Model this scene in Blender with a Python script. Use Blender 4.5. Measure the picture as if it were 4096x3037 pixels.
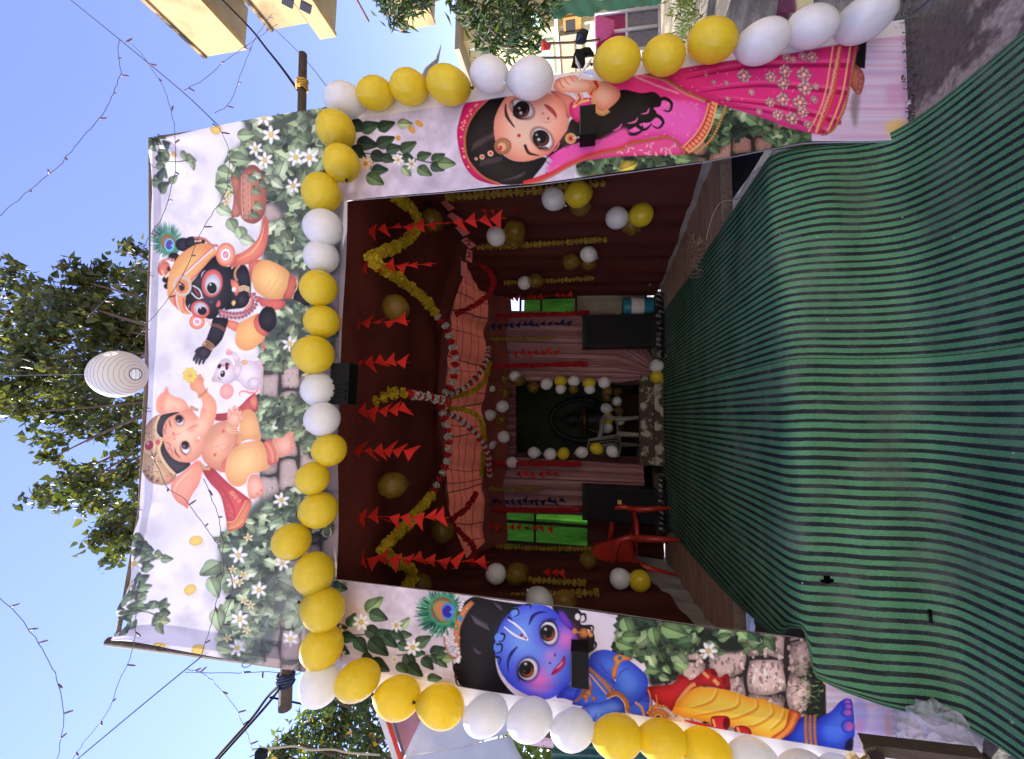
import bpy, bmesh, math, random
import numpy as np
from mathutils import Vector, Matrix
for o in list(bpy.data.objects): bpy.data.objects.remove(o)
SC = bpy.context.scene
# ---------------------------------------------------------------- camera (phone ultra-wide held sideways)
FPX, PSI, TH, EYE = 1600., math.radians(4.9), math.radians(10.3), 1.5
FW = np.array([math.sin(PSI) * math.cos(TH), math.cos(PSI) * math.cos(TH), math.sin(TH)])
RT = np.array([math.cos(PSI), -math.sin(PSI), 0.]); UP = np.cross(RT, FW); CAM = np.array([0, 0, EYE])
cd = bpy.data.cameras.new('camera'); cam = bpy.data.objects.new('camera', cd); SC.collection.objects.link(cam)
cd.sensor_fit = 'HORIZONTAL'; cd.sensor_width = 36.; cd.lens = 36. * FPX / 4096.; cd.clip_start = .05; cd.clip_end = 600.
M4 = Matrix.Identity(4)
for k, ax in enumerate((-UP, RT, -FW)):
    for r in range(3): M4[r][k] = ax[r]
M4.translation = CAM; cam.matrix_world = M4
SC.camera = cam
# ---------------------------------------------------------------- sky, sun, exposure
SUN_AZ, SUN_EL = math.radians(-58), math.radians(51)      # azimuth measured from +Y (into the tent) towards +X
w = bpy.data.worlds.new('World'); SC.world = w; w.use_nodes = True
nt = w.node_tree; sky = nt.nodes.new('ShaderNodeTexSky'); sky.sky_type = 'NISHITA'; sky.sun_disc = False
sky.sun_elevation = SUN_EL; sky.sun_rotation = SUN_AZ; sky.altitude = 200; sky.air_density = 1.15; sky.dust_density = .0; sky.ozone_density = 5.0
wb = nt.nodes.new('ShaderNodeMixRGB'); wb.blend_type = 'MULTIPLY'; wb.inputs[0].default_value = 1.; wb.inputs[2].default_value = (1.20, .91, 1.07, 1); nt.links.new(sky.outputs[0], wb.inputs[1])   # camera white balance
nt.links.new(wb.outputs[0], nt.nodes['Background'].inputs[0]); nt.nodes['Background'].inputs[1].default_value = .12
sd = bpy.data.lights.new('sun', 'SUN'); sd.energy = 5.0; sd.angle = math.radians(.5); sd.color = (1., .95, .86)
sun = bpy.data.objects.new('sun', sd); SC.collection.objects.link(sun)
sv = Vector((math.sin(SUN_AZ) * math.cos(SUN_EL), math.cos(SUN_AZ) * math.cos(SUN_EL), math.sin(SUN_EL)))
sun.rotation_euler = sv.to_track_quat('Z', 'Y').to_euler(); sun.location = sv * 30
vs = SC.view_settings; vs.view_transform = 'Standard'; vs.look = 'None'; vs.gamma = 1.; vs.exposure = 1.6; vs.use_curve_mapping = False
SC.cycles.max_bounces = 8; SC.cycles.diffuse_bounces = 4; SC.cycles.transmission_bounces = 6; SC.cycles.transparent_max_bounces = 8
SC.cycles.sample_clamp_indirect = 6.
# ---------------------------------------------------------------- photo pixel -> world
def ray(px, py): return FW * FPX + RT * ((3037 - py) - 1518.5) - UP * (px - 2048)
def onY(px, py, Y): d = ray(px, py); return CAM + d * (Y / d[1])
def onZ(px, py, z): d = ray(px, py); return CAM + d * ((z - EYE) / d[2])
def onX(px, py, x): d = ray(px, py); return CAM + d * (x / d[0])
def depth(p): return float((np.asarray(p) - CAM) @ FW)
def projn(P):
    d = np.asarray(P) - CAM; k = FPX / (d @ FW)
    return np.stack([2048 - (d @ UP) * k, 3037 - (1518.5 + (d @ RT) * k)], -1)
R = random.Random(4); GZ = -.07      # street level at the gate
# ---------------------------------------------------------------- object helpers
COL = SC.collection
def link(name, me, parent=None, loc=None, rot=None):
    o = bpy.data.objects.new(name, me); COL.objects.link(o)
    if parent is not None: o.parent = parent
    if loc is not None: o.location = loc
    if rot is not None: o.rotation_euler = rot
    return o
def tag(o, label=None, cat=None, group=None, kind=None):
    if label: o['label'] = label
    if cat: o['category'] = cat
    if group: o['group'] = group
    if kind: o['kind'] = kind
    return o
def thing(name, label, cat, loc=(0, 0, 0), rot=None, group=None):
    return tag(link(name, None, None, loc, rot), label, cat, group)
def mesh(name, v, f, mat, smooth=False):
    me = bpy.data.meshes.new(name); me.from_pydata([tuple(map(float, p)) for p in v], [], f); me.update()
    if mat: me.materials.append(mat)
    if smooth: me.polygons.foreach_set('use_smooth', [True] * len(me.polygons))
    return me
class MB:
    """collects simple solids into one mesh"""
    def __init__(s): s.v = []; s.f = []
    def add(s, v, f): n = len(s.v); s.v += [tuple(map(float, p)) for p in v]; s.f += [tuple(i + n for i in q) for q in f]; return s
    def box(s, c, d, rot=None):
        c = np.array(c, float); h = np.array(d, float) / 2
        p = [np.array(((i & 1) * 2 - 1, (i >> 1 & 1) * 2 - 1, (i >> 2 & 1) * 2 - 1)) * h for i in range(8)]
        if rot is not None: m = np.array(rot); p = [m @ q for q in p]
        return s.add([c + q for q in p], [(0, 2, 3, 1), (4, 5, 7, 6), (0, 1, 5, 4), (2, 6, 7, 3), (0, 4, 6, 2), (1, 3, 7, 5)])
    def tube(s, pts, r, n=8, cap=True):
        P = [np.array(p, float) for p in pts]; rr = r if isinstance(r, (list, tuple)) else [r] * len(P); V = []; u = None
        for i, p in enumerate(P):
            t = P[min(i + 1, len(P) - 1)] - P[max(i - 1, 0)]; t /= np.linalg.norm(t) + 1e-12
            if u is None: u = np.cross(t, (0, 0, 1.) if abs(t[2]) < .9 else (1., 0, 0))
            u = u - t * (u @ t); u /= np.linalg.norm(u) + 1e-12; b = np.cross(t, u)
            V += [p + rr[i] * (math.cos(a) * u + math.sin(a) * b) for a in [2 * math.pi * k / n for k in range(n)]]
        F = [(i * n + k, i * n + (k + 1) % n, (i + 1) * n + (k + 1) % n, (i + 1) * n + k) for i in range(len(P) - 1) for k in range(n)]
        if cap: F += [tuple(range(n))[::-1], tuple((len(P) - 1) * n + k for k in range(n))]
        return s.add(V, F)
    def lathe(s, prof, n=20, M=None):
        V = [(r * math.cos(2 * math.pi * k / n), r * math.sin(2 * math.pi * k / n), z) for r, z in prof for k in range(n)]
        if M is not None: V = [tuple(M @ Vector(p)) for p in V]
        F = [(i * n + k, i * n + (k + 1) % n, (i + 1) * n + (k + 1) % n, (i + 1) * n + k) for i in range(len(prof) - 1) for k in range(n)]
        F += [tuple(range(n))[::-1], tuple((len(prof) - 1) * n + k for k in range(n))]
        return s.add(V, F)
    def build(s, name, mat, parent=None, smooth=False, loc=None, rot=None):
        return link(name, mesh(name, s.v, s.f, mat, smooth), parent, loc, rot)
def gridmesh(name, P, mat, smooth=True, uv=None, attr=None):
    """P: (rows, cols, 3)"""
    a, b = P.shape[:2]; me = bpy.data.meshes.new(name)
    idx = np.arange(a * b).reshape(a, b)
    q = np.stack([idx[:-1, :-1], idx[1:, :-1], idx[1:, 1:], idx[:-1, 1:]], -1).reshape(-1, 4)
    me.vertices.add(a * b); me.vertices.foreach_set('co', np.ascontiguousarray(P, np.float32).ravel())
    me.loops.add(q.size); me.loops.foreach_set('vertex_index', q.ravel().astype(np.int32))
    me.polygons.add(len(q)); me.polygons.foreach_set('loop_start', np.arange(0, q.size, 4, dtype=np.int32)); me.polygons.foreach_set('loop_total', np.full(len(q), 4, np.int32))
    me.update(calc_edges=True)
    if smooth: me.polygons.foreach_set('use_smooth', np.ones(len(q), bool))
    if uv is not None:
        l = me.uv_layers.new(name='UVMap'); l.data.foreach_set('uv', np.ascontiguousarray(uv.reshape(-1, 2)[q.ravel()], np.float32).ravel())
    if attr is not None:
        at = me.color_attributes.new('print', 'FLOAT_COLOR', 'POINT'); c = np.ones((a * b, 4), np.float32); c[:, :3] = attr.reshape(-1, 3); at.data.foreach_set('color', c.ravel())
    if mat: me.materials.append(mat)
    return me
def lerp_poly(pts, s):
    p = np.asarray(pts, float); d = np.r_[0, np.cumsum(np.linalg.norm(np.diff(p, axis=0), axis=1))]; d /= d[-1]
    return np.stack([np.interp(s, d, p[:, k]) for k in range(p.shape[1])], -1)
def smoothpts(pts, n=6):
    p = np.asarray(pts, float); out = []
    for i in range(len(p) - 1):
        a, b, c, d = p[max(i - 1, 0)], p[i], p[i + 1], p[min(i + 2, len(p) - 1)]
        for t in np.linspace(0, 1, n, endpoint=False): out.append(.5 * (2 * b + (c - a) * t + (2 * a - 5 * b + 4 * c - d) * t * t + (3 * b - a - 3 * c + d) * t ** 3))
    return np.array(out + [p[-1]])
# ---------------------------------------------------------------- materials
def lin(c, k=1.): return tuple(((x / 255 / 12.92) if x <= 10 else ((x / 255 + .055) / 1.055) ** 2.4) * k for x in c)
MATS = {}
def mat(name, col, rough=.7, var=.12, scale=6., bump=0., bscale=60., spec=.3, trans=0., tcol=None, metal=0., stretch=(1, 1, 1), col2=None, thr=.5, sharp=.15, sheen=0., coat=0.):
    if name in MATS: return MATS[name]
    m = bpy.data.materials.new(name); m.use_nodes = True; t = m.node_tree; L = t.links; N = t.nodes.new
    b = t.nodes['Principled BSDF']; b.inputs['Roughness'].default_value = rough; b.inputs['Specular IOR Level'].default_value = spec; b.inputs['Metallic'].default_value = metal
    b.inputs['Sheen Weight'].default_value = sheen; b.inputs['Coat Weight'].default_value = coat
    tc = N('ShaderNodeTexCoord'); mp = N('ShaderNodeMapping'); mp.inputs['Scale'].default_value = stretch; L.new(tc.outputs['Object'], mp.inputs[0])
    nz = N('ShaderNodeTexNoise'); nz.inputs['Scale'].default_value = scale; nz.inputs['Detail'].default_value = 6; nz.inputs['Roughness'].default_value = .6; L.new(mp.outputs[0], nz.inputs['Vector'])
    r = N('ShaderNodeValToRGB'); c = lin(col); e = r.color_ramp.elements
    if col2 is None:
        e[0].position, e[1].position = .3, .7; e[0].color = (*[x * (1 - var) for x in c], 1); e[1].color = (*[min(x * (1 + var), 1) for x in c], 1)
    else:
        e[0].position, e[1].position = thr - sharp, thr + sharp; e[0].color = (*c, 1); e[1].color = (*lin(col2), 1)
    L.new(nz.outputs[0], r.inputs[0]); L.new(r.outputs[0], b.inputs['Base Color'])
    if bump:
        n2 = N('ShaderNodeTexNoise'); n2.inputs['Scale'].default_value = bscale; n2.inputs['Detail'].default_value = 4; L.new(mp.outputs[0], n2.inputs['Vector'])
        bp = N('ShaderNodeBump'); bp.inputs['Strength'].default_value = bump; bp.inputs['Distance'].default_value = .02; L.new(n2.outputs[0], bp.inputs['Height']); L.new(bp.outputs[0], b.inputs['Normal'])
    if trans:
        tb = N('ShaderNodeBsdfTranslucent'); mx = N('ShaderNodeMixShader'); mx.inputs[0].default_value = trans
        if tcol: tb.inputs[0].default_value = (*lin(tcol), 1)
        else: L.new(r.outputs[0], tb.inputs[0])
        L.new(b.outputs[0], mx.inputs[1]); L.new(tb.outputs[0], mx.inputs[2]); L.new(mx.outputs[0], t.nodes['Material Output'].inputs[0])
    MATS[name] = m; return m
def structure(name, me): return tag(link(name, me), kind='structure')
# ---------------------------------------------------------------- printed artwork (rasterised in code, later stored as mesh colours)
AW, AH, AS = 2048, 1519, 0.5
rng = np.random.default_rng(7)
IMG = np.zeros((AH, AW, 3), np.float32)
_T = [0., 0., 1.]
def tr(ox, oy, s): _T[:] = [ox, oy, s]
def rp(pts):
    p = np.asarray(pts, float).reshape(-1, 2)
    return (p / _T[2] + np.array(_T[:2])) * AS
def rl(r): return r / _T[2] * AS
def crom(p, closed=True, n=7):
    m = len(p); out = []
    t = np.linspace(0, 1, n, endpoint=False)[:, None]
    for i in range(m if closed else m - 1):
        if closed: a, b, c, d = p[i - 1], p[i], p[(i + 1) % m], p[(i + 2) % m]
        else: a, b, c, d = p[max(i - 1, 0)], p[i], p[i + 1], p[min(i + 2, m - 1)]
        out.append(.5 * ((2 * b) + (c - a) * t + (2 * a - 5 * b + 4 * c - d) * t ** 2 + (3 * b - a - 3 * c + d) * t ** 3))
    if not closed: out.append(p[-1:])
    return np.vstack(out)
def blur(a, r):
    r = int(round(r))
    if r < 1: return a
    for _ in range(2):
        for ax in (0, 1):
            q = np.pad(a, [(r + 1, r) if k == ax else (0, 0) for k in (0, 1)], mode='edge')
            c = np.cumsum(q, axis=ax)
            n = a.shape[ax]
            a = (np.take(c, np.arange(2 * r + 1, 2 * r + 1 + n), ax) - np.take(c, np.arange(0, n), ax)) / (2 * r + 1)
    return a
def cover(p, pad=1):
    SS = 3
    x0, y0 = np.floor(p.min(0)).astype(int) - pad; x1, y1 = np.ceil(p.max(0)).astype(int) + pad + 1
    x0, y0, x1, y1 = max(x0, 0), max(y0, 0), min(x1, AW), min(y1, AH)
    w, h = x1 - x0, y1 - y0
    if w <= 1 or h <= 1: return None
    acc = np.zeros((h * SS, w + 2), np.float32)
    q = p - [x0, y0]; a = q; b = np.roll(q, -1, 0)
    for (ax, ay), (bx, by) in zip(a, b):
        s = 1.
        if ay > by: ax, ay, bx, by, s = bx, by, ax, ay, -1.
        r0 = max(int(math.ceil(ay * SS - .5)), 0); r1 = min(int(math.ceil(by * SS - .5)), h * SS)
        if r1 <= r0: continue
        r = np.arange(r0, r1); yy = (r + .5) / SS
        xx = np.clip(ax + (bx - ax) * (yy - ay) / (by - ay + 1e-9), 0, w - .001)
        xi = xx.astype(int); fr = xx - xi
        acc[r, xi] += s * (1 - fr); acc[r, xi + 1] += s * fr
    m = np.abs(np.cumsum(acc, 1))[:, :w].clip(0, 1)
    return y0, y1, x0, x1, m.reshape(h, SS, w).mean(1)
def C(c): return np.asarray(c, np.float32)
def fill(pts, col, dark=None, vr=14, lit=None, off=(0, 0), smooth=True, grad=None, alpha=1., soft=0, raw=False):
    """dark: colour towards the outline over vr raster px; grad=(c2, (x0,y0),(x1,y1)) in zoom coordinates"""
    p = np.asarray(pts, float) if raw else rp(pts)
    if smooth: p = crom(p)
    k = cover(p, int(soft * 2) + 2)
    if k is None: return
    y0, y1, x0, x1, m = k
    if soft: m = blur(m, soft)
    c = np.broadcast_to(C(col), m.shape + (3,)).copy()
    if grad is not None:
        g0, g1 = rp([grad[1]])[0], rp([grad[2]])[0]; d = g1 - g0
        X, Y = np.meshgrid(np.arange(x0, x1), np.arange(y0, y1))
        t = (((X - g0[0]) * d[0] + (Y - g0[1]) * d[1]) / (d @ d)).clip(0, 1)[..., None]
        c = c * (1 - t) + C(grad[0]) * t
    if dark is not None:
        b = blur(m, vr)
        if off != (0, 0): b = np.roll(b, (int(off[1]), int(off[0])), (0, 1))
        t = ((b - .45) * 2).clip(0, 1)[..., None] ** .8
        c = C(dark) * (1 - t) + c * t
        if lit is not None:
            t2 = ((b - .8) * 4).clip(0, 1)[..., None]; c = c * (1 - t2 * .6) + C(lit) * t2 * .6
    m = (m * alpha)[..., None]
    IMG[y0:y1, x0:x1] = IMG[y0:y1, x0:x1] * (1 - m) + c * m
def ell(cx, cy, rx, ry, col, ang=0, **k):
    t = np.linspace(0, 2 * math.pi, 28, endpoint=False); a = math.radians(ang)
    x, y = rx * np.cos(t), ry * np.sin(t)
    fill(np.stack([cx + x * math.cos(a) - y * math.sin(a), cy + x * math.sin(a) + y * math.cos(a)], 1), col, smooth=False, **k)
def stroke(pts, w, col, taper=False, curve=True, **k):
    p = np.asarray(pts, float)
    if curve and len(p) > 2: p = crom(p, False, 6)
    d = np.gradient(p, axis=0); d /= np.linalg.norm(d, axis=1)[:, None] + 1e-9
    n = np.stack([-d[:, 1], d[:, 0]], 1); s = np.linspace(0, 1, len(p))
    if isinstance(w, (list, tuple)): ww = np.interp(s, np.linspace(0, 1, len(w)), w)
    elif taper: ww = w * np.sin(np.pi * (s * .9 + .05))
    else: ww = np.full(len(p), w)
    L, R = p + n * ww[:, None] / 2, p - n * ww[:, None] / 2
    fill(np.vstack([L, R[::-1]]), col, smooth=False, **k)
def along(pts, n, curve=True):
    p = np.asarray(pts, float)
    if curve and len(p) > 2: p = crom(p, False, 10)
    s = np.r_[0, np.cumsum(np.linalg.norm(np.diff(p, axis=0), axis=1))]
    q = np.linspace(0, s[-1], n); return np.stack([np.interp(q, s, p[:, 0]), np.interp(q, s, p[:, 1])], 1)
def dots(pts, n, r, col, dark=None, **k):
    for x, y in along(pts, n): ell(x, y, r, r, col, dark=dark, vr=max(rl(r) * .6, 1), **k)
def leaf(x, y, r, ang, col, back=None, ivy=False):
    a = math.radians(ang)
    if ivy: q = np.array([[0, 0], [-.3, .55], [.1, .75], [.3, .45], [.75, .55], [1.25, 0], [.75, -.55], [.3, -.45], [.1, -.75], [-.3, -.55]])
    else: q = np.array([[0, 0], [.1, .3], [.4, .48], [.8, .33], [1.25, 0], [.8, -.33], [.4, -.48], [.1, -.3]])
    q = (q - [.5, 0]) * r * np.array([1, .9])
    R = np.array([[math.cos(a), math.sin(a)], [-math.sin(a), math.cos(a)]])
    f = lambda z: z @ R + [x, y]
    c = C(col); dk = C(back) if back is not None else c * .55
    fill(f(q), c, dark=dk, vr=max(rl(r) * .3, 1), smooth=not ivy)
    h = q[:len(q) // 2 + 1]
    fill(f(h), np.minimum(c * 1.22 + 8, 255), smooth=False, alpha=.6)
    stroke(f(np.array([[-.5, 0], [.72, 0]]) * r), r * .07, dk, curve=False, alpha=.7)
def flower(x, y, r, ang=0, n=6, col=(244, 242, 240), cen=(232, 196, 96)):
    for k in range(n):
        a = math.radians(ang + k * 360 / n + rng.uniform(-6, 6))
        ell(x + math.cos(a) * r * .58, y + math.sin(a) * r * .58, r * .46, r * .22, col, math.degrees(a), dark=C(col) * .8, vr=max(rl(r) * .12, 1))
    ell(x, y, r * .27, r * .27, cen, dark=C(cen) * .75, vr=max(rl(r) * .12, 1))
def in_poly(q, p):
    c = False; j = len(p) - 1
    for i in range(len(p)):
        if (p[i][1] > q[1]) != (p[j][1] > q[1]) and q[0] < (p[j][0] - p[i][0]) * (q[1] - p[i][1]) / (p[j][1] - p[i][1]) + p[i][0]: c = not c
        j = i
    return c
_G = [(58, 78, 60), (78, 104, 76), (104, 132, 92), (132, 160, 110), (160, 184, 138), (62, 88, 66), (44, 60, 50)]
def ivy(poly, n, r0=14, r1=26, seed=1, base=(60, 70, 64), flat=0., bl=6):
    g = np.random.default_rng(seed); p = np.asarray(poly, float)
    fill(p, base, smooth=True, soft=bl)
    lo, hi = p.min(0), p.max(0)
    def inside(q):
        c = False; j = len(p) - 1
        for i in range(len(p)):
            if (p[i][1] > q[1]) != (p[j][1] > q[1]) and q[0] < (p[j][0] - p[i][0]) * (q[1] - p[i][1]) / (p[j][1] - p[i][1]) + p[i][0]: c = not c
            j = i
        return c
    k = 0
    for _ in range(n * 6):
        q = g.uniform(lo, hi)
        if not inside(q): continue
        k += 1
        t = k / n; c = C(_G[g.integers(0, len(_G))]) * (.62 + .5 * t) * g.uniform(.85, 1.15)
        c = c * (1 - flat) + C((196, 200, 196)) * flat
        leaf(q[0], q[1], g.uniform(r0, r1) * (1.15 - .25 * t), g.uniform(-70, 70) + (0 if g.random() < .75 else 180), np.minimum(c, 255), ivy=g.random() < .7)
        if k >= n: break
def noise2(h, w, cell, seed):
    g = np.random.default_rng(seed); out = np.zeros((h, w), np.float32); amp = 1.; tot = 0
    for o in range(4):
        gh, gw = int(h / cell) + 3, int(w / cell) + 3
        n = g.random((gh, gw)).astype(np.float32)
        y = np.arange(h) / cell; x = np.arange(w) / cell; yi, xi = y.astype(int), x.astype(int)
        fy, fx = y - yi, x - xi; fy, fx = (fy * fy * (3 - 2 * fy))[:, None], (fx * fx * (3 - 2 * fx))[None]
        a = n[yi][:, xi]; b = n[yi][:, xi + 1]; c = n[yi + 1][:, xi]; d = n[yi + 1][:, xi + 1]
        out += amp * ((a * (1 - fx) + b * fx) * (1 - fy) + (c * (1 - fx) + d * fx) * fy); tot += amp
        amp *= .55; cell = max(cell / 2.1, 1.5)
    return out / tot
def stones(rect, nx, ny, col, seed, joint=(52, 44, 44), pit=40):
    """a course wall: rows run along y, stacked along x"""
    g = np.random.default_rng(seed); x0, y0, x1, y1 = rect
    fill([(x0, y0), (x1, y0), (x1, y1), (x0, y1)], joint, smooth=False)
    dx = (x1 - x0) / nx; dy = (y1 - y0) / ny
    for i in range(nx):
        sh = (i % 2) * .5
        for j in range(-1, ny + 1):
            c = C(col) * g.uniform(.82, 1.12)
            a, b = x0 + i * dx + dx * .06, x0 + (i + 1) * dx - dx * .05
            u, v = max(y0 + (j + sh) * dy + dy * .04, y0), min(y0 + (j + 1 + sh) * dy - dy * .04, y1)
            if v - u < dy * .15: continue
            jt = lambda s: g.uniform(-s, s)
            e = dx * .07; z = (v - u) * .12
            fill([(a + jt(e), u + z), (a + z * .6, u + jt(e)), ((a + b) / 2 + jt(e), u + jt(e)), (b - z * .6, u + jt(e)), (b + jt(e), u + z), (b + jt(e), (u + v) / 2), (b + jt(e), v - z),
                  (b - z * .6, v + jt(e)), ((a + b) / 2, v + jt(e)), (a + z * .6, v + jt(e)), (a + jt(e), v - z), (a + jt(e), (u + v) / 2)], c, dark=c * .6, vr=max(rl(dx) * .12, 2), off=(1, 0))
            for _ in range(pit):
                px, py = g.uniform(a, b), g.uniform(u, v); s = g.uniform(.01, .045) * dx
                ell(px, py, s, s * g.uniform(.8, 2.), c * g.choice([.55, .7, 1.2]), alpha=.75)
def feather(cx, cy, R, root, eye, sc, seed):
    g = np.random.default_rng(seed)
    for k in range(190):
        t = g.uniform(0, 2 * math.pi); e = np.array([cx + R[0] * math.cos(t) * g.uniform(.8, 1.12), cy + R[1] * math.sin(t) * g.uniform(.8, 1.12)])
        r0 = np.array(root, float); m = (r0 * .45 + np.array([cx, cy]) * .55) * .6 + e * .4 + g.normal(0, R[0] * .06, 2)
        stroke([r0, m, e], [sc * 5, sc * 8, sc * 1.2], C([(38, 96, 74), (62, 138, 96), (24, 64, 56), (88, 160, 110), (40, 110, 100)][g.integers(0, 5)]) * g.uniform(.8, 1.15))
    ex, ey, er = eye
    ell(ex, ey, er * 1.25, er * 1.4, (72, 150, 108), -20, soft=2, alpha=.9)
    ell(ex, ey, er, er * 1.12, (142, 104, 78), -20, dark=(110, 78, 60), vr=6)
def eyeball(x, y, rx, ry, ang, iris, ix, iy, ir, hl, skin=(120, 70, 60)):
    ell(x, y, rx * 1.14, ry * 1.14, skin, ang, soft=2, alpha=.8)
    ell(x, y, rx, ry, (240, 236, 240), ang, dark=(170, 160, 170), vr=max(rl(rx) * .3, 2))
    ell(ix, iy, ir, ir * 1.1, (28, 20, 22), ang); ell(ix + ir * .18, iy + ir * .3, ir * .72, ir * .68, iris, ang, soft=1.5)
    ell(ix, iy, ir * .62, ir * .66, (16, 12, 14), ang, soft=1)
    for (hx, hy, hr) in hl: ell(hx, hy, hr, hr, (252, 252, 252), soft=.6)

def art_header():
    tr(0, 0, 1); _G[:] = [(96, 112, 90), (116, 138, 106), (140, 162, 122), (160, 184, 138), (184, 204, 164), (92, 114, 92), (72, 86, 74)]
    Y, X = slice(200, 1380), slice(200, 720)
    n = noise2(1180, 520, 95, 3)[..., None]; n2 = noise2(1180, 520, 40, 5)[..., None]
    base = C((226, 222, 234)) * (1 - ((n - .5) * 4).clip(0, 1) * .14) - ((n2 - .55) * 60).clip(0, 20)
    IMG[Y, X] = base
    # wall band with stones and ivy
    stones((1045, 400, 1360, 2720), 4, 17, (172, 152, 148), 11, joint=(48, 46, 46), pit=16)
    fill([(1040, 400), (1056, 400), (1052, 2720), (1030, 2720)], (206, 192, 190), smooth=False, alpha=.8)
    # lavender paper behind the lower fringe
    fill([(1310, 380), (1400, 380), (1400, 2740), (1290, 2740)], (214, 204, 218), smooth=False, alpha=.7, soft=5)
    ivy([(990, 430), (1090, 440), (1345, 420), (1340, 620), (1300, 800), (1230, 900), (1130, 860), (1050, 760), (980, 700), (930, 720), (900, 830), (880, 720), (930, 620), (985, 560)], 135, 32, 56, 21)
    ivy([(1060, 900), (1180, 880), (1330, 920), (1340, 1090), (1150, 1100), (1060, 1060)], 46, 26, 46, 22)
    ivy([(1110, 1200), (1200, 1180), (1330, 1230), (1340, 1420), (1260, 1470), (1100, 1440), (1060, 1350)], 62, 26, 48, 23)
    ivy([(1040, 1370), (1120, 1380), (1130, 1480), (1060, 1470)], 30, 24, 40, 29)
    ivy([(1040, 1600), (1110, 1590), (1240, 1620), (1200, 1760), (1110, 1760), (1050, 1720)], 46, 26, 46, 24)
    ivy([(1200, 1560), (1300, 1600), (1310, 1800), (1250, 1830), (1200, 1720)], 50, 24, 44, 25)
    ivy([(1010, 2030), (1150, 1960), (1300, 1950), (1320, 2120), (1200, 2180), (1080, 2180), (1000, 2120)], 66, 26, 46, 26)
    ivy([(900, 2160), (960, 2090), (1060, 2150), (1150, 2250), (1180, 2380), (1130, 2460), (1100, 2560), (1030, 2660), (900, 2640), (880, 2520), (920, 2400), (860, 2330), (880, 2240)], 130, 28, 50, 27, base=(70, 82, 74))
    ivy([(1120, 2280), (1250, 2250), (1330, 2300), (1320, 2520), (1200, 2500), (1120, 2440)], 70, 30, 60, 28, base=(84, 88, 86), flat=.25)
    # leaves hanging over the pale paper
    for (x, y, r, a, c) in [(985, 545, 60, 0, 3), (960, 640, 70, 10, 2), (900, 690, 60, 20, 3), (905, 760, 66, 200, 3), (895, 840, 60, 30, 4), (930, 900, 60, 60, 2), (965, 935, 60, 70, 3), (985, 960, 54, 20, 4),
                            (845, 2275, 80, 150, 2), (850, 2345, 74, 60, 3), (905, 2190, 50, 0, 3), (880, 2470, 76, 80, 3), (900, 2590, 64, 20, 3)]:
        leaf(x, y, r, a, _G[c])
    g = np.random.default_rng(5)
    for (cx, cy, n, sx, sy) in [(625, 575, 9, 40, 30), (640, 640, 7, 34, 26), (655, 715, 9, 40, 40), (560, 2190, 9, 30, 50), (590, 2240, 8, 60, 20), (575, 2330, 12, 46, 50), (600, 2420, 8, 46, 30), (650, 2460, 5, 30, 40), (510, 2430, 8, 24, 60), (490, 2500, 6, 16, 30)]:
        for _ in range(n): leaf(cx + g.normal(0, sx * .6), cy + g.normal(0, sy * .6), g.uniform(28, 48), g.uniform(-60, 60), C(_G[[5, 6, 0, 1, 1][g.integers(0, 5)]]) * 1.05)
    for (x, y, r, a) in [(758, 635, 42, 20), (735, 622, 36, 60), (770, 660, 30, 80), (650, 2215, 44, 10), (660, 2480, 46, 0), (655, 2505, 40, 60)]: leaf(x, y, r, a, (150, 168, 120))
    for a, b in [((640, 650), (760, 640)), ((560, 2260), (660, 2220)), ((540, 2455), (650, 2470))]: stroke([a, b], 4, (74, 66, 56), curve=False)
    for (x, y) in [(1092, 546), (1030, 603), (1066, 646), (1190, 636), (1244, 636), (1176, 746), (1062, 478), (1130, 2001), (956, 2222), (932, 2326), (1042, 2359), (966, 2475), (951, 2592), (1164, 2557), (538, 2256), (526, 2342), (1156, 1376), (1132, 2253)]:
        flower(x, y, g.uniform(30, 38), g.uniform(0, 60))
    for (x, y) in [(906, 808), (912, 778), (930, 2280), (985, 2400), (960, 2330), (915, 2552), (1230, 1500), (870, 520), (1000, 2150), (1010, 2420), (975, 2300), (990, 2520)]: flower(x, y, 19, g.uniform(0, 60), 5, (238, 222, 170), (226, 170, 90))
    for (x, y, w, h, a) in [(807, 2157, 26, 20, -20), (750, 2365, 27, 20, -30), (796, 2600, 28, 24, -20), (640, 2582, 27, 12, 5), (866, 519, 24, 22, 20), (690, 615, 14, 10, 30)]:
        ell(x + 8, y + 8, w, h, (196, 188, 196), a, soft=3, alpha=.5); ell(x, y, w, h, (232, 200, 96), a, dark=(208, 170, 90), vr=5)
    # clay pot
    tr(500, 0, 1.502)
    fill([(690, 1085), (735, 1015), (785, 998), (830, 1045), (850, 1170), (832, 1290), (780, 1342), (722, 1332), (690, 1290), (676, 1190)], (186, 112, 88), dark=(120, 64, 54), vr=16, off=(-3, 0))
    fill([(640, 1060), (660, 1064), (690, 1085), (676, 1190), (690, 1290), (655, 1306), (638, 1298), (652, 1180)], (196, 124, 100), dark=(130, 74, 62), vr=6)
    for k in range(7):
        y = 1050 + k * 38
        stroke([(712, y), (726, y + 19), (712, y + 38)], 3, (228, 196, 184), curve=False); stroke([(726, y), (740, y + 19), (726, y + 38)], 3, (228, 196, 184), curve=False)
    stroke([(706, 1060), (700, 1190), (706, 1310)], 3, (228, 196, 184)); stroke([(752, 1040), (748, 1190), (752, 1320)], 3, (220, 190, 180))
    for (x, y) in [(800, 1060), (790, 1150), (800, 1240), (770, 1080), (775, 1290), (830, 1110)]: leaf(x, y, 42, 20, _G[int(g.integers(0, 5))], ivy=True)
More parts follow.
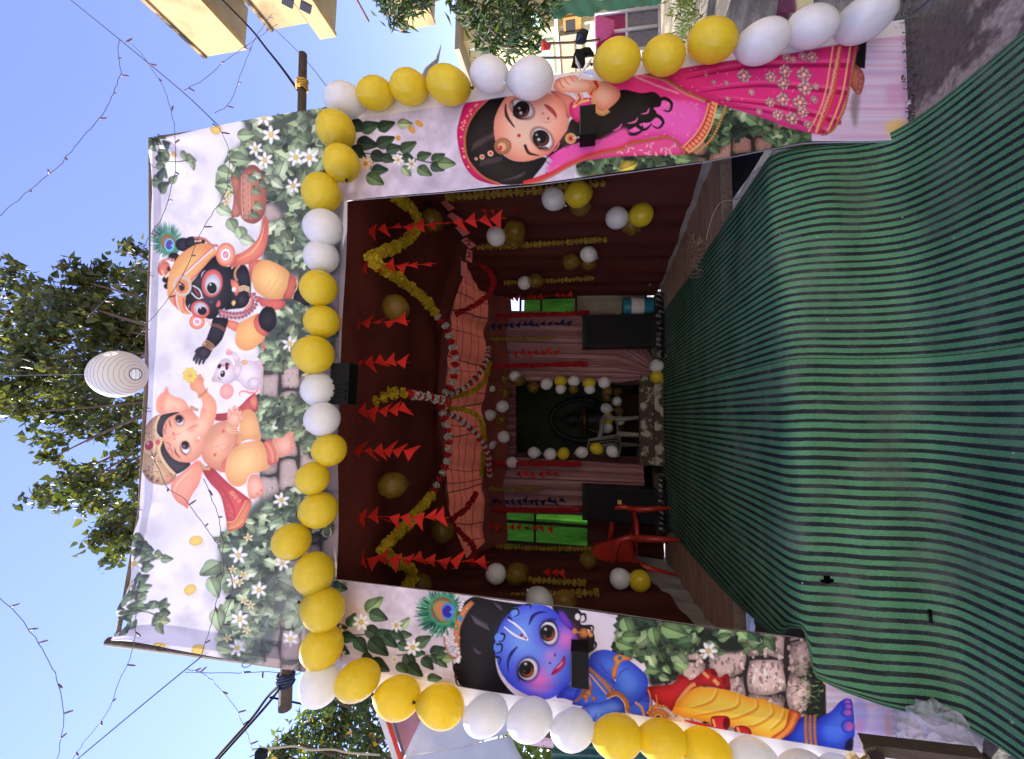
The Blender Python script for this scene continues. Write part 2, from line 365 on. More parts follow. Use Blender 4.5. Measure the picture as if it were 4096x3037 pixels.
    dark_child(); elephant_child(); _G[:] = [(58, 78, 60), (78, 104, 76), (104, 132, 92), (132, 160, 110), (160, 184, 138), (62, 88, 66), (44, 60, 50)]

def dark_child():
    tr(560, 860, 2.664)
    blk, blk2 = (40, 37, 46), (14, 13, 18)
    fill([(1000, 440), (1100, 390), (1220, 290), (1280, 180), (1300, 50), (1325, 12), (1355, 40), (1365, 150), (1345, 300), (1310, 400), (1250, 470), (1150, 520), (1060, 540), (950, 555)], (232, 140, 104), dark=(184, 84, 74), vr=14)
    stroke([(1030, 480), (1180, 400), (1280, 260), (1320, 90)], 14, (240, 176, 120), taper=True)
    feather(290, 270, (175, 190), (400, 400), (305, 300, 82), 1.3, 3)
    ell(318, 325, 54, 68, (86, 196, 216), 10); ell(316, 322, 38, 52, (74, 52, 152), 10); ell(345, 330, 14, 12, (86, 196, 216))
    for (x, y, r) in [(470, 320, 90), (560, 300, 80), (360, 450, 60), (640, 290, 60), (275, 690, 45), (285, 760, 40)]: ell(x, y, r, r * .8, blk, dark=blk2, vr=8)
    dots([(600, 250), (690, 260), (760, 320), (820, 330)], 12, 15, (226, 160, 130), (170, 90, 80)); dots([(600, 285), (650, 280)], 3, 13, (226, 180, 150))
    # turban
    fill([(280, 830), (296, 650), (330, 560), (400, 450), (500, 372), (600, 322), (700, 305), (770, 330), (805, 380), (808, 430), (700, 530), (570, 690), (530, 720), (480, 800), (468, 900), (480, 1000), (525, 1055), (440, 1045), (380, 995), (312, 920)], (238, 190, 112), dark=(206, 130, 74), vr=24, lit=(244, 208, 132))
    for k in range(4): stroke([(320 + k * 28, 640 - k * 20), (430 + k * 34, 500 - k * 22), (620 + k * 22, 370 - k * 4)], 4, (206, 146, 84), alpha=.7)
    stroke([(440, 650), (610, 500), (790, 350)], 26, (206, 70, 100)); stroke([(470, 665), (630, 520), (800, 390)], 30, (228, 160, 90)); stroke([(530, 690), (680, 560), (805, 430)], 16, (200, 74, 110)); stroke([(548, 690), (690, 566), (806, 440)], 5, (240, 232, 226))
    dots([(470, 632), (620, 500), (775, 372)], 22, 13, (240, 234, 230), (190, 170, 170))
    stroke([(350, 850), (372, 950), (400, 1010)], 22, (206, 70, 100)); stroke([(420, 870), (436, 980), (490, 1045)], 46, (222, 146, 90)); stroke([(445, 880), (450, 980), (480, 1030)], 14, (200, 74, 110)); dots([(374, 860), (385, 950), (412, 1020)], 10, 11, (240, 234, 230), (190, 170, 170))
    # face
    fill([(812, 436), (900, 545), (965, 560), (955, 700), (965, 850), (900, 965), (850, 1015), (780, 1092), (720, 1106), (640, 1085), (545, 1045), (485, 985), (468, 900), (505, 760), (560, 695), (690, 540)], blk, dark=blk2, vr=22, lit=(64, 60, 72))
    ell(250, 570, 62, 80, (222, 120, 92), 20, dark=(180, 80, 70), vr=8); dots([(215, 520), (240, 490), (300, 470), (350, 480)], 6, 16, (226, 170, 130), (180, 110, 90)); ell(300, 575, 20, 26, (50, 30, 34))
    dots([(232, 600), (245, 640), (270, 660)], 4, 14, (226, 170, 130))
    ell(436, 756, 100, 108, (232, 170, 104), dark=(196, 120, 80), vr=8)
    t = np.linspace(0, 2 * math.pi, 27)[:-1]
    for a in t: ell(436 + 88 * math.cos(a), 756 + 96 * math.sin(a), 13, 13, (246, 242, 238), dark=(190, 180, 180), vr=2)
    ell(433, 760, 62, 68, (236, 160, 100), dark=(190, 104, 70), vr=6); ell(432, 766, 32, 42, (44, 26, 28)); ell(418, 738, 8, 8, (250, 246, 240))
    for (x, y, rx, ry) in [(910, 424, 102, 126), (593, 1136, 82, 82)]:
        ell(x, y, rx, ry, (232, 150, 104), 10, dark=(196, 96, 80), vr=6); ell(x, y, rx * .82, ry * .82, (240, 176, 124), 10, dark=(208, 110, 84), vr=3)
        ell(x, y, rx * .58, ry * .58, (196, 60, 120), 10); ell(x, y, rx * .52, ry * .52, (240, 232, 240), 10)
        ell(x, y, rx * .28, ry * .28, (200, 70, 90), 10); ell(x, y, rx * .18, ry * .18, (240, 220, 225), 10); ell(x, y, rx * .08, ry * .08, (200, 60, 80)); stroke([(x - rx * .2, y - ry * .3), (x + rx * .2, y + ry * .3)], rx * .06, (196, 60, 90), curve=False)
    dots([(690, 1110), (715, 1140), (725, 1160)], 4, 13, (222, 180, 150))
    # eyes
    ell(755, 726, 112, 150, (206, 92, 86), 14, dark=(176, 64, 66), vr=4); ell(760, 738, 82, 110, (238, 236, 242), 12, dark=(170, 166, 178), vr=12); ell(750, 776, 52, 60, (26, 32, 32), dark=(10, 12, 12), vr=6); ell(735, 740, 10, 10, (250, 250, 250))
    ell(622, 1006, 104, 92, (206, 92, 86), 30, dark=(176, 64, 66), vr=4); ell(630, 998, 72, 66, (236, 234, 240), 30, dark=(170, 166, 178), vr=10); ell(644, 1020, 48, 44, (26, 32, 32), dark=(10, 12, 12), vr=6); ell(626, 990, 8, 8, (250, 250, 250))
    stroke([(640, 672), (655, 620), (690, 590)], 10, (226, 224, 230), taper=True); stroke([(508, 1000), (504, 970), (516, 945)], 8, (226, 224, 230), taper=True)
    stroke([(545, 748), (610, 790), (638, 846), (628, 886), (585, 880), (528, 822)], 12, (240, 238, 238)); stroke([(560, 785), (608, 856)], 12, (190, 60, 60)); ell(650, 877, 11, 11, (220, 150, 120))
    fill([(790, 968), (815, 905), (836, 930), (828, 972)], (206, 84, 80)); ell(738, 926, 9, 14, (90, 86, 96)); ell(600, 700, 40, 26, (86, 82, 92), -40, soft=4, alpha=.5)
    # torso and near arm
    fill([(960, 600), (1040, 545), (1110, 535), (1150, 600), (1170, 740), (1150, 900), (1090, 980), (960, 1000), (880, 1000), (950, 860)], blk, dark=blk2, vr=14)
    fill([(1040, 560), (1110, 545), (1150, 620), (1160, 760), (1050, 780), (1040, 680)], (52, 48, 58), dark=blk2, vr=12, lit=(80, 76, 90))
    fill([(955, 690), (1010, 700), (1045, 760), (1020, 860), (980, 820), (960, 760)], (226, 150, 90), dark=(190, 90, 80), vr=6); ell(985, 790, 22, 26, (238, 226, 230), 30)
    dots([(1050, 540), (1010, 590), (1000, 650), (1020, 690)], 12, 13, (224, 172, 120), (150, 90, 60))
    fill([(1010, 870), (1050, 820), (1110, 830), (1130, 890), (1110, 960), (1060, 985), (1010, 940)], (50, 46, 56), dark=blk2, vr=8, lit=(76, 72, 84))
    for k in range(3): stroke([(1040 + k * 4, 770 + k * 20), (1095, 752 + k * 20), (1155 - k * 3, 778 + k * 20)], 13, (206, 150, 100)); dots([(1045, 768 + k * 20), (1100, 754 + k * 20), (1150, 776 + k * 20)], 9, 7, (240, 206, 160))
    fill([(955, 930), (985, 905), (1000, 935), (975, 965)], (226, 180, 110))
    # garland
    for rad, off_ in ((0, 0), (42, 1)):
        pts = along([(835, 1020 + rad), (960, 1048 + rad), (1080, 1036 + rad), (1160 + rad * .6, 990 + rad * .3), (1190 + rad, 920), (1160 + rad, 840)], 15)
        for k, (x, y) in enumerate(pts):
            a = math.degrees(math.atan2(*(pts[min(k + 1, 14)] - pts[max(k - 1, 0)])[::-1]))
            ell(x, y, 19, 21, [(206, 76, 76), (240, 232, 236), (232, 160, 110)][(k + off_) % 3 if k % 4 else 1], a, dark=(150, 80, 90), vr=4)
    stroke([(1180, 860), (1150, 950), (1080, 1020)], 24, (226, 120, 90), taper=True)
    # trousers
    yl, yd = (240, 192, 116), (206, 140, 84)
    fill([(1150, 520), (1220, 480), (1300, 490), (1200, 600), (1180, 720)], (226, 120, 96), dark=(180, 80, 74), vr=8)
    fill([(1180, 690), (1200, 570), (1270, 492), (1350, 480), (1440, 512), (1545, 572), (1592, 640), (1572, 790), (1535, 885), (1400, 892), (1285, 855), (1215, 800)], yl, dark=yd, vr=20, lit=(246, 208, 136))
    for q in [[(1530, 580), (1530, 700), (1460, 800), (1400, 880)], [(1460, 540), (1470, 660), (1390, 780), (1320, 850)], [(1380, 650), (1360, 740), (1300, 800)]]: stroke(q, 9, (214, 148, 84), taper=True, alpha=.8)
    fill([(1590, 640), (1625, 655), (1665, 695), (1640, 800), (1605, 890), (1515, 880), (1560, 780)], (216, 112, 90), dark=(172, 72, 66), vr=8); stroke([(1660, 690), (1675, 740), (1650, 820), (1615, 895)], 11, (236, 196, 130))
    fill([(1668, 800), (1740, 850), (1800, 920), (1805, 960), (1770, 970), (1700, 935), (1630, 890)], blk, dark=blk2, vr=8)
    fill([(1240, 860), (1330, 895), (1500, 900), (1545, 945), (1520, 985), (1430, 1012), (1350, 975), (1270, 960)], (224, 108, 92), dark=(176, 72, 70), vr=8)
    fill([(905, 1120), (1000, 1130), (1040, 1170), (1010, 1240), (900, 1180)], (226, 130, 96), dark=(190, 90, 76), vr=6)
    fill([(998, 1310), (1025, 1170), (1110, 1110), (1255, 1050), (1300, 1180), (1320, 1290), (1285, 1345), (1200, 1425), (1110, 1447), (1040, 1420), (1005, 1370)], yl, dark=(216, 144, 88), vr=22, lit=(246, 208, 136))
    fill([(1250, 1060), (1310, 985), (1400, 985), (1440, 1080), (1430, 1180), (1350, 1250), (1270, 1200), (1240, 1120)], blk, dark=blk2, vr=14, lit=(62, 58, 68))
    fill([(1190, 1130), (1245, 1045), (1245, 1130), (1280, 1210), (1345, 1250), (1310, 1292), (1225, 1235)], (222, 116, 92), dark=(178, 76, 68), vr=6)
    stroke([(1290, 1330), (1310, 1400), (1300, 1450)], 26, (204, 92, 84), taper=True)
    # reaching arm
    fill([(770, 1092), (912, 1102), (908, 1170), (880, 1270), (850, 1340), (775, 1420), (700, 1400), (690, 1350), (715, 1260), (742, 1180)], (48, 45, 54), dark=blk2, vr=16, lit=(80, 78, 88))
    fill([(650, 1400), (720, 1400), (755, 1440), (735, 1500), (690, 1550), (640, 1540), (590, 1500), (600, 1450)], (50, 46, 54), dark=blk2, vr=8, lit=(70, 66, 76))
    for q in [[(600, 1480), (575, 1530), (566, 1560)], [(620, 1500), (598, 1560), (592, 1590)], [(650, 1520), (632, 1570), (628, 1600)], [(690, 1520), (672, 1570), (664, 1590)], [(590, 1470), (600, 1440), (640, 1410)]]: stroke(q, [32, 28, 18], (42, 38, 46))
    for k in range(3): dots([(690 - k * 16, 1336 + k * 22), (735 - k * 10, 1362 + k * 24), (778 - k * 10, 1400 + k * 22)], 11, 10, (216, 164, 116), (130, 84, 60))
    for k in range(2): dots([(745 - k * 4, 1160 + k * 18), (810, 1170 + k * 20), (890 - k * 4, 1215 + k * 22)], 15, 8, (196, 128, 96), (110, 60, 50))

def elephant_child():
    tr(540, 1360, 2.664)
    sk, sd, sl = (242, 182, 150), (206, 130, 104), (248, 204, 178)
    fill([(840, 800), (1000, 775), (1130, 710), (1220, 620), (1290, 575), (1322, 640), (1322, 760), (1200, 790), (1000, 860), (870, 860)], (208, 92, 88), dark=(150, 50, 56), vr=12)
    fill([(1240, 640), (1290, 590), (1316, 650), (1310, 740), (1270, 720)], (230, 140, 110), dark=(200, 96, 84), vr=6)
    # shawl
    tr(540, 1860, 3.183)
    fill([(890, 60), (1000, 215), (1130, 340), (1190, 480), (1225, 700), (1240, 830), (1330, 810), (1420, 750), (1520, 480), (1450, 380), (1250, 225), (1100, 95), (1000, 10)], (206, 80, 82), dark=(150, 46, 54), vr=16)
    stroke([(1000, 120), (1180, 300), (1300, 500), (1330, 680)], 26, (160, 54, 62), taper=True, alpha=.8)
    fill([(1228, 715), (1330, 690), (1470, 440), (1525, 480), (1430, 750), (1330, 812), (1240, 832)], (214, 130, 92), dark=(176, 76, 64), vr=6); stroke([(1232, 712), (1330, 686), (1465, 440)], 9, (230, 190, 130)); stroke([(1238, 800), (1330, 775), (1420, 700)], 9, (226, 180, 120))
    for (x, y) in [(1310, 360), (1340, 400), (1380, 450), (1290, 340)]: ell(x, y, 20, 26, (222, 150, 110), 30); ell(x, y, 11, 15, (198, 84, 80), 30)
    gg = np.random.default_rng(9)
    for _ in range(26):
        x, y = gg.uniform(1130, 1300), gg.uniform(300, 660)
        if y > 300 + (x - 1130) * .5 and x > 1110 + (y - 300) * .22: stroke([(x - 8, y - 6), (x + 8, y + 8)], 4, (226, 150, 120), curve=False)
    tr(540, 1360, 2.664)
    # ears
    fill([(325, 498), (345, 560), (400, 600), (500, 630), (560, 695), (585, 760), (520, 780), (400, 800), (300, 806), (245, 790), (208, 740), (204, 660), (240, 590), (290, 556)], (244, 184, 154), dark=(222, 140, 114), vr=12)
    fill([(320, 510), (335, 570), (310, 640), (300, 720), (330, 790), (260, 790), (230, 720), (240, 630), (290, 565)], (234, 138, 112), soft=3, alpha=.8)
    for k in range(3): stroke([(360 + k * 30, 780), (375 + k * 28, 740), (370 + k * 22, 700)], 7, (206, 120, 96), taper=True)
    fill([(410, 1570), (430, 1490), (520, 1420), (620, 1330), (690, 1285), (738, 1320), (748, 1400), (720, 1530), (655, 1640), (622, 1720), (614, 1790), (560, 1762), (480, 1720), (428, 1650)], (240, 158, 130), dark=(218, 124, 102), vr=14)
    stroke([(450, 1640), (460, 1560), (540, 1460), (640, 1370)], 22, (248, 196, 172), taper=True, alpha=.7)
    # torso
    fill([(740, 1010), (800, 940), (900, 880), (1000, 870), (1090, 920), (1130, 1000), (1110, 1110), (1060, 1250), (1000, 1330), (985, 1410), (880, 1375), (790, 1325), (728, 1240), (738, 1100)], (232, 168, 134), dark=(196, 120, 94), vr=22, lit=(246, 198, 168))
    fill([(800, 940), (900, 900), (940, 960), (880, 1040), (790, 1100), (742, 1100), (742, 1010)], (196, 138, 100), soft=6, alpha=.6)
    fill([(960, 1300), (1060, 1200), (1130, 1010), (1160, 1090), (1060, 1260), (1010, 1420)], (206, 96, 88), soft=2)
    stroke([(880, 1120), (960, 1180), (1050, 1110), (1100, 1000)], 10, (200, 124, 98), taper=True, alpha=.7); stroke([(800, 1160), (900, 1130), (1010, 1100)], 8, (206, 130, 104), taper=True, alpha=.7)
    # trousers
    yl, yd = (242, 200, 132), (214, 148, 96)
    fill([(1160, 770), (1240, 742), (1310, 800), (1350, 920), (1372, 1070), (1250, 1060), (1160, 1090), (1112, 1110), (1130, 1000), (1140, 880)], yl, dark=yd, vr=20, lit=(246, 212, 152))
    fill([(998, 1340), (1030, 1210), (1140, 1120), (1260, 1082), (1370, 1076), (1425, 1150), (1464, 1280), (1462, 1360), (1380, 1400), (1260, 1440), (1222, 1520), (1140, 1560), (1060, 1520), (1010, 1440)], yl, dark=yd, vr=24, lit=(248, 214, 146))
    for q in [[(1160, 1100), (1280, 1090), (1370, 1160), (1400, 1290)], [(1240, 1120), (1320, 1180), (1350, 1300)], [(1170, 1410), (1220, 1430), (1260, 1436)], [(1060, 1240), (1150, 1160), (1260, 1150)]]: stroke(q, 8, (212, 150, 96), taper=True, alpha=.8)
    fill([(1408, 1090), (1490, 1068), (1540, 1160), (1562, 1290), (1462, 1330), (1440, 1200)], (224, 128, 108), dark=(184, 84, 76), vr=8); stroke([(1430, 1095), (1490, 1180), (1500, 1300)], 7, (244, 176, 140)); stroke([(1500, 1080), (1545, 1180), (1555, 1275)], 10, (226, 180, 120))
    fill([(1500, 1060), (1600, 1040), (1660, 990), (1700, 980), (1722, 1020), (1726, 1080), (1730, 1140), (1724, 1190), (1690, 1212), (1570, 1250), (1545, 1170)], (242, 182, 164), dark=(214, 140, 120), vr=12, lit=(250, 206, 190))
    for k, (x, y) in enumerate([(1700, 1000), (1708, 1060), (1710, 1105), (1708, 1150), (1696, 1188)]): ell(x, y, 28 - k, 23 - k, (246, 192, 174), dark=(216, 140, 122), vr=4)
    fill([(1236, 1560), (1262, 1450), (1340, 1432), (1392, 1520), (1404, 1600), (1380, 1650), (1300, 1690), (1255, 1670)], (240, 178, 156), dark=(206, 130, 110), vr=10)
    for (x, y) in [(1380, 1600), (1340, 1640), (1300, 1670)]: ell(x, y, 20, 20, (244, 190, 170), dark=(206, 130, 112), vr=4)
    # face and trunk
    fill([(310, 840), (460, 780), (590, 735), (640, 790), (700, 850), (770, 880), (775, 980), (742, 1060), (744, 1180), (690, 1262), (600, 1312), (480, 1316), (400, 1255), (335, 1130), (295, 1050), (285, 930)], sk, dark=sd, vr=26, lit=sl)
    fill([(585, 450), (590, 520), (640, 555), (690, 600), (722, 690), (700, 770), (690, 840), (640, 900), (600, 980), (700, 990), (780, 960), (840, 900), (872, 800), (874, 690), (840, 620), (775, 555), (738, 490), (712, 400), (640, 385)], (244, 178, 142), dark=(214, 134, 102), vr=14, lit=(250, 200, 168))
    fill([(600, 980), (640, 900), (690, 845), (760, 870), (780, 960), (700, 1000)], (244, 184, 152), soft=5)
    ell(735, 755, 28, 20, (236, 140, 116), soft=2)
    for (x, y) in [(645, 395), (690, 395), (715, 430)]: ell(x, y, 22, 30, (246, 186, 152), dark=(210, 130, 100), vr=4)
    for k in range(4): stroke([(665 + k * 3, 590 + k * 12), (720, 575 + k * 10), (775, 515 + k * 14)], 9, (206, 150, 96) if k % 2 else (172, 96, 76))
    # hair
    fill([(222, 890), (250, 830), (300, 795), (470, 772), (360, 826), (315, 880), (295, 960), (300, 1045), (255, 1020), (225, 960)], (58, 52, 58), dark=(30, 26, 30), vr=6)
    fill([(280, 1062), (310, 1080), (350, 1170), (420, 1260), (500, 1300), (610, 1315), (570, 1370), (480, 1425), (420, 1400), (340, 1300), (290, 1190)], (56, 52, 56), dark=(28, 26, 28), vr=6)
    for q in [[(320, 880), (330, 940), (290, 980)], [(290, 950), (330, 990), (300, 1010)], [(330, 1090), (380, 1110), (400, 1160)], [(360, 1150), (410, 1180), (420, 1230)]]: stroke(q, 8, (120, 70, 70), taper=True)
    # crown
    fill([(74, 1110), (88, 950), (145, 860), (205, 812), (262, 808), (232, 900), (238, 1010), (292, 1080), (290, 1220), (370, 1360), (465, 1435), (410, 1520), (340, 1546), (230, 1530), (150, 1480), (92, 1400), (76, 1260)], (198, 160, 122), dark=(150, 112, 84), vr=12)
    stroke([(250, 812), (212, 900), (222, 1010), (262, 1080)], 22, (214, 178, 136)); stroke([(262, 1130), (290, 1230), (370, 1350), (450, 1432)], 30, (216, 180, 136))
    for _ in range(150):
        x, y = gg.uniform(90, 420), gg.uniform(860, 1530)
        if in_poly((x, y), [(80, 1110), (95, 950), (150, 868), (205, 820), (225, 830), (205, 900), (212, 1010), (255, 1090), (262, 1220), (340, 1360), (430, 1440), (400, 1510), (340, 1536), (235, 1520), (155, 1470), (98, 1395), (82, 1260)]): ell(x, y, gg.uniform(5, 12), gg.uniform(4, 9), (96, 66, 52) if gg.random() < .6 else (226, 196, 156), gg.uniform(0, 180))
    for (x, y) in [(110, 1400), (160, 1450), (205, 1480), (270, 1500)]: ell(x, y, 24, 22, (210, 174, 132), dark=(140, 100, 76), vr=3); ell(x, y, 10, 10, (60, 44, 44))
    ell(165, 1150, 88, 96, (214, 180, 138), 30, dark=(160, 120, 90), vr=5); ell(152, 1122, 58, 62, (226, 192, 150), 30); ell(152, 1126, 50, 54, (204, 94, 96), 30, dark=(150, 50, 58), vr=8); ell(135, 1105, 12, 16, (246, 200, 196), 40, soft=1)
    ell(248, 1092, 36, 38, (220, 180, 140)); ell(248, 1092, 28, 30, (222, 110, 108), dark=(176, 70, 76), vr=4); dots([(262, 1150), (285, 1120), (295, 1080), (280, 1050)], 5, 13, (226, 190, 130)); ell(375, 1480, 26, 24, (226, 130, 110))
    # features
    eyeball(474, 858, 44, 56, -30, (122, 70, 90), 470, 845, 40, [(460, 862, 8)])
    eyeball(548, 1150, 46, 66, -20, (122, 80, 100), 548, 1125, 42, [(536, 1132, 8)])
    stroke([(428, 850), (450, 808), (500, 820), (520, 850)], 8, (60, 30, 34)); stroke([(500, 1130), (515, 1190), (575, 1245)], 10, (66, 36, 40), taper=True)
    stroke([(362, 850), (372, 900), (392, 932)], 15, (110, 66, 58), taper=True); stroke([(436, 1145), (455, 1210), (508, 1265)], 17, (112, 66, 58), taper=True)
    stroke([(360, 1052), (430, 1020), (512, 990)], 7, (204, 74, 76), taper=True); stroke([(550, 976), (620, 930), (690, 904)], 12, (206, 84, 80), taper=True); dots([(545, 955), (610, 915), (660, 896)], 7, 4, (206, 84, 80)); dots([(575, 985), (630, 955), (680, 930)], 7, 4, (206, 84, 80))
    ell(416, 1000, 14, 14, (210, 90, 84)); ell(430, 1056, 10, 10, (210, 90, 84)); stroke([(640, 1060), (672, 1095), (705, 1020)], 9, (190, 110, 96), taper=True); ell(690, 1045, 9, 16, (250, 236, 226))
    stroke([(600, 840), (620, 850), (650, 845)], 7, (214, 140, 116), taper=True)
    # jewels
    dots([(600, 720), (640, 740), (660, 748)], 4, 18, (224, 178, 130), (170, 120, 84)); dots([(745, 1350), (770, 1370), (815, 1370)], 4, 22, (222, 172, 116), (160, 110, 76))
    ell(872, 1226, 34, 34, (222, 168, 120)); ell(872, 1226, 18, 18, (206, 80, 76)); dots([(860, 1150), (880, 1180), (900, 1200)], 4, 9, (214, 164, 112)); dots([(850, 1250), (900, 1270), (940, 1280)], 6, 9, (214, 164, 112)); ell(955, 975, 18, 18, (212, 84, 84))
    # raised palm
    fill([(1000, 900), (1000, 800), (1010, 760), (1130, 760), (1165, 800), (1130, 900), (1115, 940), (1040, 930)], (244, 190, 160), dark=(212, 142, 114), vr=10, lit=(250, 208, 184))
    for q in [[(1015, 840), (1012, 770), (1020, 735)], [(1050, 800), (1062, 735), (1084, 703)], [(1090, 800), (1105, 745), (1116, 722)], [(1120, 820), (1138, 775), (1146, 752)], [(1130, 860), (1160, 825), (1172, 795)]]: stroke(q, [36, 32, 20], (246, 194, 166), dark=(214, 146, 120), vr=3)
    for k in range(3): stroke([(985, 910 + k * 26), (1050, 940 + k * 26), (1118, 935 + k * 28)], 11, (224, 186, 130) if k != 1 else (236, 204, 150))
    # yellow flower
    for k in range(8):
        a = k * math.pi / 4 + .3; ell(582 + 50 * math.cos(a), 378 + 54 * math.sin(a), 34, 26, (238, 220, 110), math.degrees(a), dark=(212, 186, 84), vr=4)
    ell(584, 382, 20, 20, (222, 150, 80))
    # white mouse
    mw, md = (232, 220, 228), (186, 168, 182)
    stroke([(1128, 605), (1126, 566), (1170, 548), (1240, 568), (1300, 560), (1330, 510)], [10, 16, 20, 24, 22, 16], (226, 130, 124))
    ell(1290, 280, 60, 58, mw, dark=md, vr=8)
    fill([(1060, 250), (1120, 225), (1240, 225), (1320, 270), (1340, 380), (1345, 480), (1280, 545), (1190, 525), (1110, 450), (1058, 420)], mw, dark=md, vr=16, lit=(240, 230, 238)); ell(1270, 460, 70, 62, mw, dark=md, vr=8)
    for (x, y) in [(1345, 240), (1348, 290), (1340, 410), (1346, 450)]: ell(x, y, 12, 24, (240, 196, 200), dark=(206, 150, 160), vr=2)
    stroke([(1090, 230), (1050, 160), (1010, 135)], [70, 50, 40], mw, dark=md, vr=5); ell(990, 135, 32, 30, (240, 176, 176), dark=(210, 130, 132), vr=4)
    for (x, y) in [(960, 120), (972, 105), (992, 98)]: ell(x, y, 11, 14, (242, 180, 178))
    ell(984, 552, 76, 84, (244, 172, 160), 10, dark=(222, 138, 134), vr=8); ell(850, 415, 30, 40, (232, 180, 184), 20, dark=(200, 140, 150), vr=4)
    fill([(830, 430), (855, 330), (905, 225), (970, 198), (1022, 235), (1062, 330), (1056, 440), (990, 475), (905, 460)], (236, 226, 232), dark=md, vr=14, lit=(244, 236, 240))
    ell(935, 365, 25, 36, (24, 20, 26), 10); ell(930, 352, 7, 9, (250, 250, 250)); ell(897, 282, 20, 28, (24, 20, 26), 30); stroke([(890, 395), (900, 420), (925, 425)], 7, (60, 50, 56)); ell(936, 272, 13, 18, (214, 120, 136))
    fill([(958, 248), (1002, 258), (990, 310), (965, 320)], (54, 24, 34)); fill([(985, 275), (1005, 270), (995, 310)], (226, 110, 130)); fill([(1060, 270), (1130, 280), (1130, 330), (1090, 420), (1060, 380)], mw, dark=md, vr=6); ell(1160, 240, 32, 28, (236, 188, 140), 20, dark=(206, 146, 104), vr=4); stroke([(1080, 220), (1060, 280), (1070, 330)], 9, (230, 186, 140))

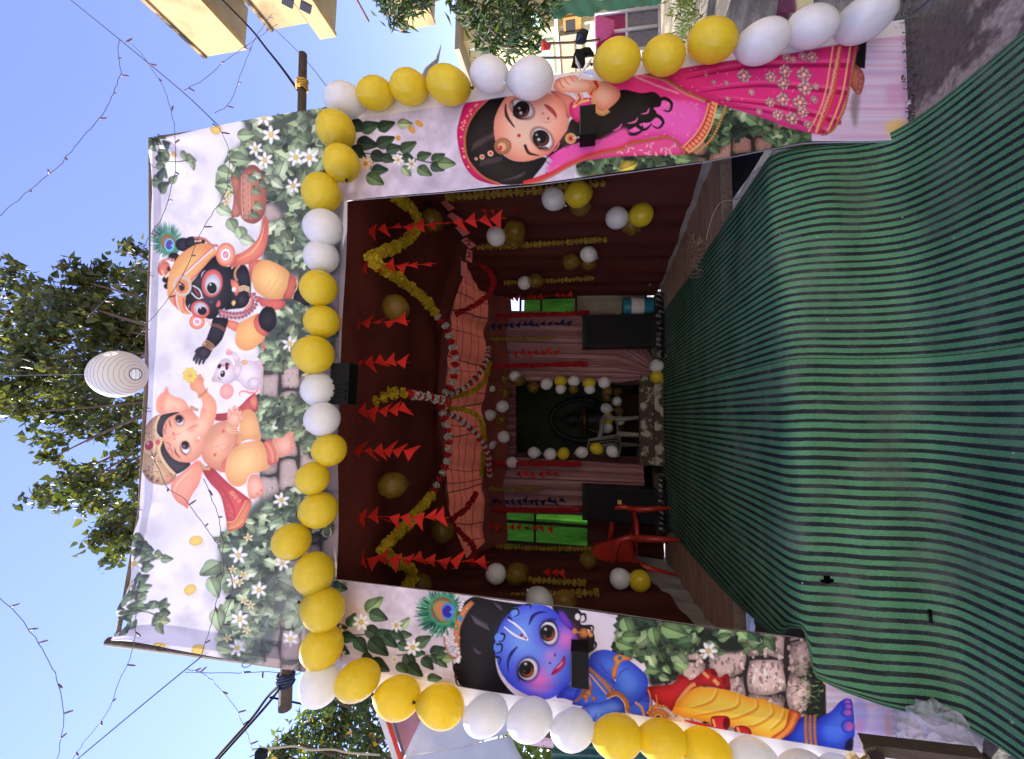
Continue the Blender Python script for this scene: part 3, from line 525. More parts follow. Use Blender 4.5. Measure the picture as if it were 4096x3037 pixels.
def art_right():
    tr(0, 0, 1)
    ys, xs = slice(20, 430), slice(640, 1840)
    n = noise2(410, 1200, 60, 13)[..., None]; n2 = noise2(410, 1200, 25, 14)[..., None]
    IMG[ys, xs] = C((204, 194, 214)) + (n - .5) * 70 + ((n2 - .5) * 50)
    g = np.random.default_rng(3)
    tr(1300, 100, 1.857)
    stroke([(230, 960), (400, 970), (560, 970), (760, 1030), (900, 1040)], 9, (70, 62, 56)); stroke([(400, 980), (350, 1060), (360, 1120)], 7, (70, 62, 56))
    for (x, y, r, a, c) in [(250, 760, 120, 20, 6), (330, 770, 120, -20, 5), (450, 760, 110, -20, 0), (310, 890, 130, 10, 6), (250, 950, 110, 40, 6), (445, 880, 120, -25, 0), (400, 985, 110, 20, 6), (510, 930, 100, -10, 5), (470, 1000, 90, 20, 0), (615, 920, 110, -30, 1), (620, 1000, 90, 20, 5), (735, 985, 90, -15, 1), (840, 1000, 90, -25, 1), (835, 1070, 90, 20, 5), (900, 1040, 110, 5, 3), (610, 1090, 80, 50, 4), (740, 1095, 100, 30, 2), (405, 1085, 100, 0, 0), (370, 1150, 120, 30, 2), (590, 740, 90, 0, 4)]:
        leaf(x, y, r, a, C(_G[c]) * 1.0)
    for (x, y, a) in [(705, 740, 40), (650, 785, 50), (550, 850, 0)]: ell(x, y, 34 if a else 18, 20, (230, 184, 92), a, dark=(206, 150, 70), vr=5)
    flower(310, 1040, 55, 10, 6, (236, 206, 150), (214, 140, 60)); flower(550, 1012, 46, 20); flower(652, 1045, 50)
    # garden below the veil
    tr(2300, 0, 1.591)
    stones((560, 640, 1560, 1120), 7, 2, (156, 118, 106), 5, joint=(40, 34, 32), pit=30)
    fill([(0, 1010), (400, 950), (420, 1100), (0, 1160)], (222, 216, 228), smooth=False)
    ivy([(900, 700), (1000, 690), (1230, 780), (1250, 850), (1000, 860), (930, 960), (820, 990), (880, 860)], 46, 50, 100, 31, base=(40, 46, 40))
    ivy([(1230, 860), (1420, 840), (1500, 880), (1490, 910), (1300, 960), (1250, 920)], 26, 40, 70, 32, base=(60, 70, 50))
    ivy([(20, 1050), (150, 1020), (260, 1020), (420, 990), (760, 1000), (740, 1050), (400, 1090), (60, 1140)], 46, 40, 80, 33, base=(70, 84, 64), bl=3)
    leaf(330, 1080, 100, -20, (224, 196, 84))
    # floor
    fill([(1500, 860), (1660, 800), (1780, 300), (1860, 260), (2140, 120), (2140, 920), (1500, 915)], (212, 190, 214), smooth=False)
    for _ in range(70):
        y = g.uniform(150, 900); x = g.uniform(1840, 2000)
        stroke([(1560 + g.uniform(0, 300), y), (x, y + g.uniform(-6, 6)), (2130, y + g.uniform(-8, 8))], g.uniform(6, 26), [(226, 208, 226), (206, 150, 186), (196, 176, 206), (228, 180, 196), (232, 222, 236)][g.integers(0, 5)], alpha=.35, curve=False)
    fill([(1980, 560), (2100, 540), (2110, 640), (2000, 680)], (206, 140, 180), soft=6, alpha=.5); fill([(1985, 790), (2090, 770), (2105, 860), (2000, 880)], (234, 200, 110), soft=5, alpha=.8)
    fill([(1770, 600), (1810, 610), (1800, 720), (1780, 820), (1750, 700)], (120, 110, 108), soft=3, alpha=.7)
    # skirt
    fill([(1780, 296), (1842, 286), (1838, 450), (1768, 440)], (26, 24, 28), smooth=False)
    fill([(1755, 430), (1790, 430), (1825, 470), (1838, 520), (1815, 602), (1775, 590), (1738, 520)], (186, 108, 92), dark=(120, 58, 54), vr=8)
    for (x, y) in [(1812, 490), (1816, 530), (1812, 560), (1800, 592)]: ell(x, y, 22, 18, (206, 130, 112), dark=(150, 80, 72), vr=4)
    sk = [(400, 500), (520, 470), (660, 450), (1080, 395), (1300, 372), (1760, 302), (1768, 400), (1742, 560), (1712, 700), (1640, 830), (1565, 866), (1400, 830), (1200, 760), (1000, 702), (830, 655), (650, 580), (540, 525)]
    fill(sk, (226, 56, 128), dark=(170, 26, 84), vr=18)
    fill([(1000, 690), (1240, 700), (1520, 780), (1640, 820), (1565, 864), (1400, 830), (1200, 760)], (214, 70, 150), soft=4, alpha=.7)
    for q in [[(800, 600), (1200, 560), (1740, 600)], [(900, 650), (1300, 690), (1690, 790)], [(700, 520), (1100, 450), (1740, 430)], [(1000, 690), (1300, 740), (1600, 860)]]:
        stroke(q, [6, 18, 30], (156, 22, 74), alpha=.8); stroke([(x, y - 26) for x, y in q], [4, 16, 24], (240, 110, 160), alpha=.5)
    gold = (234, 190, 150)
    for (x0, x1, w) in [(1590, 1480, 10), (1640, 1530, 12), (1700, 1600, 12), (1736, 1635, 12)]:
        stroke([(x0 + 40, 315), (x0 + 20, 470), (x0, 600), (x0 - 40, 720), (x1, 850)], w, (236, 184, 120))
    fill([(1650, 330), (1690, 325), (1660, 600), (1600, 760), (1560, 850), (1510, 840), (1580, 700), (1620, 560)], (206, 66, 66), alpha=.7, soft=1)
    for k in range(26):
        t = k / 25; x = np.interp(t, [0, .5, 1], [1670, 1625, 1530]); y = 330 + t * 515
        ell(x, y, 16, 8, gold, 90 + g.uniform(-30, 30), alpha=.8)
    dots([(1775, 310), (1770, 400), (1742, 560), (1712, 700), (1640, 830), (1570, 866)], 34, 9, (232, 190, 120), (150, 90, 50))
    def motif(cx, cy, s):
        for k in range(7):
            a = k * 2 * math.pi / 7; leaf(cx + math.cos(a) * s * .5, cy + math.sin(a) * s * .5, s * .5, -math.degrees(a), (238, 176, 170))
        ell(cx, cy, s * .2, s * .2, (246, 210, 170))
    for (x, y, s) in [(1070, 500, 60), (1120, 600, 30), (1240, 505, 50), (1330, 470, 56), (1320, 545, 56), (1450, 490, 66), (1460, 570, 66), (1240, 660, 44), (1320, 640, 60), (1430, 660, 64), (1450, 720, 50), (1290, 740, 50), (1380, 760, 60), (1480, 800, 40), (1340, 390, 40), (1500, 385, 50), (1440, 380, 40), (830, 495, 18), (880, 540, 22), (960, 545, 24), (970, 640, 22), (1170, 720, 28), (1380, 400, 30), (1530, 560, 30), (1520, 640, 36)]: motif(x, y, s)
    for _ in range(60):
        x, y = g.uniform(560, 1500), g.uniform(420, 760)
        if 430 + (1500 - x) * .03 < y < 590 + (x - 650) * .28: ell(x, y, 4, 3, (250, 200, 200))
    # veil
    fill([(-760, 560), (-300, 900), (0, 880), (120, 760), (260, 540), (420, 492), (560, 522), (680, 602), (830, 662), (874, 664), (834, 800), (780, 900), (690, 984), (600, 884), (400, 905), (200, 960), (0, 1030), (-120, 1050)], (236, 100, 186), dark=(206, 50, 130), vr=18)
    fill([(200, 530), (420, 494), (560, 524), (680, 604), (820, 660), (560, 640), (330, 610), (240, 640)], (224, 60, 130), soft=3)
    stroke([(420, 490), (560, 520), (690, 600), (825, 655)], 26, (222, 120, 130)); dots([(430, 484), (560, 512), (690, 590), (830, 650)], 30, 8, (236, 196, 120), (150, 90, 50))
    stroke([(380, 500), (520, 560), (660, 610)], 12, (238, 170, 180), alpha=.8)
    for _ in range(50):
        x, y = g.uniform(300, 800), g.uniform(660, 900); ell(x, y, 6, 4, (244, 160, 170), g.uniform(0, 180))
    fill([(0, 1035), (250, 955), (590, 888), (690, 985), (600, 1002), (250, 1015), (60, 1040)], (226, 84, 150), dark=(190, 50, 110), vr=6)
    for _ in range(40):
        x = g.uniform(120, 640); y = g.uniform(930, 1000)
        if y > 965 - (x - 120) * .12: ell(x, y, 14, 5, (244, 176, 180), g.uniform(0, 180))
    stroke([(-100, 1035), (100, 985), (350, 925), (592, 884)], 20, (206, 60, 70)); dots([(-120, 1060), (100, 1003), (350, 935), (596, 890), (690, 985)], 46, 9, (236, 190, 120), (160, 96, 56))
    stroke([(880, 662), (846, 790), (790, 890), (700, 975)], 56, (206, 66, 72)); stroke([(900, 668), (868, 800), (812, 905), (722, 985)], 10, (238, 190, 120)); stroke([(850, 668), (816, 780), (762, 870), (680, 955)], 8, (238, 190, 120))
    for x, y in along([(880, 672), (846, 790), (790, 890), (710, 965)], 14): ell(x, y, 17, 10, (232, 160, 110), 40)
    dots([(955, 690), (915, 800), (862, 900), (770, 985)], 20, 10, (240, 206, 140), (160, 110, 60))
    # head
    tr(1300, 100, 1.857)
    hair = (42, 35, 36)
    fill([(988, 850), (1000, 720), (1060, 570), (1200, 545), (1270, 560), (1150, 640), (1080, 740), (1050, 850), (1070, 1000), (1130, 1090), (1210, 1160), (1310, 1202), (1230, 1196), (1120, 1150), (1035, 1040)], (222, 44, 116), dark=(170, 20, 84), vr=8)
    for _ in range(22):
        t = g.random(); x = np.interp(t, [0, .4, 1], [1120, 1015, 1060]); y = np.interp(t, [0, .4, 1], [590, 760, 1080]); ell(x + g.uniform(-12, 16), y, 9, 7, (236, 180, 130))
    fill([(1240, 555), (1370, 528), (1310, 610), (1262, 710), (1268, 860), (1320, 970), (1400, 1025), (1500, 1034), (1600, 1004), (1650, 1020), (1570, 1130), (1500, 1190), (1350, 1204), (1205, 1165), (1105, 1060), (1048, 930), (1052, 800), (1105, 680), (1180, 600)], hair, dark=(18, 14, 16), vr=20)
    for k in range(14): stroke([(1090 + k * 13, 960 - k * 8), (1110 + k * 13, 910 - k * 8), (1118 + k * 12, 880 - k * 7)], 6, (120, 104, 110), taper=True, alpha=.7)
    for k in range(12): stroke([(1150 + k * 14, 1070 - k * 3), (1165 + k * 14, 1040 - k * 3), (1170 + k * 14, 1015 - k * 3)], 6, (120, 104, 110), taper=True, alpha=.7)
    for k in range(8): stroke([(1280 + k * 20, 1185), (1380 + k * 14, 1160 - k * 5), (1500, 1140 - k * 6)], 4, (96, 84, 92), taper=True, alpha=.7)
    dots([(1215, 555), (1130, 640), (1070, 740), (1044, 850), (1060, 990), (1120, 1085), (1200, 1155), (1300, 1198)], 46, 10, (236, 186, 140), (180, 100, 70))
    # dark hair fall and curls
    fill([(1640, 1020), (1700, 950), (1790, 820), (1830, 720), (1900, 700), (2000, 640), (2110, 640), (2228, 560), (2340, 560), (2400, 600), (2330, 720), (2228, 800), (2080, 860), (1960, 880), (1850, 900), (1740, 950)], hair, dark=(16, 13, 14), vr=14)
    tr(2300, 0, 1.591)
    fill([(-60, 860), (40, 760), (120, 700), (230, 640), (300, 585), (420, 606), (500, 600), (545, 640), (540, 690), (500, 700), (520, 740), (480, 790), (420, 800), (330, 850), (250, 880), (100, 900), (-100, 960)], (34, 28, 30), dark=(16, 12, 14), vr=12)
    for q in [[(500, 690), (560, 640), (612, 670), (600, 720), (560, 715)], [(460, 780), (520, 750), (560, 790), (530, 830), (490, 815)], [(440, 690), (500, 620), (535, 640), (520, 670)], [(300, 830), (360, 870), (420, 850), (430, 810)], [(180, 870), (240, 910), (300, 890)], [(60, 900), (110, 940), (170, 905)], [(-80, 920), (-20, 970), (40, 940)], [(380, 800), (440, 840), (490, 800)]]: stroke(q, [26, 22, 14, 6], (30, 24, 26))
    for q in [[(330, 800), (380, 790), (400, 760)], [(420, 740), (460, 730), (470, 700)], [(240, 850), (280, 830), (300, 800)]]: stroke(q, 12, (226, 110, 170), taper=True)
    tr(1300, 100, 1.857)
    for q in [[(1640, 1030), (1700, 1060), (1760, 1020)], [(1780, 900), (1830, 940), (1880, 900)], [(1640, 1110), (1680, 1130), (1720, 1100)]]: stroke(q, 5, (60, 50, 54))
    stroke([(1480, 1195), (1640, 1140), (1820, 1050), (2000, 980), (2228, 920)], 34, (206, 54, 70)); dots([(1480, 1205), (1640, 1160), (1820, 1065), (2000, 990), (2228, 935)], 40, 10, (236, 180, 140), (180, 100, 70))
    fill([(1680, 1040), (1800, 920), (2000, 890), (2228, 780), (2228, 900), (1990, 960), (1800, 1040), (1660, 1110)], (230, 90, 170), soft=3)
    # face
    fl, fd = (246, 190, 166), (214, 130, 110)
    fill([(1360, 530), (1430, 516), (1560, 530), (1680, 520), (1775, 600), (1812, 700), (1800, 790), (1740, 880), (1680, 965), (1600, 1008), (1500, 1034), (1400, 1022), (1320, 962), (1268, 855), (1262, 720), (1300, 610)], fl, dark=fd, vr=26, lit=(250, 204, 186))
    ell(1560, 560, 60, 50, (240, 160, 140), soft=12, alpha=.5); ell(1745, 820, 60, 60, (240, 164, 144), soft=12, alpha=.6); ell(1300, 800, 30, 120, (226, 150, 126), soft=8, alpha=.4)
    fill([(1680, 510), (1720, 500), (1830, 540), (1870, 600), (1830, 690), (1800, 700), (1770, 590)], (214, 136, 118), dark=(180, 98, 88), vr=8)
    eyeball(1468, 632, 92, 62, 35, (110, 62, 50), 1462, 636, 60, [(1446, 626, 8), (1458, 662, 11)])
    stroke([(1400, 590), (1410, 680), (1470, 710), (1530, 690)], 9, (50, 28, 28), taper=True)
    for k in range(9): stroke([(1404 + k * 2, 580 + k * 13), (1390 + k * 1, 570 + k * 14)], 5, (40, 24, 24), curve=False)
    eyeball(1616, 862, 66, 92, -40, (106, 58, 50), 1608, 858, 60, [(1576, 832, 8), (1592, 868, 11)])
    stroke([(1558, 800), (1556, 880), (1600, 930), (1660, 930)], 10, (46, 26, 26), taper=True)
    for k in range(9): stroke([(1590 + k * 8, 922 + (k % 3) * 3), (1596 + k * 8, 944)], 5, (40, 24, 24), curve=False)
    stroke([(1344, 590), (1352, 680), (1412, 772)], [8, 24, 8], (74, 44, 38)); stroke([(1488, 905), (1520, 970), (1596, 990)], [20, 22, 6], (66, 40, 36))
    ell(1640, 690, 46, 44, (240, 160, 146), soft=7, alpha=.8); ell(1662, 706, 7, 12, (150, 70, 66), 20); ell(1624, 668, 9, 7, (190, 100, 92)); stroke([(1700, 700), (1660, 740), (1620, 720)], 7, (220, 140, 124), taper=True)
    fill([(1630, 596), (1680, 618), (1716, 660), (1724, 700), (1690, 670), (1650, 630)], (206, 92, 92), dark=(170, 60, 64), vr=4); stroke([(1632, 598), (1690, 640), (1722, 722)], 6, (140, 50, 54), taper=True)
    ell(1445, 836, 13, 13, (186, 40, 50))
    for k in range(20):
        a = k * math.pi / 10; ell(1326 + 56 * math.cos(a), 916 + 56 * math.sin(a), 10, 10, (226, 186, 140), dark=(150, 100, 70), vr=2)
    ell(1324, 918, 46, 46, (206, 150, 106), dark=(150, 100, 70), vr=4); ell(1318, 922, 30, 30, (226, 180, 130)); ell(1306, 930, 18, 18, (196, 40, 60)); ell(1300, 925, 5, 5, (250, 220, 220))
    for (x, y, r) in [(1236, 970, 22), (1174, 996, 19), (1130, 1010, 12)]: ell(x, y, r, r, (228, 190, 160)); ell(x, y, r * .5, r * .5, (196, 50, 80))
    for k in range(14):
        a = k * math.pi / 7; ell(1828 + 34 * math.cos(a), 862 + 34 * math.sin(a), 9, 9, (224, 176, 120))
    ell(1828, 862, 28, 28, (206, 146, 96)); ell(1828, 862, 16, 16, (196, 40, 60)); dots([(1850, 858), (1884, 854)], 3, 8, (236, 210, 190)); stroke([(1700, 960), (1730, 930), (1745, 890)], 10, (220, 140, 120))
    # blouse, arm, hand
    fill([(1820, 600), (1900, 560), (1990, 560), (2010, 650), (1930, 700), (1880, 740), (1830, 690)], (226, 60, 140), dark=(176, 24, 90), vr=8)
    for x, y in along([(1850, 620), (1890, 590), (1960, 570)], 10): ell(x, y, 12, 7, (234, 196, 120), 40)
    fill([(1960, 440), (2060, 428), (2140, 460), (2192, 512), (2180, 570), (2105, 640), (2050, 664), (2005, 610), (1985, 560), (1950, 510)], (244, 184, 158), dark=(206, 128, 106), vr=16, lit=(250, 202, 180))
    stroke([(1990, 560), (2010, 640), (2060, 672), (2110, 650)], 26, (222, 170, 104)); dots([(1984, 580), (2010, 655), (2060, 684), (2110, 660)], 14, 9, (236, 200, 140), (150, 96, 56))
    fill([(1700, 470), (1720, 420), (1760, 400), (1850, 385), (1900, 410), (1990, 432), (1985, 490), (1920, 512), (1800, 512), (1730, 500)], (244, 188, 164), dark=(204, 128, 108), vr=9, lit=(250, 204, 184))
    for q in [[(1705, 430), (1730, 420), (1760, 400)], [(1740, 410), (1760, 460), (1790, 480)], [(1775, 395), (1800, 440), (1826, 455)], [(1815, 384), (1840, 420), (1862, 436)]]: stroke(q, 7, (178, 96, 84), taper=True)
    for k, c in enumerate([(214, 150, 96), (190, 44, 56), (190, 44, 56), (222, 170, 110)]): stroke([(1975 + k * 17, 425), (1995 + k * 16, 470), (1960 + k * 12, 530)], 16, c)
    dots([(1990, 440), (2010, 475), (1990, 520)], 7, 5, (240, 210, 160))
    for k in range(3): stroke([(1860 + k * 22, 520), (1880 + k * 18, 560), (1850 + k * 14, 600)], 12, [(222, 170, 110), (196, 50, 60), (222, 170, 110)][k])
    # white margin along the outer side
    tr(0, 0, 1)
    fill([(1300, 300), (1407, 484), (3419, 179), (3640, 150), (3640, 20), (1300, 300)], (226, 222, 226), smooth=False)
    tr(1300, 100, 1.857)
    fill([(1700, 470), (1720, 420), (1760, 400), (1850, 385), (1900, 410), (1990, 432), (1985, 490), (1920, 512), (1800, 512), (1730, 500)], (244, 188, 164), dark=(204, 128, 108), vr=9, lit=(250, 204, 184))
    for q in [[(1705, 430), (1730, 420), (1760, 400)], [(1740, 410), (1760, 460), (1790, 480)], [(1775, 395), (1800, 440), (1826, 455)], [(1815, 384), (1840, 420), (1862, 436)]]: stroke(q, 7, (178, 96, 84), taper=True)
    for k, c in enumerate([(214, 150, 96), (190, 44, 56), (190, 44, 56), (222, 170, 110)]): stroke([(1975 + k * 17, 425), (1995 + k * 16, 470), (1960 + k * 12, 530)], 16, c)
    dots([(1990, 440), (2010, 475), (1990, 520)], 7, 5, (240, 210, 160))
    for k in range(3): stroke([(1860 + k * 22, 520), (1880 + k * 18, 560), (1850 + k * 14, 600)], 12, [(222, 170, 110), (196, 50, 60), (222, 170, 110)][k])

def art_left():
    tr(0, 0, 1)
    ys, xs = slice(1140, 1519), slice(640, 1940)
    n = noise2(379, 1300, 60, 43)[..., None]; n2 = noise2(379, 1300, 24, 44)[..., None]
    IMG[ys, xs] = C((206, 194, 206)) + (n - .5) * 76 + ((n2 - .5) * 50)
    g = np.random.default_rng(8)
    tr(1300, 2200, 1.857)
    ell(170, 480, 130, 100, (214, 176, 130), soft=20, alpha=.6); fill([(40, 260), (100, 245), (170, 245), (130, 300), (70, 320)], (90, 90, 60), soft=3)
    stroke([(100, 640), (300, 620), (500, 620), (600, 590)], 10, (86, 74, 62)); stroke([(540, 770), (700, 760), (860, 780)], 9, (86, 74, 62))
    for (x, y, r, a, c) in [(95, 275, 110, 10, 1), (362, 410, 130, -40, 3), (395, 480, 120, 20, 1), (205, 520, 90, -60, 1), (365, 600, 120, 20, 0), (430, 620, 110, -20, 5), (490, 660, 110, 40, 0), (400, 700, 150, 40, 0), (275, 690, 120, 50, 5), (180, 640, 110, 10, 5), (140, 730, 90, 30, 5), (330, 790, 90, 30, 5), (410, 840, 130, 30, 0), (130, 570, 70, 0, 0), (600, 540, 80, -50, 4), (600, 620, 80, 0, 1), (730, 670, 110, -30, 1), (600, 700, 100, 20, 1), (840, 735, 100, -15, 0), (830, 795, 80, 50, 0), (875, 770, 80, -10, 1), (880, 825, 70, 40, 1), (770, 820, 100, 50, 0), (640, 810, 120, 60, 0), (670, 870, 120, 40, 0), (580, 860, 90, 40, 1), (920, 790, 80, 0, 3), (815, 940, 90, 0, 1), (700, 750, 80, 0, 5), (545, 620, 90, 30, 0)]:
        leaf(x, y, r, a, C(_G[c]) * 1.05)
    flower(280, 530, 66, 10, 7); flower(540, 552, 50, 30, 6, (238, 232, 226)); flower(665, 712, 62, 20, 7); flower(112, 588, 44, 0, 6, (228, 196, 160), (206, 140, 70)); flower(130, 770, 44, 20, 6, (230, 206, 190), (206, 140, 70)); flower(530, 800, 36, 0, 6, (226, 220, 214))
    # garden wall
    tr(2300, 2400, 1.3925)
    stones((500, 130, 1400, 720), 4, 3, (206, 178, 172), 15, joint=(46, 38, 40), pit=80)
    fill([(0, 30), (200, 90), (330, 100), (360, 300), (150, 300), (90, 240), (0, 250)], (214, 206, 222), smooth=False, soft=2)
    ivy([(250, 100), (330, 95), (560, 130), (1080, 195), (1090, 235), (900, 290), (640, 300), (560, 430), (420, 470), (400, 330), (300, 310), (230, 270)], 84, 38, 80, 41, base=(34, 42, 36), bl=3)
    ivy([(220, 210), (330, 240), (350, 290), (260, 290)], 10, 50, 80, 42, base=(110, 140, 90), bl=3)
    for (x, y, r, a) in [(290, 140, 100, 70), (440, 190, 90, 80), (540, 160, 130, 20), (270, 240, 90, 20), (300, 200, 80, 0)]: leaf(x, y, r, a, (124, 156, 104))
    flower(742, 282, 52, 0, 6, (240, 238, 240), (228, 180, 100))
    fill([(1290, 380), (1395, 395), (1395, 640), (1370, 690), (1280, 640), (1310, 500)], (34, 38, 34), soft=3)
    for _ in range(70):
        x, y = g.uniform(1240, 1390), g.uniform(350, 640); stroke([(x, y), (x - g.uniform(10, 50), y + g.uniform(-24, 24))], [6, 1], [(70, 92, 60), (120, 146, 90), (50, 66, 48), (160, 180, 120)][g.integers(0, 4)], curve=False)
    # floor
    fill([(1395, 380), (2300, 380), (2300, 900), (1395, 900)], (204, 190, 210), smooth=False)
    for _ in range(90):
        y = g.uniform(380, 880); stroke([(1395, y), (1700, y + g.uniform(-6, 6)), (2250, y + g.uniform(-8, 8))], g.uniform(5, 24), [(222, 208, 226), (176, 164, 200), (206, 180, 200), (230, 220, 236), (160, 160, 204), (204, 176, 186)][g.integers(0, 6)], alpha=.35, curve=False)
    ell(1390, 430, 14, 40, (236, 190, 70)); ell(1420, 410, 26, 14, (240, 200, 110), soft=2)
    fill([(1550, 560), (1610, 560), (1630, 640), (1600, 740), (1560, 830), (1550, 700)], (130, 130, 214), soft=4, alpha=.55); fill([(1640, 640), (1720, 600), (1740, 800), (1600, 830)], (168, 160, 214), soft=8, alpha=.6); ell(1580, 690, 24, 36, (200, 140, 200), soft=2, alpha=.6); fill([(1720, 640), (1745, 640), (1750, 780), (1735, 780)], (206, 150, 130), soft=3, alpha=.6)
    tr(1300, 2200, 1.857)
    blk, b2 = (32, 29, 34), (12, 10, 14)
    feather(860, 460, (180, 170), (1010, 470), (880, 440, 84), 2.0, 9)
    fill([(805, 410), (860, 375), (930, 385), (975, 440), (960, 500), (900, 525), (850, 500)], (196, 120, 76), dark=(90, 150, 100), vr=5)
    fill([(870, 440), (890, 400), (930, 392), (970, 420), (960, 450), (968, 480), (930, 510), (890, 500)], (86, 150, 224), dark=(60, 110, 190), vr=3); fill([(880, 440), (905, 410), (935, 412), (948, 440), (930, 455), (950, 475), (925, 498), (890, 480)], (58, 38, 140))
    fill([(1010, 420), (1060, 370), (1120, 345), (1260, 370), (1440, 395), (1560, 400), (1440, 450), (1350, 500), (1300, 580), (1280, 680), (1275, 800), (1295, 900), (1340, 980), (1410, 1060), (1470, 1096), (1250, 1050), (1040, 1005), (985, 930), (960, 850), (1000, 800), (1010, 700), (990, 600), (995, 500)], blk, dark=b2, vr=20)
    for k in range(12): stroke([(1090 + k * 11, 470 + k * 6), (1110 + k * 10, 510 + k * 6), (1130 + k * 9, 545 + k * 4)], 7, (120, 108, 120), taper=True, alpha=.7)
    for k in range(5): stroke([(1250 + k * 14, 375 + k * 6), (1280 + k * 10, 410 + k * 6), (1310, 430 + k * 5)], 5, (130, 104, 140), taper=True, alpha=.7)
    for k in range(4): stroke([(1110, 700 + k * 8), (1140, 735 + k * 6), (1170, 745 + k * 4)], 5, (110, 96, 112), taper=True, alpha=.7)
    for q in [[(1020, 860), (970, 850), (960, 810)], [(1030, 920), (985, 950), (1000, 990), (1050, 1000)], [(1000, 890), (975, 920), (990, 960)]]: stroke(q, [18, 12, 5], blk)
    fill([(1690, 410), (1890, 440), (1900, 540), (1960, 555), (2000, 620), (2000, 700), (1965, 755), (1890, 730), (1840, 620)], blk, dark=b2, vr=10)
    for q in [[(1880, 480), (1930, 470), (1935, 520), (1900, 530)], [(1930, 560), (1990, 560), (1990, 610)], [(1960, 650), (2015, 690), (1985, 740), (1950, 745)]]: stroke(q, [20, 14, 5], (24, 22, 26))
    ell(1878, 490, 20, 26, (222, 214, 222)); ell(1955, 600, 16, 20, (206, 200, 206))
    stroke([(1105, 382), (1055, 430), (1015, 500), (990, 580), (992, 680), (1008, 790)], [34, 46, 50, 44, 40, 26], (206, 146, 98), dark=(150, 90, 56), vr=5); stroke([(900, 600), (900, 680), (940, 770), (1000, 790)], 14, (170, 100, 70))
    for (x, y) in [(1060, 430), (1030, 470), (985, 560), (1000, 640), (985, 620), (1000, 720)]: ell(x, y, 16, 16, (226, 170, 116), dark=(150, 90, 60), vr=2)
    ell(1014, 503, 18, 20, (70, 130, 190)); ell(990, 570, 11, 13, (90, 140, 110))
    for q in [[(930, 580), (955, 630), (965, 640)], [(900, 620), (935, 665), (950, 670)], [(915, 680), (950, 720), (980, 740)], [(985, 690), (1000, 740), (1010, 780)], [(1030, 380), (1015, 420), (1010, 440)]]: dots(q, 4, 15, (236, 230, 232), (170, 160, 170))
    ell(945, 725, 24, 34, (216, 210, 220), 40, dark=(160, 150, 165), vr=5); ell(1000, 805, 16, 22, (230, 226, 230))
    # face
    bl_, bd, bh = (104, 142, 236), (54, 64, 196), (138, 176, 246)
    fill([(1490, 402), (1600, 398), (1700, 440), (1790, 540), (1862, 622), (1892, 700), (1896, 780), (1860, 930), (1830, 970), (1760, 1040), (1680, 1092), (1600, 1098), (1500, 1062), (1400, 1000), (1332, 920), (1290, 830), (1270, 720), (1288, 600), (1340, 500), (1420, 430)], bl_, dark=bd, vr=34, lit=bh)
    fill([(1300, 600), (1400, 480), (1560, 430), (1560, 560), (1450, 700), (1330, 740)], (134, 172, 240), soft=16, alpha=.45)
    ell(1420, 460, 34, 40, (106, 146, 234)); ell(1300, 640, 34, 34, (100, 140, 232)); ell(1290, 710, 30, 40, (96, 130, 226))
    for q in [[(1385, 440), (1430, 430), (1445, 470), (1410, 490)], [(1360, 490), (1380, 500), (1400, 530)], [(1310, 610), (1340, 620), (1330, 660), (1295, 670)], [(1280, 690), (1320, 690), (1315, 740), (1280, 750)], [(1275, 780), (1310, 790), (1300, 840)], [(1490, 402), (1530, 400), (1530, 430)]]: stroke(q, [14, 11, 5], b2)
    ell(1665, 610, 120, 130, (66, 60, 176), -20, soft=14, alpha=.6); ell(1505, 880, 125, 110, (66, 60, 176), -20, soft=14, alpha=.6)
    ell(1800, 655, 90, 84, (240, 128, 206), soft=14, alpha=1.); ell(1596, 955, 94, 90, (240, 124, 200), soft=14, alpha=1.)
    fill([(1760, 1035), (1860, 960), (1930, 950), (1960, 980), (1945, 1085), (1860, 1112), (1780, 1092), (1720, 1085)], (72, 92, 206), dark=(40, 44, 150), vr=12)
    fill([(1735, 452), (1770, 448), (1830, 530), (1852, 596), (1812, 575), (1752, 512)], (118, 66, 186), dark=(70, 36, 140), vr=5)
    eyeball(1668, 606, 62, 88, -12, (166, 84, 54), 1658, 608, 56, [(1642, 580, 10), (1640, 628, 4)], (40, 30, 110))
    eyeball(1514, 872, 72, 82, 8, (166, 84, 54), 1502, 872, 58, [(1496, 832, 10), (1486, 884, 4)], (40, 30, 110))
    stroke([(1606, 560), (1640, 524), (1700, 530), (1730, 560)], 12, (30, 24, 60), taper=True); stroke([(1440, 850), (1440, 910), (1480, 950), (1500, 955)], 12, (30, 24, 60), taper=True)
    for k in range(7): stroke([(1660 + k * 9, 520 + abs(k - 3)), (1664 + k * 9, 496 + abs(k - 3) * 2)], 5, (30, 24, 70), curve=False)
    for k in range(7): stroke([(1440 + k * 3, 880 + k * 11), (1424 + k * 3, 890 + k * 12)], 5, (30, 24, 70), curve=False)
    stroke([(1520, 548), (1545, 490), (1590, 460), (1655, 455)], [6, 26, 18, 4], (34, 32, 104)); stroke([(1368, 895), (1368, 810), (1395, 750), (1436, 706)], [4, 18, 24, 8], (34, 32, 104))
    stroke([(1336, 562), (1400, 612), (1450, 640), (1512, 660)], [8, 16, 14, 8], (236, 232, 236)); stroke([(1364, 510), (1420, 545), (1480, 600), (1514, 662)], [8, 16, 14, 8], (236, 232, 236))
    ell(1465, 624, 12, 12, (170, 30, 50)); ell(1497, 645, 8, 8, (170, 30, 50))
    ell(1682, 780, 42, 46, (186, 120, 206), soft=8); ell(1672, 765, 16, 18, (216, 160, 226), soft=5, alpha=.8); ell(1712, 768, 7, 12, (70, 40, 130)); ell(1676, 826, 9, 7, (70, 40, 130))
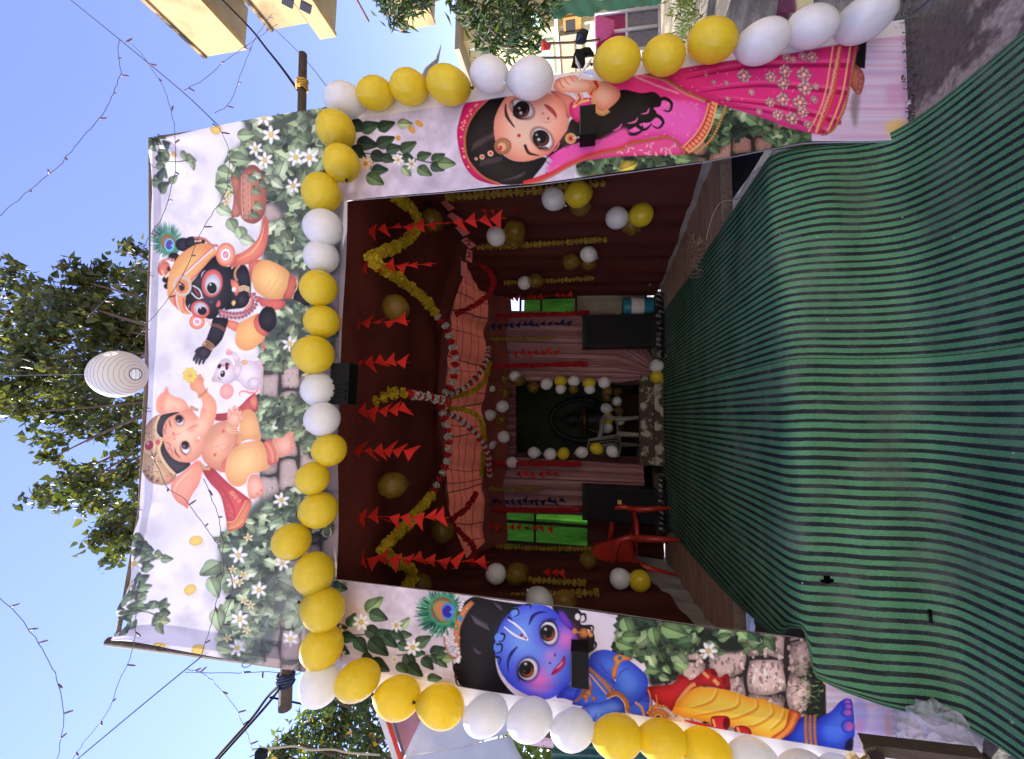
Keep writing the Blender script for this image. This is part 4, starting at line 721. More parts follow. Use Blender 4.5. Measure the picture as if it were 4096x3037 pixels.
    fill([(1684, 914), (1712, 860), (1750, 820), (1780, 772), (1790, 826), (1765, 872), (1730, 900)], (206, 60, 130), dark=(150, 24, 84), vr=5); stroke([(1690, 908), (1740, 864), (1784, 790)], 6, (90, 20, 60), taper=True); stroke([(1715, 870), (1750, 845), (1770, 810)], 7, (240, 220, 236), taper=True)
    ell(1856, 596, 18, 22, (214, 140, 84)); ell(1924, 610, 34, 38, (222, 150, 90), dark=(160, 96, 56), vr=5); ell(1975, 622, 18, 18, (214, 140, 84)); stroke([(1870, 602), (1900, 606)], 10, (214, 150, 96), curve=False); ell(1980, 590, 8, 8, (214, 150, 96))
    # body
    tr(2300, 2400, 1.3925)
    bl2, bd2 = (78, 118, 226), (42, 60, 176)
    fill([(40, 450), (90, 360), (200, 420), (260, 500), (330, 560), (410, 480), (430, 560), (415, 640), (300, 640), (150, 600), (0, 600), (0, 520)], (70, 104, 214), dark=(38, 50, 150), vr=14)
    fill([(78, 320), (110, 282), (180, 272), (270, 310), (370, 385), (407, 445), (385, 530), (320, 580), (250, 570), (190, 520), (228, 440), (170, 430), (120, 385), (78, 370)], bl2, dark=bd2, vr=20, lit=(118, 156, 240))
    stroke([(140, 330), (160, 380), (200, 410)], 8, (52, 70, 180), taper=True); stroke([(240, 430), (260, 390), (310, 370)], 8, (56, 76, 190), taper=True)
    fill([(36, 600), (70, 570), (150, 560), (210, 540), (280, 580), (260, 620), (200, 640), (140, 660), (100, 670), (60, 640)], (88, 126, 226), dark=(46, 56, 160), vr=9, lit=(120, 150, 236))
    for q in [[(80, 610), (70, 650), (84, 690)], [(120, 620), (110, 660), (120, 690)], [(150, 620), (150, 655), (160, 670)]]: stroke(q, 6, (46, 50, 150), taper=True)
    ell(50, 602, 14, 11, (180, 100, 190), soft=1)
    gd, gl = (206, 136, 84), (140, 82, 50)
    stroke([(180, 530), (230, 510), (280, 550), (295, 610)], 26, gd, dark=gl, vr=5); stroke([(178, 542), (232, 524), (272, 560), (284, 616)], 5, (236, 190, 130))
    stroke([(80, 372), (150, 440), (190, 490), (210, 520)], 18, (180, 120, 80)); dots([(84, 384), (150, 430), (215, 490)], 9, 8, (226, 176, 150), (150, 96, 80)); stroke([(80, 400), (130, 460), (180, 520)], 8, (226, 170, 100)); stroke([(75, 420), (90, 480), (60, 560)], 10, gd); stroke([(60, 440), (40, 520), (0, 560)], 16, (150, 96, 70))
    for (x, y, r) in [(75, 510, 20), (105, 540, 13), (90, 480, 12), (60, 530, 16), (45, 500, 12)]: ell(x, y, r, r, gd, dark=gl, vr=3)
    fill([(210, 320), (240, 296), (310, 316), (315, 328), (265, 336), (240, 370), (226, 430), (206, 420), (206, 380), (222, 345)], gd, dark=gl, vr=3); ell(250, 318, 12, 12, (60, 110, 140))
    # sash and dhoti
    rd, rdk = (194, 46, 52), (120, 18, 26)
    fill([(400, 480), (540, 462), (580, 410), (620, 425), (650, 440), (740, 380), (790, 400), (800, 430), (850, 410), (862, 460), (856, 502), (760, 480), (680, 482), (600, 535), (545, 610), (480, 590), (430, 545)], rd, dark=rdk, vr=12)
    stroke([(560, 600), (580, 550), (640, 480), (670, 465)], 22, (218, 150, 100)); stroke([(712, 400), (745, 430)], 18, (218, 150, 100), curve=False); stroke([(770, 440), (800, 470)], 22, (218, 150, 100), curve=False); ell(770, 400, 24, 14, (110, 16, 24), 60); ell(835, 440, 16, 30, (130, 20, 28), 10)
    ydk = (214, 140, 44)
    fill([(545, 622), (600, 535), (680, 482), (800, 490), (850, 498), (920, 522), (1000, 545), (1050, 545), (1090, 570), (1180, 602), (1250, 640), (1205, 720), (1140, 772), (1000, 748), (860, 695), (700, 665)], (242, 192, 76), dark=ydk, vr=18, lit=(246, 206, 98))
    for q in [[(800, 495), (760, 560), (640, 600)], [(920, 525), (900, 590), (780, 620), (660, 640)], [(1010, 548), (1010, 600), (900, 650), (800, 660)], [(1090, 575), (1100, 630), (1000, 690), (900, 690)], [(1170, 605), (1150, 660), (1080, 720)]]:
        stroke(q, 15, (206, 130, 40), taper=True, alpha=.75); stroke([(x - 14, y - 8) for x, y in q], 9, (250, 218, 120), taper=True, alpha=.7)
    fill([(1195, 604), (1252, 640), (1205, 722), (1142, 774), (1082, 758), (1160, 700)], (206, 96, 50), dark=(160, 56, 34), vr=4); stroke([(1225, 625), (1185, 705), (1115, 765)], 22, (226, 150, 80)); stroke([(1250, 640), (1208, 722), (1145, 772)], 8, (196, 50, 44))
    fill([(600, 660), (760, 690), (780, 712), (680, 690)], rd); fill([(755, 650), (800, 638), (852, 645), (860, 690), (830, 720), (770, 705)], rd, dark=rdk, vr=5); ell(838, 680, 18, 32, (100, 14, 22)); stroke([(765, 655), (778, 700)], 14, (222, 160, 110), curve=False)
    fill([(885, 700), (930, 690), (972, 710), (968, 746), (900, 735)], rd, dark=rdk, vr=4); stroke([(900, 698), (910, 730)], 14, (222, 160, 110), curve=False)
    ell(463, 640, 56, 44, gd, dark=gl, vr=6); dots([(405, 620), (440, 585), (500, 590), (525, 630)], 9, 11, (222, 160, 100), gl); ell(463, 645, 34, 26, (226, 166, 104), dark=gl, vr=4); ell(463, 648, 14, 12, (40, 60, 84))
    dots([(500, 600), (540, 630), (545, 660)], 5, 12, (236, 224, 224), (170, 150, 150)); dots([(520, 655), (580, 675), (650, 690)], 10, 7, (214, 156, 90)); stroke([(450, 520), (456, 570), (440, 600)], 7, gd); stroke([(405, 490), (420, 540), (415, 610)], 9, gd); dots([(340, 565), (370, 590), (385, 640)], 7, 8, gd); dots([(290, 620), (330, 640), (345, 640)], 4, 9, gd)
    # leg and foot
    fill([(1248, 650), (1300, 640), (1345, 660), (1345, 805), (1290, 805), (1140, 776), (1200, 725)], (56, 84, 206), dark=(30, 36, 140), vr=12)
    fill([(1338, 668), (1420, 615), (1470, 565), (1500, 550), (1535, 552), (1546, 610), (1548, 680), (1546, 750), (1505, 800), (1500, 850), (1440, 825), (1340, 802)], (66, 100, 224), dark=(36, 50, 170), vr=16, lit=(96, 136, 240))
    for (x, y, rx, ry) in [(1510, 565, 26, 20), (1514, 590, 28, 20), (1508, 622, 34, 24), (1512, 695, 38, 36)]: ell(x, y, rx, ry, (86, 110, 228), dark=(44, 44, 170), vr=5); ell(x + rx * .25, y, rx * .6, ry * .62, (190, 96, 180), soft=1.5)
    fill([(1500, 780), (1540, 760), (1530, 840), (1495, 850)], (24, 22, 60), soft=1)
    for x in (1280, 1305, 1330): dots([(x, 642), (x - 3, 720), (x + 4, 806)], 15, 10, (222, 160, 112), (140, 84, 60))
    # white margin along the outer side
    tr(0, 0, 1)
    fill([(1200, 2632), (1521, 2685), (3442, 3003), (3700, 3046), (3700, 3200), (1200, 3037)], (222, 218, 224), smooth=False)
    tr(2300, 2400, 1.3925)
    fill([(36, 600), (70, 570), (150, 560), (210, 540), (280, 580), (260, 620), (200, 640), (140, 660), (100, 670), (60, 640)], (88, 126, 226), dark=(46, 56, 160), vr=9, lit=(120, 150, 236))
    for q in [[(80, 610), (70, 650), (84, 690)], [(120, 620), (110, 660), (120, 690)], [(150, 620), (150, 655), (160, 670)]]: stroke(q, 6, (46, 50, 150), taper=True)
    ell(50, 602, 14, 11, (180, 100, 190), soft=1)
    stroke([(180, 530), (230, 510), (280, 550), (295, 610)], 26, gd, dark=gl, vr=5); stroke([(178, 542), (232, 524), (272, 560), (284, 616)], 5, (236, 190, 130))

art_header()
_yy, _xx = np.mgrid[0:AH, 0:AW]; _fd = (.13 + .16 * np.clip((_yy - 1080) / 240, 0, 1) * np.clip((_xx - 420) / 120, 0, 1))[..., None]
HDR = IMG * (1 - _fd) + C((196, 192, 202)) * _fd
def punch(im, s, c):
    m = im.mean(-1, keepdims=True); im = m + (im - m) * s; return ((im - 120) * c + 126).clip(2, 250)
art_right(); RGT = punch(IMG, 1.02, 1.08)
art_left(); LFT = punch(IMG, 1.05, 1.08)
# ================================================================ ground
m = bpy.data.materials.new('worn_concrete_road'); m.use_nodes = True; t = m.node_tree; L = t.links; N = t.nodes.new; b = t.nodes['Principled BSDF']
tc = N('ShaderNodeTexCoord'); n1 = N('ShaderNodeTexNoise'); n1.inputs['Scale'].default_value = 1.15; n1.inputs['Detail'].default_value = 7; n1.inputs['Roughness'].default_value = .62; L.new(tc.outputs['Object'], n1.inputs['Vector'])
n2 = N('ShaderNodeTexNoise'); n2.inputs['Scale'].default_value = 45; n2.inputs['Detail'].default_value = 6; L.new(tc.outputs['Object'], n2.inputs['Vector'])
r1 = N('ShaderNodeValToRGB'); e = r1.color_ramp.elements; e[0].position, e[1].position = .495, .525; e[0].color = (*lin((88, 82, 78)), 1); e[1].color = (*lin((164, 152, 144)), 1); L.new(n1.outputs[0], r1.inputs[0])
r2 = N('ShaderNodeValToRGB'); e = r2.color_ramp.elements; e[0].position, e[1].position = .3, .75; e[0].color = (.55, .55, .55, 1); e[1].color = (1.25, 1.22, 1.2, 1); L.new(n2.outputs[0], r2.inputs[0])
mx = N('ShaderNodeMixRGB'); mx.blend_type = 'MULTIPLY'; mx.inputs[0].default_value = 1.; L.new(r1.outputs[0], mx.inputs[1]); L.new(r2.outputs[0], mx.inputs[2]); L.new(mx.outputs[0], b.inputs['Base Color'])
r3 = N('ShaderNodeValToRGB'); e = r3.color_ramp.elements; e[0].position, e[1].position = .47, .53; e[0].color = (.42, .42, .42, 1); e[1].color = (.85, .85, .85, 1); L.new(n1.outputs[0], r3.inputs[0]); L.new(r3.outputs[0], b.inputs['Roughness'])
bp = N('ShaderNodeBump'); bp.inputs['Strength'].default_value = .5; bp.inputs['Distance'].default_value = .01; L.new(n2.outputs[0], bp.inputs['Height']); L.new(bp.outputs[0], b.inputs['Normal'])
structure('ground', mesh('ground', [(-150, -150, GZ), (150, -150, GZ), (150, 150, GZ), (-150, 150, GZ)], [(0, 1, 2, 3)], m))
# dark wet asphalt lane on the right, laid a few millimetres above the concrete
wet = mat('wet_asphalt', (80, 75, 72), .4, .3, 2.2, .6, 40, .5, col2=(130, 121, 113), thr=.52, sharp=.06)
pts = [(2.05, 1.4), (1.98, 2.3), (2.2, 3.2), (2.6, 6), (3.2, 14), (14, 16), (13, 5), (8, 2.5), (3.2, 1.65), (2.5, 1.2)]
g = []
for i in range(len(pts)):
    a, c = np.array(pts[i]), np.array(pts[(i + 1) % len(pts)])
    for k in range(10): q = a + (c - a) * k / 10; d = .07 * math.sin(i * 7 + k * 2.3) + .05 * math.sin(k * 5.1 + i); g.append((q[0] + d, q[1] + d * .7, GZ + .004))
structure('road', mesh('road', g, [tuple(range(len(g)))], wet))
g = [(3.05 + .55 * math.cos(a) * (1 + .25 * math.sin(3 * a)), 3.1 + .3 * math.sin(a) * (1 + .2 * math.cos(5 * a)), GZ + .008) for a in np.linspace(0, 2 * math.pi, 40, endpoint=False)]
structure('water_puddle', mesh('water_puddle', g, [tuple(range(40))], mat('puddle_water', (60, 60, 64), .04, .05, 3, 0, 1, .8)))
# ================================================================ printed banners
FY = 2.175
def banner_mat(name, trans, rough):
    m = bpy.data.materials.new(name); m.use_nodes = True; t = m.node_tree; L = t.links; N = t.nodes.new; b = t.nodes['Principled BSDF']
    a = N('ShaderNodeVertexColor'); a.layer_name = 'print'; L.new(a.outputs[0], b.inputs['Base Color']); b.inputs['Roughness'].default_value = rough; b.inputs['Specular IOR Level'].default_value = .15
    tc = N('ShaderNodeTexCoord'); n = N('ShaderNodeTexNoise'); n.inputs['Scale'].default_value = 5; n.inputs['Detail'].default_value = 5; L.new(tc.outputs['Object'], n.inputs['Vector'])
    bp = N('ShaderNodeBump'); bp.inputs['Strength'].default_value = .18; bp.inputs['Distance'].default_value = .02; L.new(n.outputs[0], bp.inputs['Height']); L.new(bp.outputs[0], b.inputs['Normal'])
    if trans:
        tb = N('ShaderNodeBsdfTranslucent'); mx = N('ShaderNodeMixShader'); mx.inputs[0].default_value = trans
        L.new(a.outputs[0], tb.inputs[0]); L.new(b.outputs[0], mx.inputs[1]); L.new(tb.outputs[0], mx.inputs[2]); L.new(mx.outputs[0], t.nodes['Material Output'].inputs[0])
    return m
ALB = .9
def sheet(name, A, B, na, nb, art, mt, parent, wrinkle, Y=FY):
    """A, B: photo polylines of the two long sides; the sheet lies in the gate plane, pushed in and out by wrinkle()"""
    s = np.linspace(0, 1, na); t = np.linspace(0, 1, nb)
    a = np.array([onY(x, y, Y) for x, y in lerp_poly(A, s)]); c = np.array([onY(x, y, Y) for x, y in lerp_poly(B, s)])
    P = a[:, None] * (1 - t)[None, :, None] + c[:, None] * t[None, :, None]
    uv = projn(P) * AS                                  # place of each point in the artwork
    x, y = uv[..., 0].clip(0, AW - 2), uv[..., 1].clip(0, AH - 2); xi, yi = x.astype(int), y.astype(int); fx, fy = (x - xi)[..., None], (y - yi)[..., None]
    c4 = art[yi, xi] * (1 - fx) * (1 - fy) + art[yi, xi + 1] * fx * (1 - fy) + art[yi + 1, xi] * (1 - fx) * fy + art[yi + 1, xi + 1] * fx * fy
    c4 = c4.clip(0, 255) / 255; col = np.where(c4 <= .04, c4 / 12.92, ((c4 + .055) / 1.055) ** 2.4) * ALB
    P[..., 1] += wrinkle(P[..., 0], P[..., 2], s[:, None], t[None, :])
    return link(name, gridmesh(name, P, mt, True, attr=col), parent)
flexh, flexp = banner_mat('header_flex_print', .35, .5), banner_mat('pillar_flex_print', .12, .45)
wood = mat('grey_weathered_wood', (112, 98, 84), .8, .3, 8, .5, 50, stretch=(1, 1, 8))
whitef = mat('white_flex_back', (214, 212, 214), .6, .08, 5, .2, 20)
# header: long sides run left -> right in the world (bottom -> top of the photo)
TOP = [(462, 2556), (500, 2440), (520, 2330), (541, 2135), (563, 2073), (576, 1700), (590, 1400), (600, 1098), (606, 930), (611, 779), (603, 660), (596, 553)]
BOT = [(1350, 2712), (1345, 2318), (1362, 1560), (1392, 800), (1398, 415)]
def wr_h(x, z, s, t):
    dx, dz = x + 1.50, z - 4.60; r = np.sqrt(dx * dx + dz * dz); an = np.arctan2(-dz, dx)
    fold = .042 * np.exp(-r / .8) * np.sin(an * 13 + .6) + .024 * np.exp(-r / 1.5) * np.sin(an * 7)
    gen = .006 * np.sin(x * 3.1 + z * 1.7) + .004 * np.sin(x * 7.3 - z * 4.1) + .012 * np.sin(t * math.pi) * np.sin(x * 1.9)
    dx2 = x - 1.9; r2 = np.sqrt(dx2 ** 2 + (z - 4.5) ** 2)
    return fold + gen + .018 * np.exp(-r2 / .4) * np.sin(np.arctan2(4.5 - z, -dx2) * 9) - .004
hd = thing('printed_banner', 'wide printed header banner with elephant-headed child, dark child, white mouse and ivy', 'banner', (.22, FY, 2.95))
hd_inv = Matrix.Translation((-.22, -FY, -2.95))
def adopt(o, root):
    o.matrix_parent_inverse = Matrix.Translation(-Vector(root.location)); return o
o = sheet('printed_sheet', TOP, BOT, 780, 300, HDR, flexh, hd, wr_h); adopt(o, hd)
# thin battens that the sheet is tied to
for (a, c, nm) in [((.2, 4.42), (.2, 4.42), None)]: pass
mb = MB().tube([onY(470, 2550, 2.215), onY(560, 2050, 2.215), onY(582, 1600, 2.215), onY(604, 1000, 2.215), onY(602, 560, 2.215)], .013, 6); adopt(mb.build('top_batten', wood, hd), hd)
for i, (x, y) in enumerate([(470, 2540), (545, 2150), (566, 2040), (580, 1640), (600, 1100), (604, 660), (640, 545), (860, 505), (1120, 462), (640, 2600), (980, 2662), (1180, 2694)]):
    c_ = onY(x, y, FY - .012); adopt(MB().tube([c_ + np.array([.012 * math.cos(t_) + .004 * i % .01, .022 * math.sin(t_) + .012, .016 * math.cos(t_ + .6)]) for t_ in np.linspace(0, 6.28, 12)], .0022, 4).build('cord_tie', mat('dark_cord', (44, 42, 46), .8, .1, 9), hd), hd)
# right pillar banner
def wr_r(x, z, s, t): return .005 * np.sin(z * 2.3 + x * 5) + .0035 * np.sin(z * 9 + x * 14) * np.exp(-((t - 1) / .25) ** 2) + .004 * np.sin(x * 9 - z * 1.1) - .012
OUTR = [(1330, 441), (2000, 338), (2600, 245), (3100, 168), (3613, 90), (3630, 92)]
INNR = [(1360, 806), (2135, 742), (2822, 648), (3224, 571), (3615, 566), (3632, 552)]
pr = thing('printed_banner', 'tall printed pillar banner of a girl in pink veil and long pink skirt', 'banner', (1.7, FY, 0))
o = sheet('printed_sheet', OUTR, INNR, 900, 165, RGT, flexp, pr, wr_r, FY - .006); adopt(o, pr)
OUTL = [(1340, 2716), (1521, 2752), (2021, 2843), (2523, 2926), (3000, 3005), (3442, 3078), (3830, 3142)]
INNL = [(1335, 2317), (1898, 2383), (2318, 2434), (2831, 2508), (3083, 2536), (3450, 2588), (3830, 2642)]
pl = thing('printed_banner', 'tall printed pillar banner of a blue-skinned child in yellow cloth with peacock feather', 'banner', (-1.25, FY, 0))
o = sheet('printed_sheet', INNL, OUTL, 920, 190, LFT, flexp, pl, wr_r, FY - .006); adopt(o, pl)
for root, x0, x1, top, b0 in ((pr, 1.45, 1.93, 2.9, GZ), (pl, -1.43, -1.08, 2.9, GZ)):
    for x in (x0, x1): adopt(MB().box((x, FY + .05, (top + b0) / 2), (.045, .05, top - b0)).build('frame_post', wood, root), root)
    for z in (.12, 1.0, 1.9, 2.75): adopt(MB().box(((x0 + x1) / 2, FY + .05, z), (x1 - x0 - .05, .04, .04)).build('frame_rail', wood, root), root)
# folded edge of the sheet wrapped round each inner post
for root, pts, nm in ((pr, INNR[:5], 1), (pl, INNL, -1)):
    q = np.array([onY(x, y, FY - .006) for x, y in lerp_poly(pts, np.linspace(0, 1, 40))]); P = np.stack([q + [-.001 * nm, -.004, 0], q + [.003 * nm, .012, 0], q + [.012 * nm, .022, 0]], 1)
    adopt(link('folded_edge', gridmesh('folded_edge', P, whitef), root), root)
# poles and beams of the gate
dwood = mat('dark_weathered_wood', (84, 72, 62), .85, .35, 10, .6, 40, stretch=(1, 6, 6))
p0, p1_ = onY(1212, 216, 2.30), onY(1140, 2837, 2.30)
beam = thing('wooden_beam', 'round wooden beam behind the header, its ends sticking out past both sides', 'beam', (0, 2.3, 3.3))
adopt(MB().tube([p0, p0 * .5 + p1_ * .5 + np.array([0, .02, 0]), p1_], [.027, .034, .038], 12).build('pole', dwood, beam, True), beam)
rope_y, rope_k = mat('yellow_rope', (188, 150, 70), .8, .2, 30), mat('black_cable', (22, 21, 24), .85, .1, 10, 0, 1, .1)
def coil(c, ax, r, n, pitch, rt, mt, name, root):
    ax = np.array(ax, float); ax /= np.linalg.norm(ax); u = np.cross(ax, (0, 0, 1.)); u /= np.linalg.norm(u) + 1e-9; b = np.cross(ax, u)
    return adopt(MB().tube([np.array(c) + r * (1 + .1 * math.sin(k * 1.7)) * (math.cos(k * .6) * u + math.sin(k * .6) * b) + ax * pitch * k for k in range(n)], rt, 5).build(name, mt, root, True), root)
ax = (p0 - p1_); d = ax / np.linalg.norm(ax)
coil(p0 - d * .27, ax, .036, 40, .0018, .007, rope_y, 'rope_lashing', beam)
coil(p1_ + d * .14, ax, .046, 44, .0016, .008, mat('blue_rope', (52, 62, 92), .8, .2, 30), 'rope_lashing', beam)
for (px, py, z0, lab) in [(432, 2566, GZ, 'tall upright pole at the left edge of the header, its tip above the corner'), (640, 560, GZ, 'tall upright pole hidden behind the right edge of the header')]:
    p = onY(px, py, 2.25); q = thing('upright_pole', lab, 'pole', (p[0] + .03, 2.25, 0))
    adopt(MB().tube([(p[0] + .05, 2.26, z0), (p[0] + .03, 2.255, p[2] * .5), p], [.03, .028, .026], 10).build('pole', dwood, q, True), q)
# black flood lights on the gate
blkp = mat('black_plastic', (14, 14, 15), .6, .15, 12, .1, 60, .15)
def flood(label, c, w_, h, dpt, fins=0):
    q = thing('flood_light', label, 'flood light', (c[0], c[1], c[2] - h / 2))
    adopt(MB().box(c, (w_, dpt, h)).build('housing', blkp, q), q)
    for k in range(fins): adopt(MB().box((c[0] - w_ * .36 + k * w_ * .18, c[1] - dpt / 2 - .006, c[2]), (w_ * .05, .012, h * .8)).build('fin', blkp, q), q)
    adopt(MB().box((c[0], c[1] - dpt / 2 - .004, c[2] + h * .46), (w_ * .98, .008, h * .07)).build('rim', mat('black_rim', (46, 46, 48), .3, .1, 9), q), q)
    return q
c = onY(1376, 1537, 2.1); flood('black flood light hung under the middle of the header balloons', c, .235, .115, .09, 3)
c = onY(2350, 505, 2.09); flood('small black flood light on the neck of the pink girl banner', c, .165, .085, .10)
c = onY(2319, 2655, 2.09); flood('small black flood light under the chin of the blue child banner', c, .165, .085, .10)
c = onY(1336, 2125, 2.15); q = MB().tube([c + np.array([.028 * math.cos(a), -.02, .03 + .028 * math.sin(a)]) for a in np.linspace(0, 2 * math.pi, 14)], .006, 6).build('metal_clip', mat('steel', (150, 152, 150), .3, .1, 8, metal=.9), None, True); tag(q, 'small metal ring clip below the header, left of the middle', 'clip')
# ================================================================ carpets
def carpet_mat(name, off, per):
    m = bpy.data.materials.new(name); m.use_nodes = True; t = m.node_tree; L = t.links; N = t.nodes.new; b = t.nodes['Principled BSDF']; b.inputs['Roughness'].default_value = .95; b.inputs['Specular IOR Level'].default_value = .03
    uv = N('ShaderNodeUVMap'); sp = N('ShaderNodeSeparateXYZ'); L.new(uv.outputs[0], sp.inputs[0])
    nw = N('ShaderNodeTexNoise'); nw.inputs['Scale'].default_value = 55; nw.inputs['Detail'].default_value = 4; L.new(uv.outputs[0], nw.inputs['Vector'])
    ad = N('ShaderNodeMath'); ad.operation = 'MULTIPLY_ADD'; ad.inputs[1].default_value = .0055; L.new(nw.outputs[0], ad.inputs[0]); L.new(sp.outputs[0], ad.inputs[2])
    def wave(period, phase):
        k = N('ShaderNodeMath'); k.operation = 'MULTIPLY_ADD'; k.inputs[1].default_value = 1 / period; k.inputs[2].default_value = phase; L.new(ad.outputs[0], k.inputs[0])
        f = N('ShaderNodeMath'); f.operation = 'PINGPONG'; f.inputs[1].default_value = .5; L.new(k.outputs[0], f.inputs[0]); return f
    w1 = wave(per, off)
    lo = N('ShaderNodeTexNoise'); lo.noise_dimensions = '1D'; lo.inputs['Scale'].default_value = 19; lo.inputs['Detail'].default_value = 1; L.new(sp.outputs[0], lo.inputs['W'])
    mr = N('ShaderNodeMapRange'); mr.inputs[1].default_value = .3; mr.inputs[2].default_value = .7; mr.inputs[3].default_value = .17; mr.inputs[4].default_value = .26; L.new(lo.outputs[0], mr.inputs[0])
    sb = N('ShaderNodeMath'); sb.operation = 'SUBTRACT'; L.new(w1.outputs[0], sb.inputs[0]); L.new(mr.outputs[0], sb.inputs[1])
    ss = N('ShaderNodeMapRange'); ss.inputs[1].default_value = -.035; ss.inputs[2].default_value = .035; L.new(sb.outputs[0], ss.inputs[0])
    cmx = N('ShaderNodeMixRGB'); cmx.inputs[1].default_value = (*lin((46, 48, 51)), 1); cmx.inputs[2].default_value = (*lin((88, 138, 100)), 1); L.new(ss.outputs[0], cmx.inputs[0])
    fz = N('ShaderNodeTexNoise'); fz.inputs['Scale'].default_value = 240; fz.inputs['Detail'].default_value = 5; L.new(uv.outputs[0], fz.inputs['Vector'])
    fr = N('ShaderNodeMapRange'); fr.inputs[1].default_value = .3; fr.inputs[2].default_value = .7; fr.inputs[3].default_value = .5; fr.inputs[4].default_value = 1.5; L.new(fz.outputs[0], fr.inputs[0])
    ml = N('ShaderNodeMixRGB'); ml.blend_type = 'MULTIPLY'; ml.inputs[0].default_value = 1; L.new(cmx.outputs[0], ml.inputs[1]); L.new(fr.outputs[0], ml.inputs[2])
    ds = N('ShaderNodeTexNoise'); ds.inputs['Scale'].default_value = 2.6; ds.inputs['Detail'].default_value = 9; ds.inputs['Roughness'].default_value = .72; L.new(uv.outputs[0], ds.inputs['Vector'])
    dr = N('ShaderNodeMapRange'); dr.inputs[1].default_value = .48; dr.inputs[2].default_value = .72; dr.inputs[3].default_value = 0; dr.inputs[4].default_value = .6; L.new(ds.outputs[0], dr.inputs[0])
    dm = N('ShaderNodeMixRGB'); dm.inputs[2].default_value = (*lin((112, 118, 108)), 1); L.new(dr.outputs[0], dm.inputs[0]); L.new(ml.outputs[0], dm.inputs[1])
    sp2 = N('ShaderNodeTexVoronoi'); sp2.inputs['Scale'].default_value = 7; L.new(uv.outputs[0], sp2.inputs['Vector'])
    sr = N('ShaderNodeMapRange'); sr.inputs[1].default_value = .02; sr.inputs[2].default_value = .035; sr.inputs[3].default_value = .8; sr.inputs[4].default_value = 0; L.new(sp2.outputs['Distance'], sr.inputs[0])
    sm = N('ShaderNodeMixRGB'); sm.inputs[2].default_value = (*lin((176, 182, 170)), 1); L.new(sr.outputs[0], sm.inputs[0]); L.new(dm.outputs[0], sm.inputs[1])
    wn = N('ShaderNodeTexNoise'); wn.inputs['Scale'].default_value = 1.7; wn.inputs['Detail'].default_value = 7; wn.inputs['Roughness'].default_value = .68; wm = N('ShaderNodeMapping'); wm.inputs['Scale'].default_value = (.7, 1.8, 1); wm.inputs['Location'].default_value = (off * 9, 3, 0); L.new(uv.outputs[0], wm.inputs[0]); L.new(wm.outputs[0], wn.inputs['Vector'])
    wr_ = N('ShaderNodeMapRange'); wr_.inputs[1].default_value = .36; wr_.inputs[2].default_value = .62; wr_.inputs[3].default_value = .74; wr_.inputs[4].default_value = 1.12; L.new(wn.outputs[0], wr_.inputs[0])
    wx_ = N('ShaderNodeMixRGB'); wx_.blend_type = 'MULTIPLY'; wx_.inputs[0].default_value = 1; L.new(sm.outputs[0], wx_.inputs[1]); L.new(wr_.outputs[0], wx_.inputs[2]); L.new(wx_.outputs[0], b.inputs['Base Color'])
    bp = N('ShaderNodeBump'); bp.inputs['Strength'].default_value = .55; bp.inputs['Distance'].default_value = .006; L.new(fz.outputs[0], bp.inputs['Height']); L.new(bp.outputs[0], b.inputs['Normal'])
    return m
DZ = .51
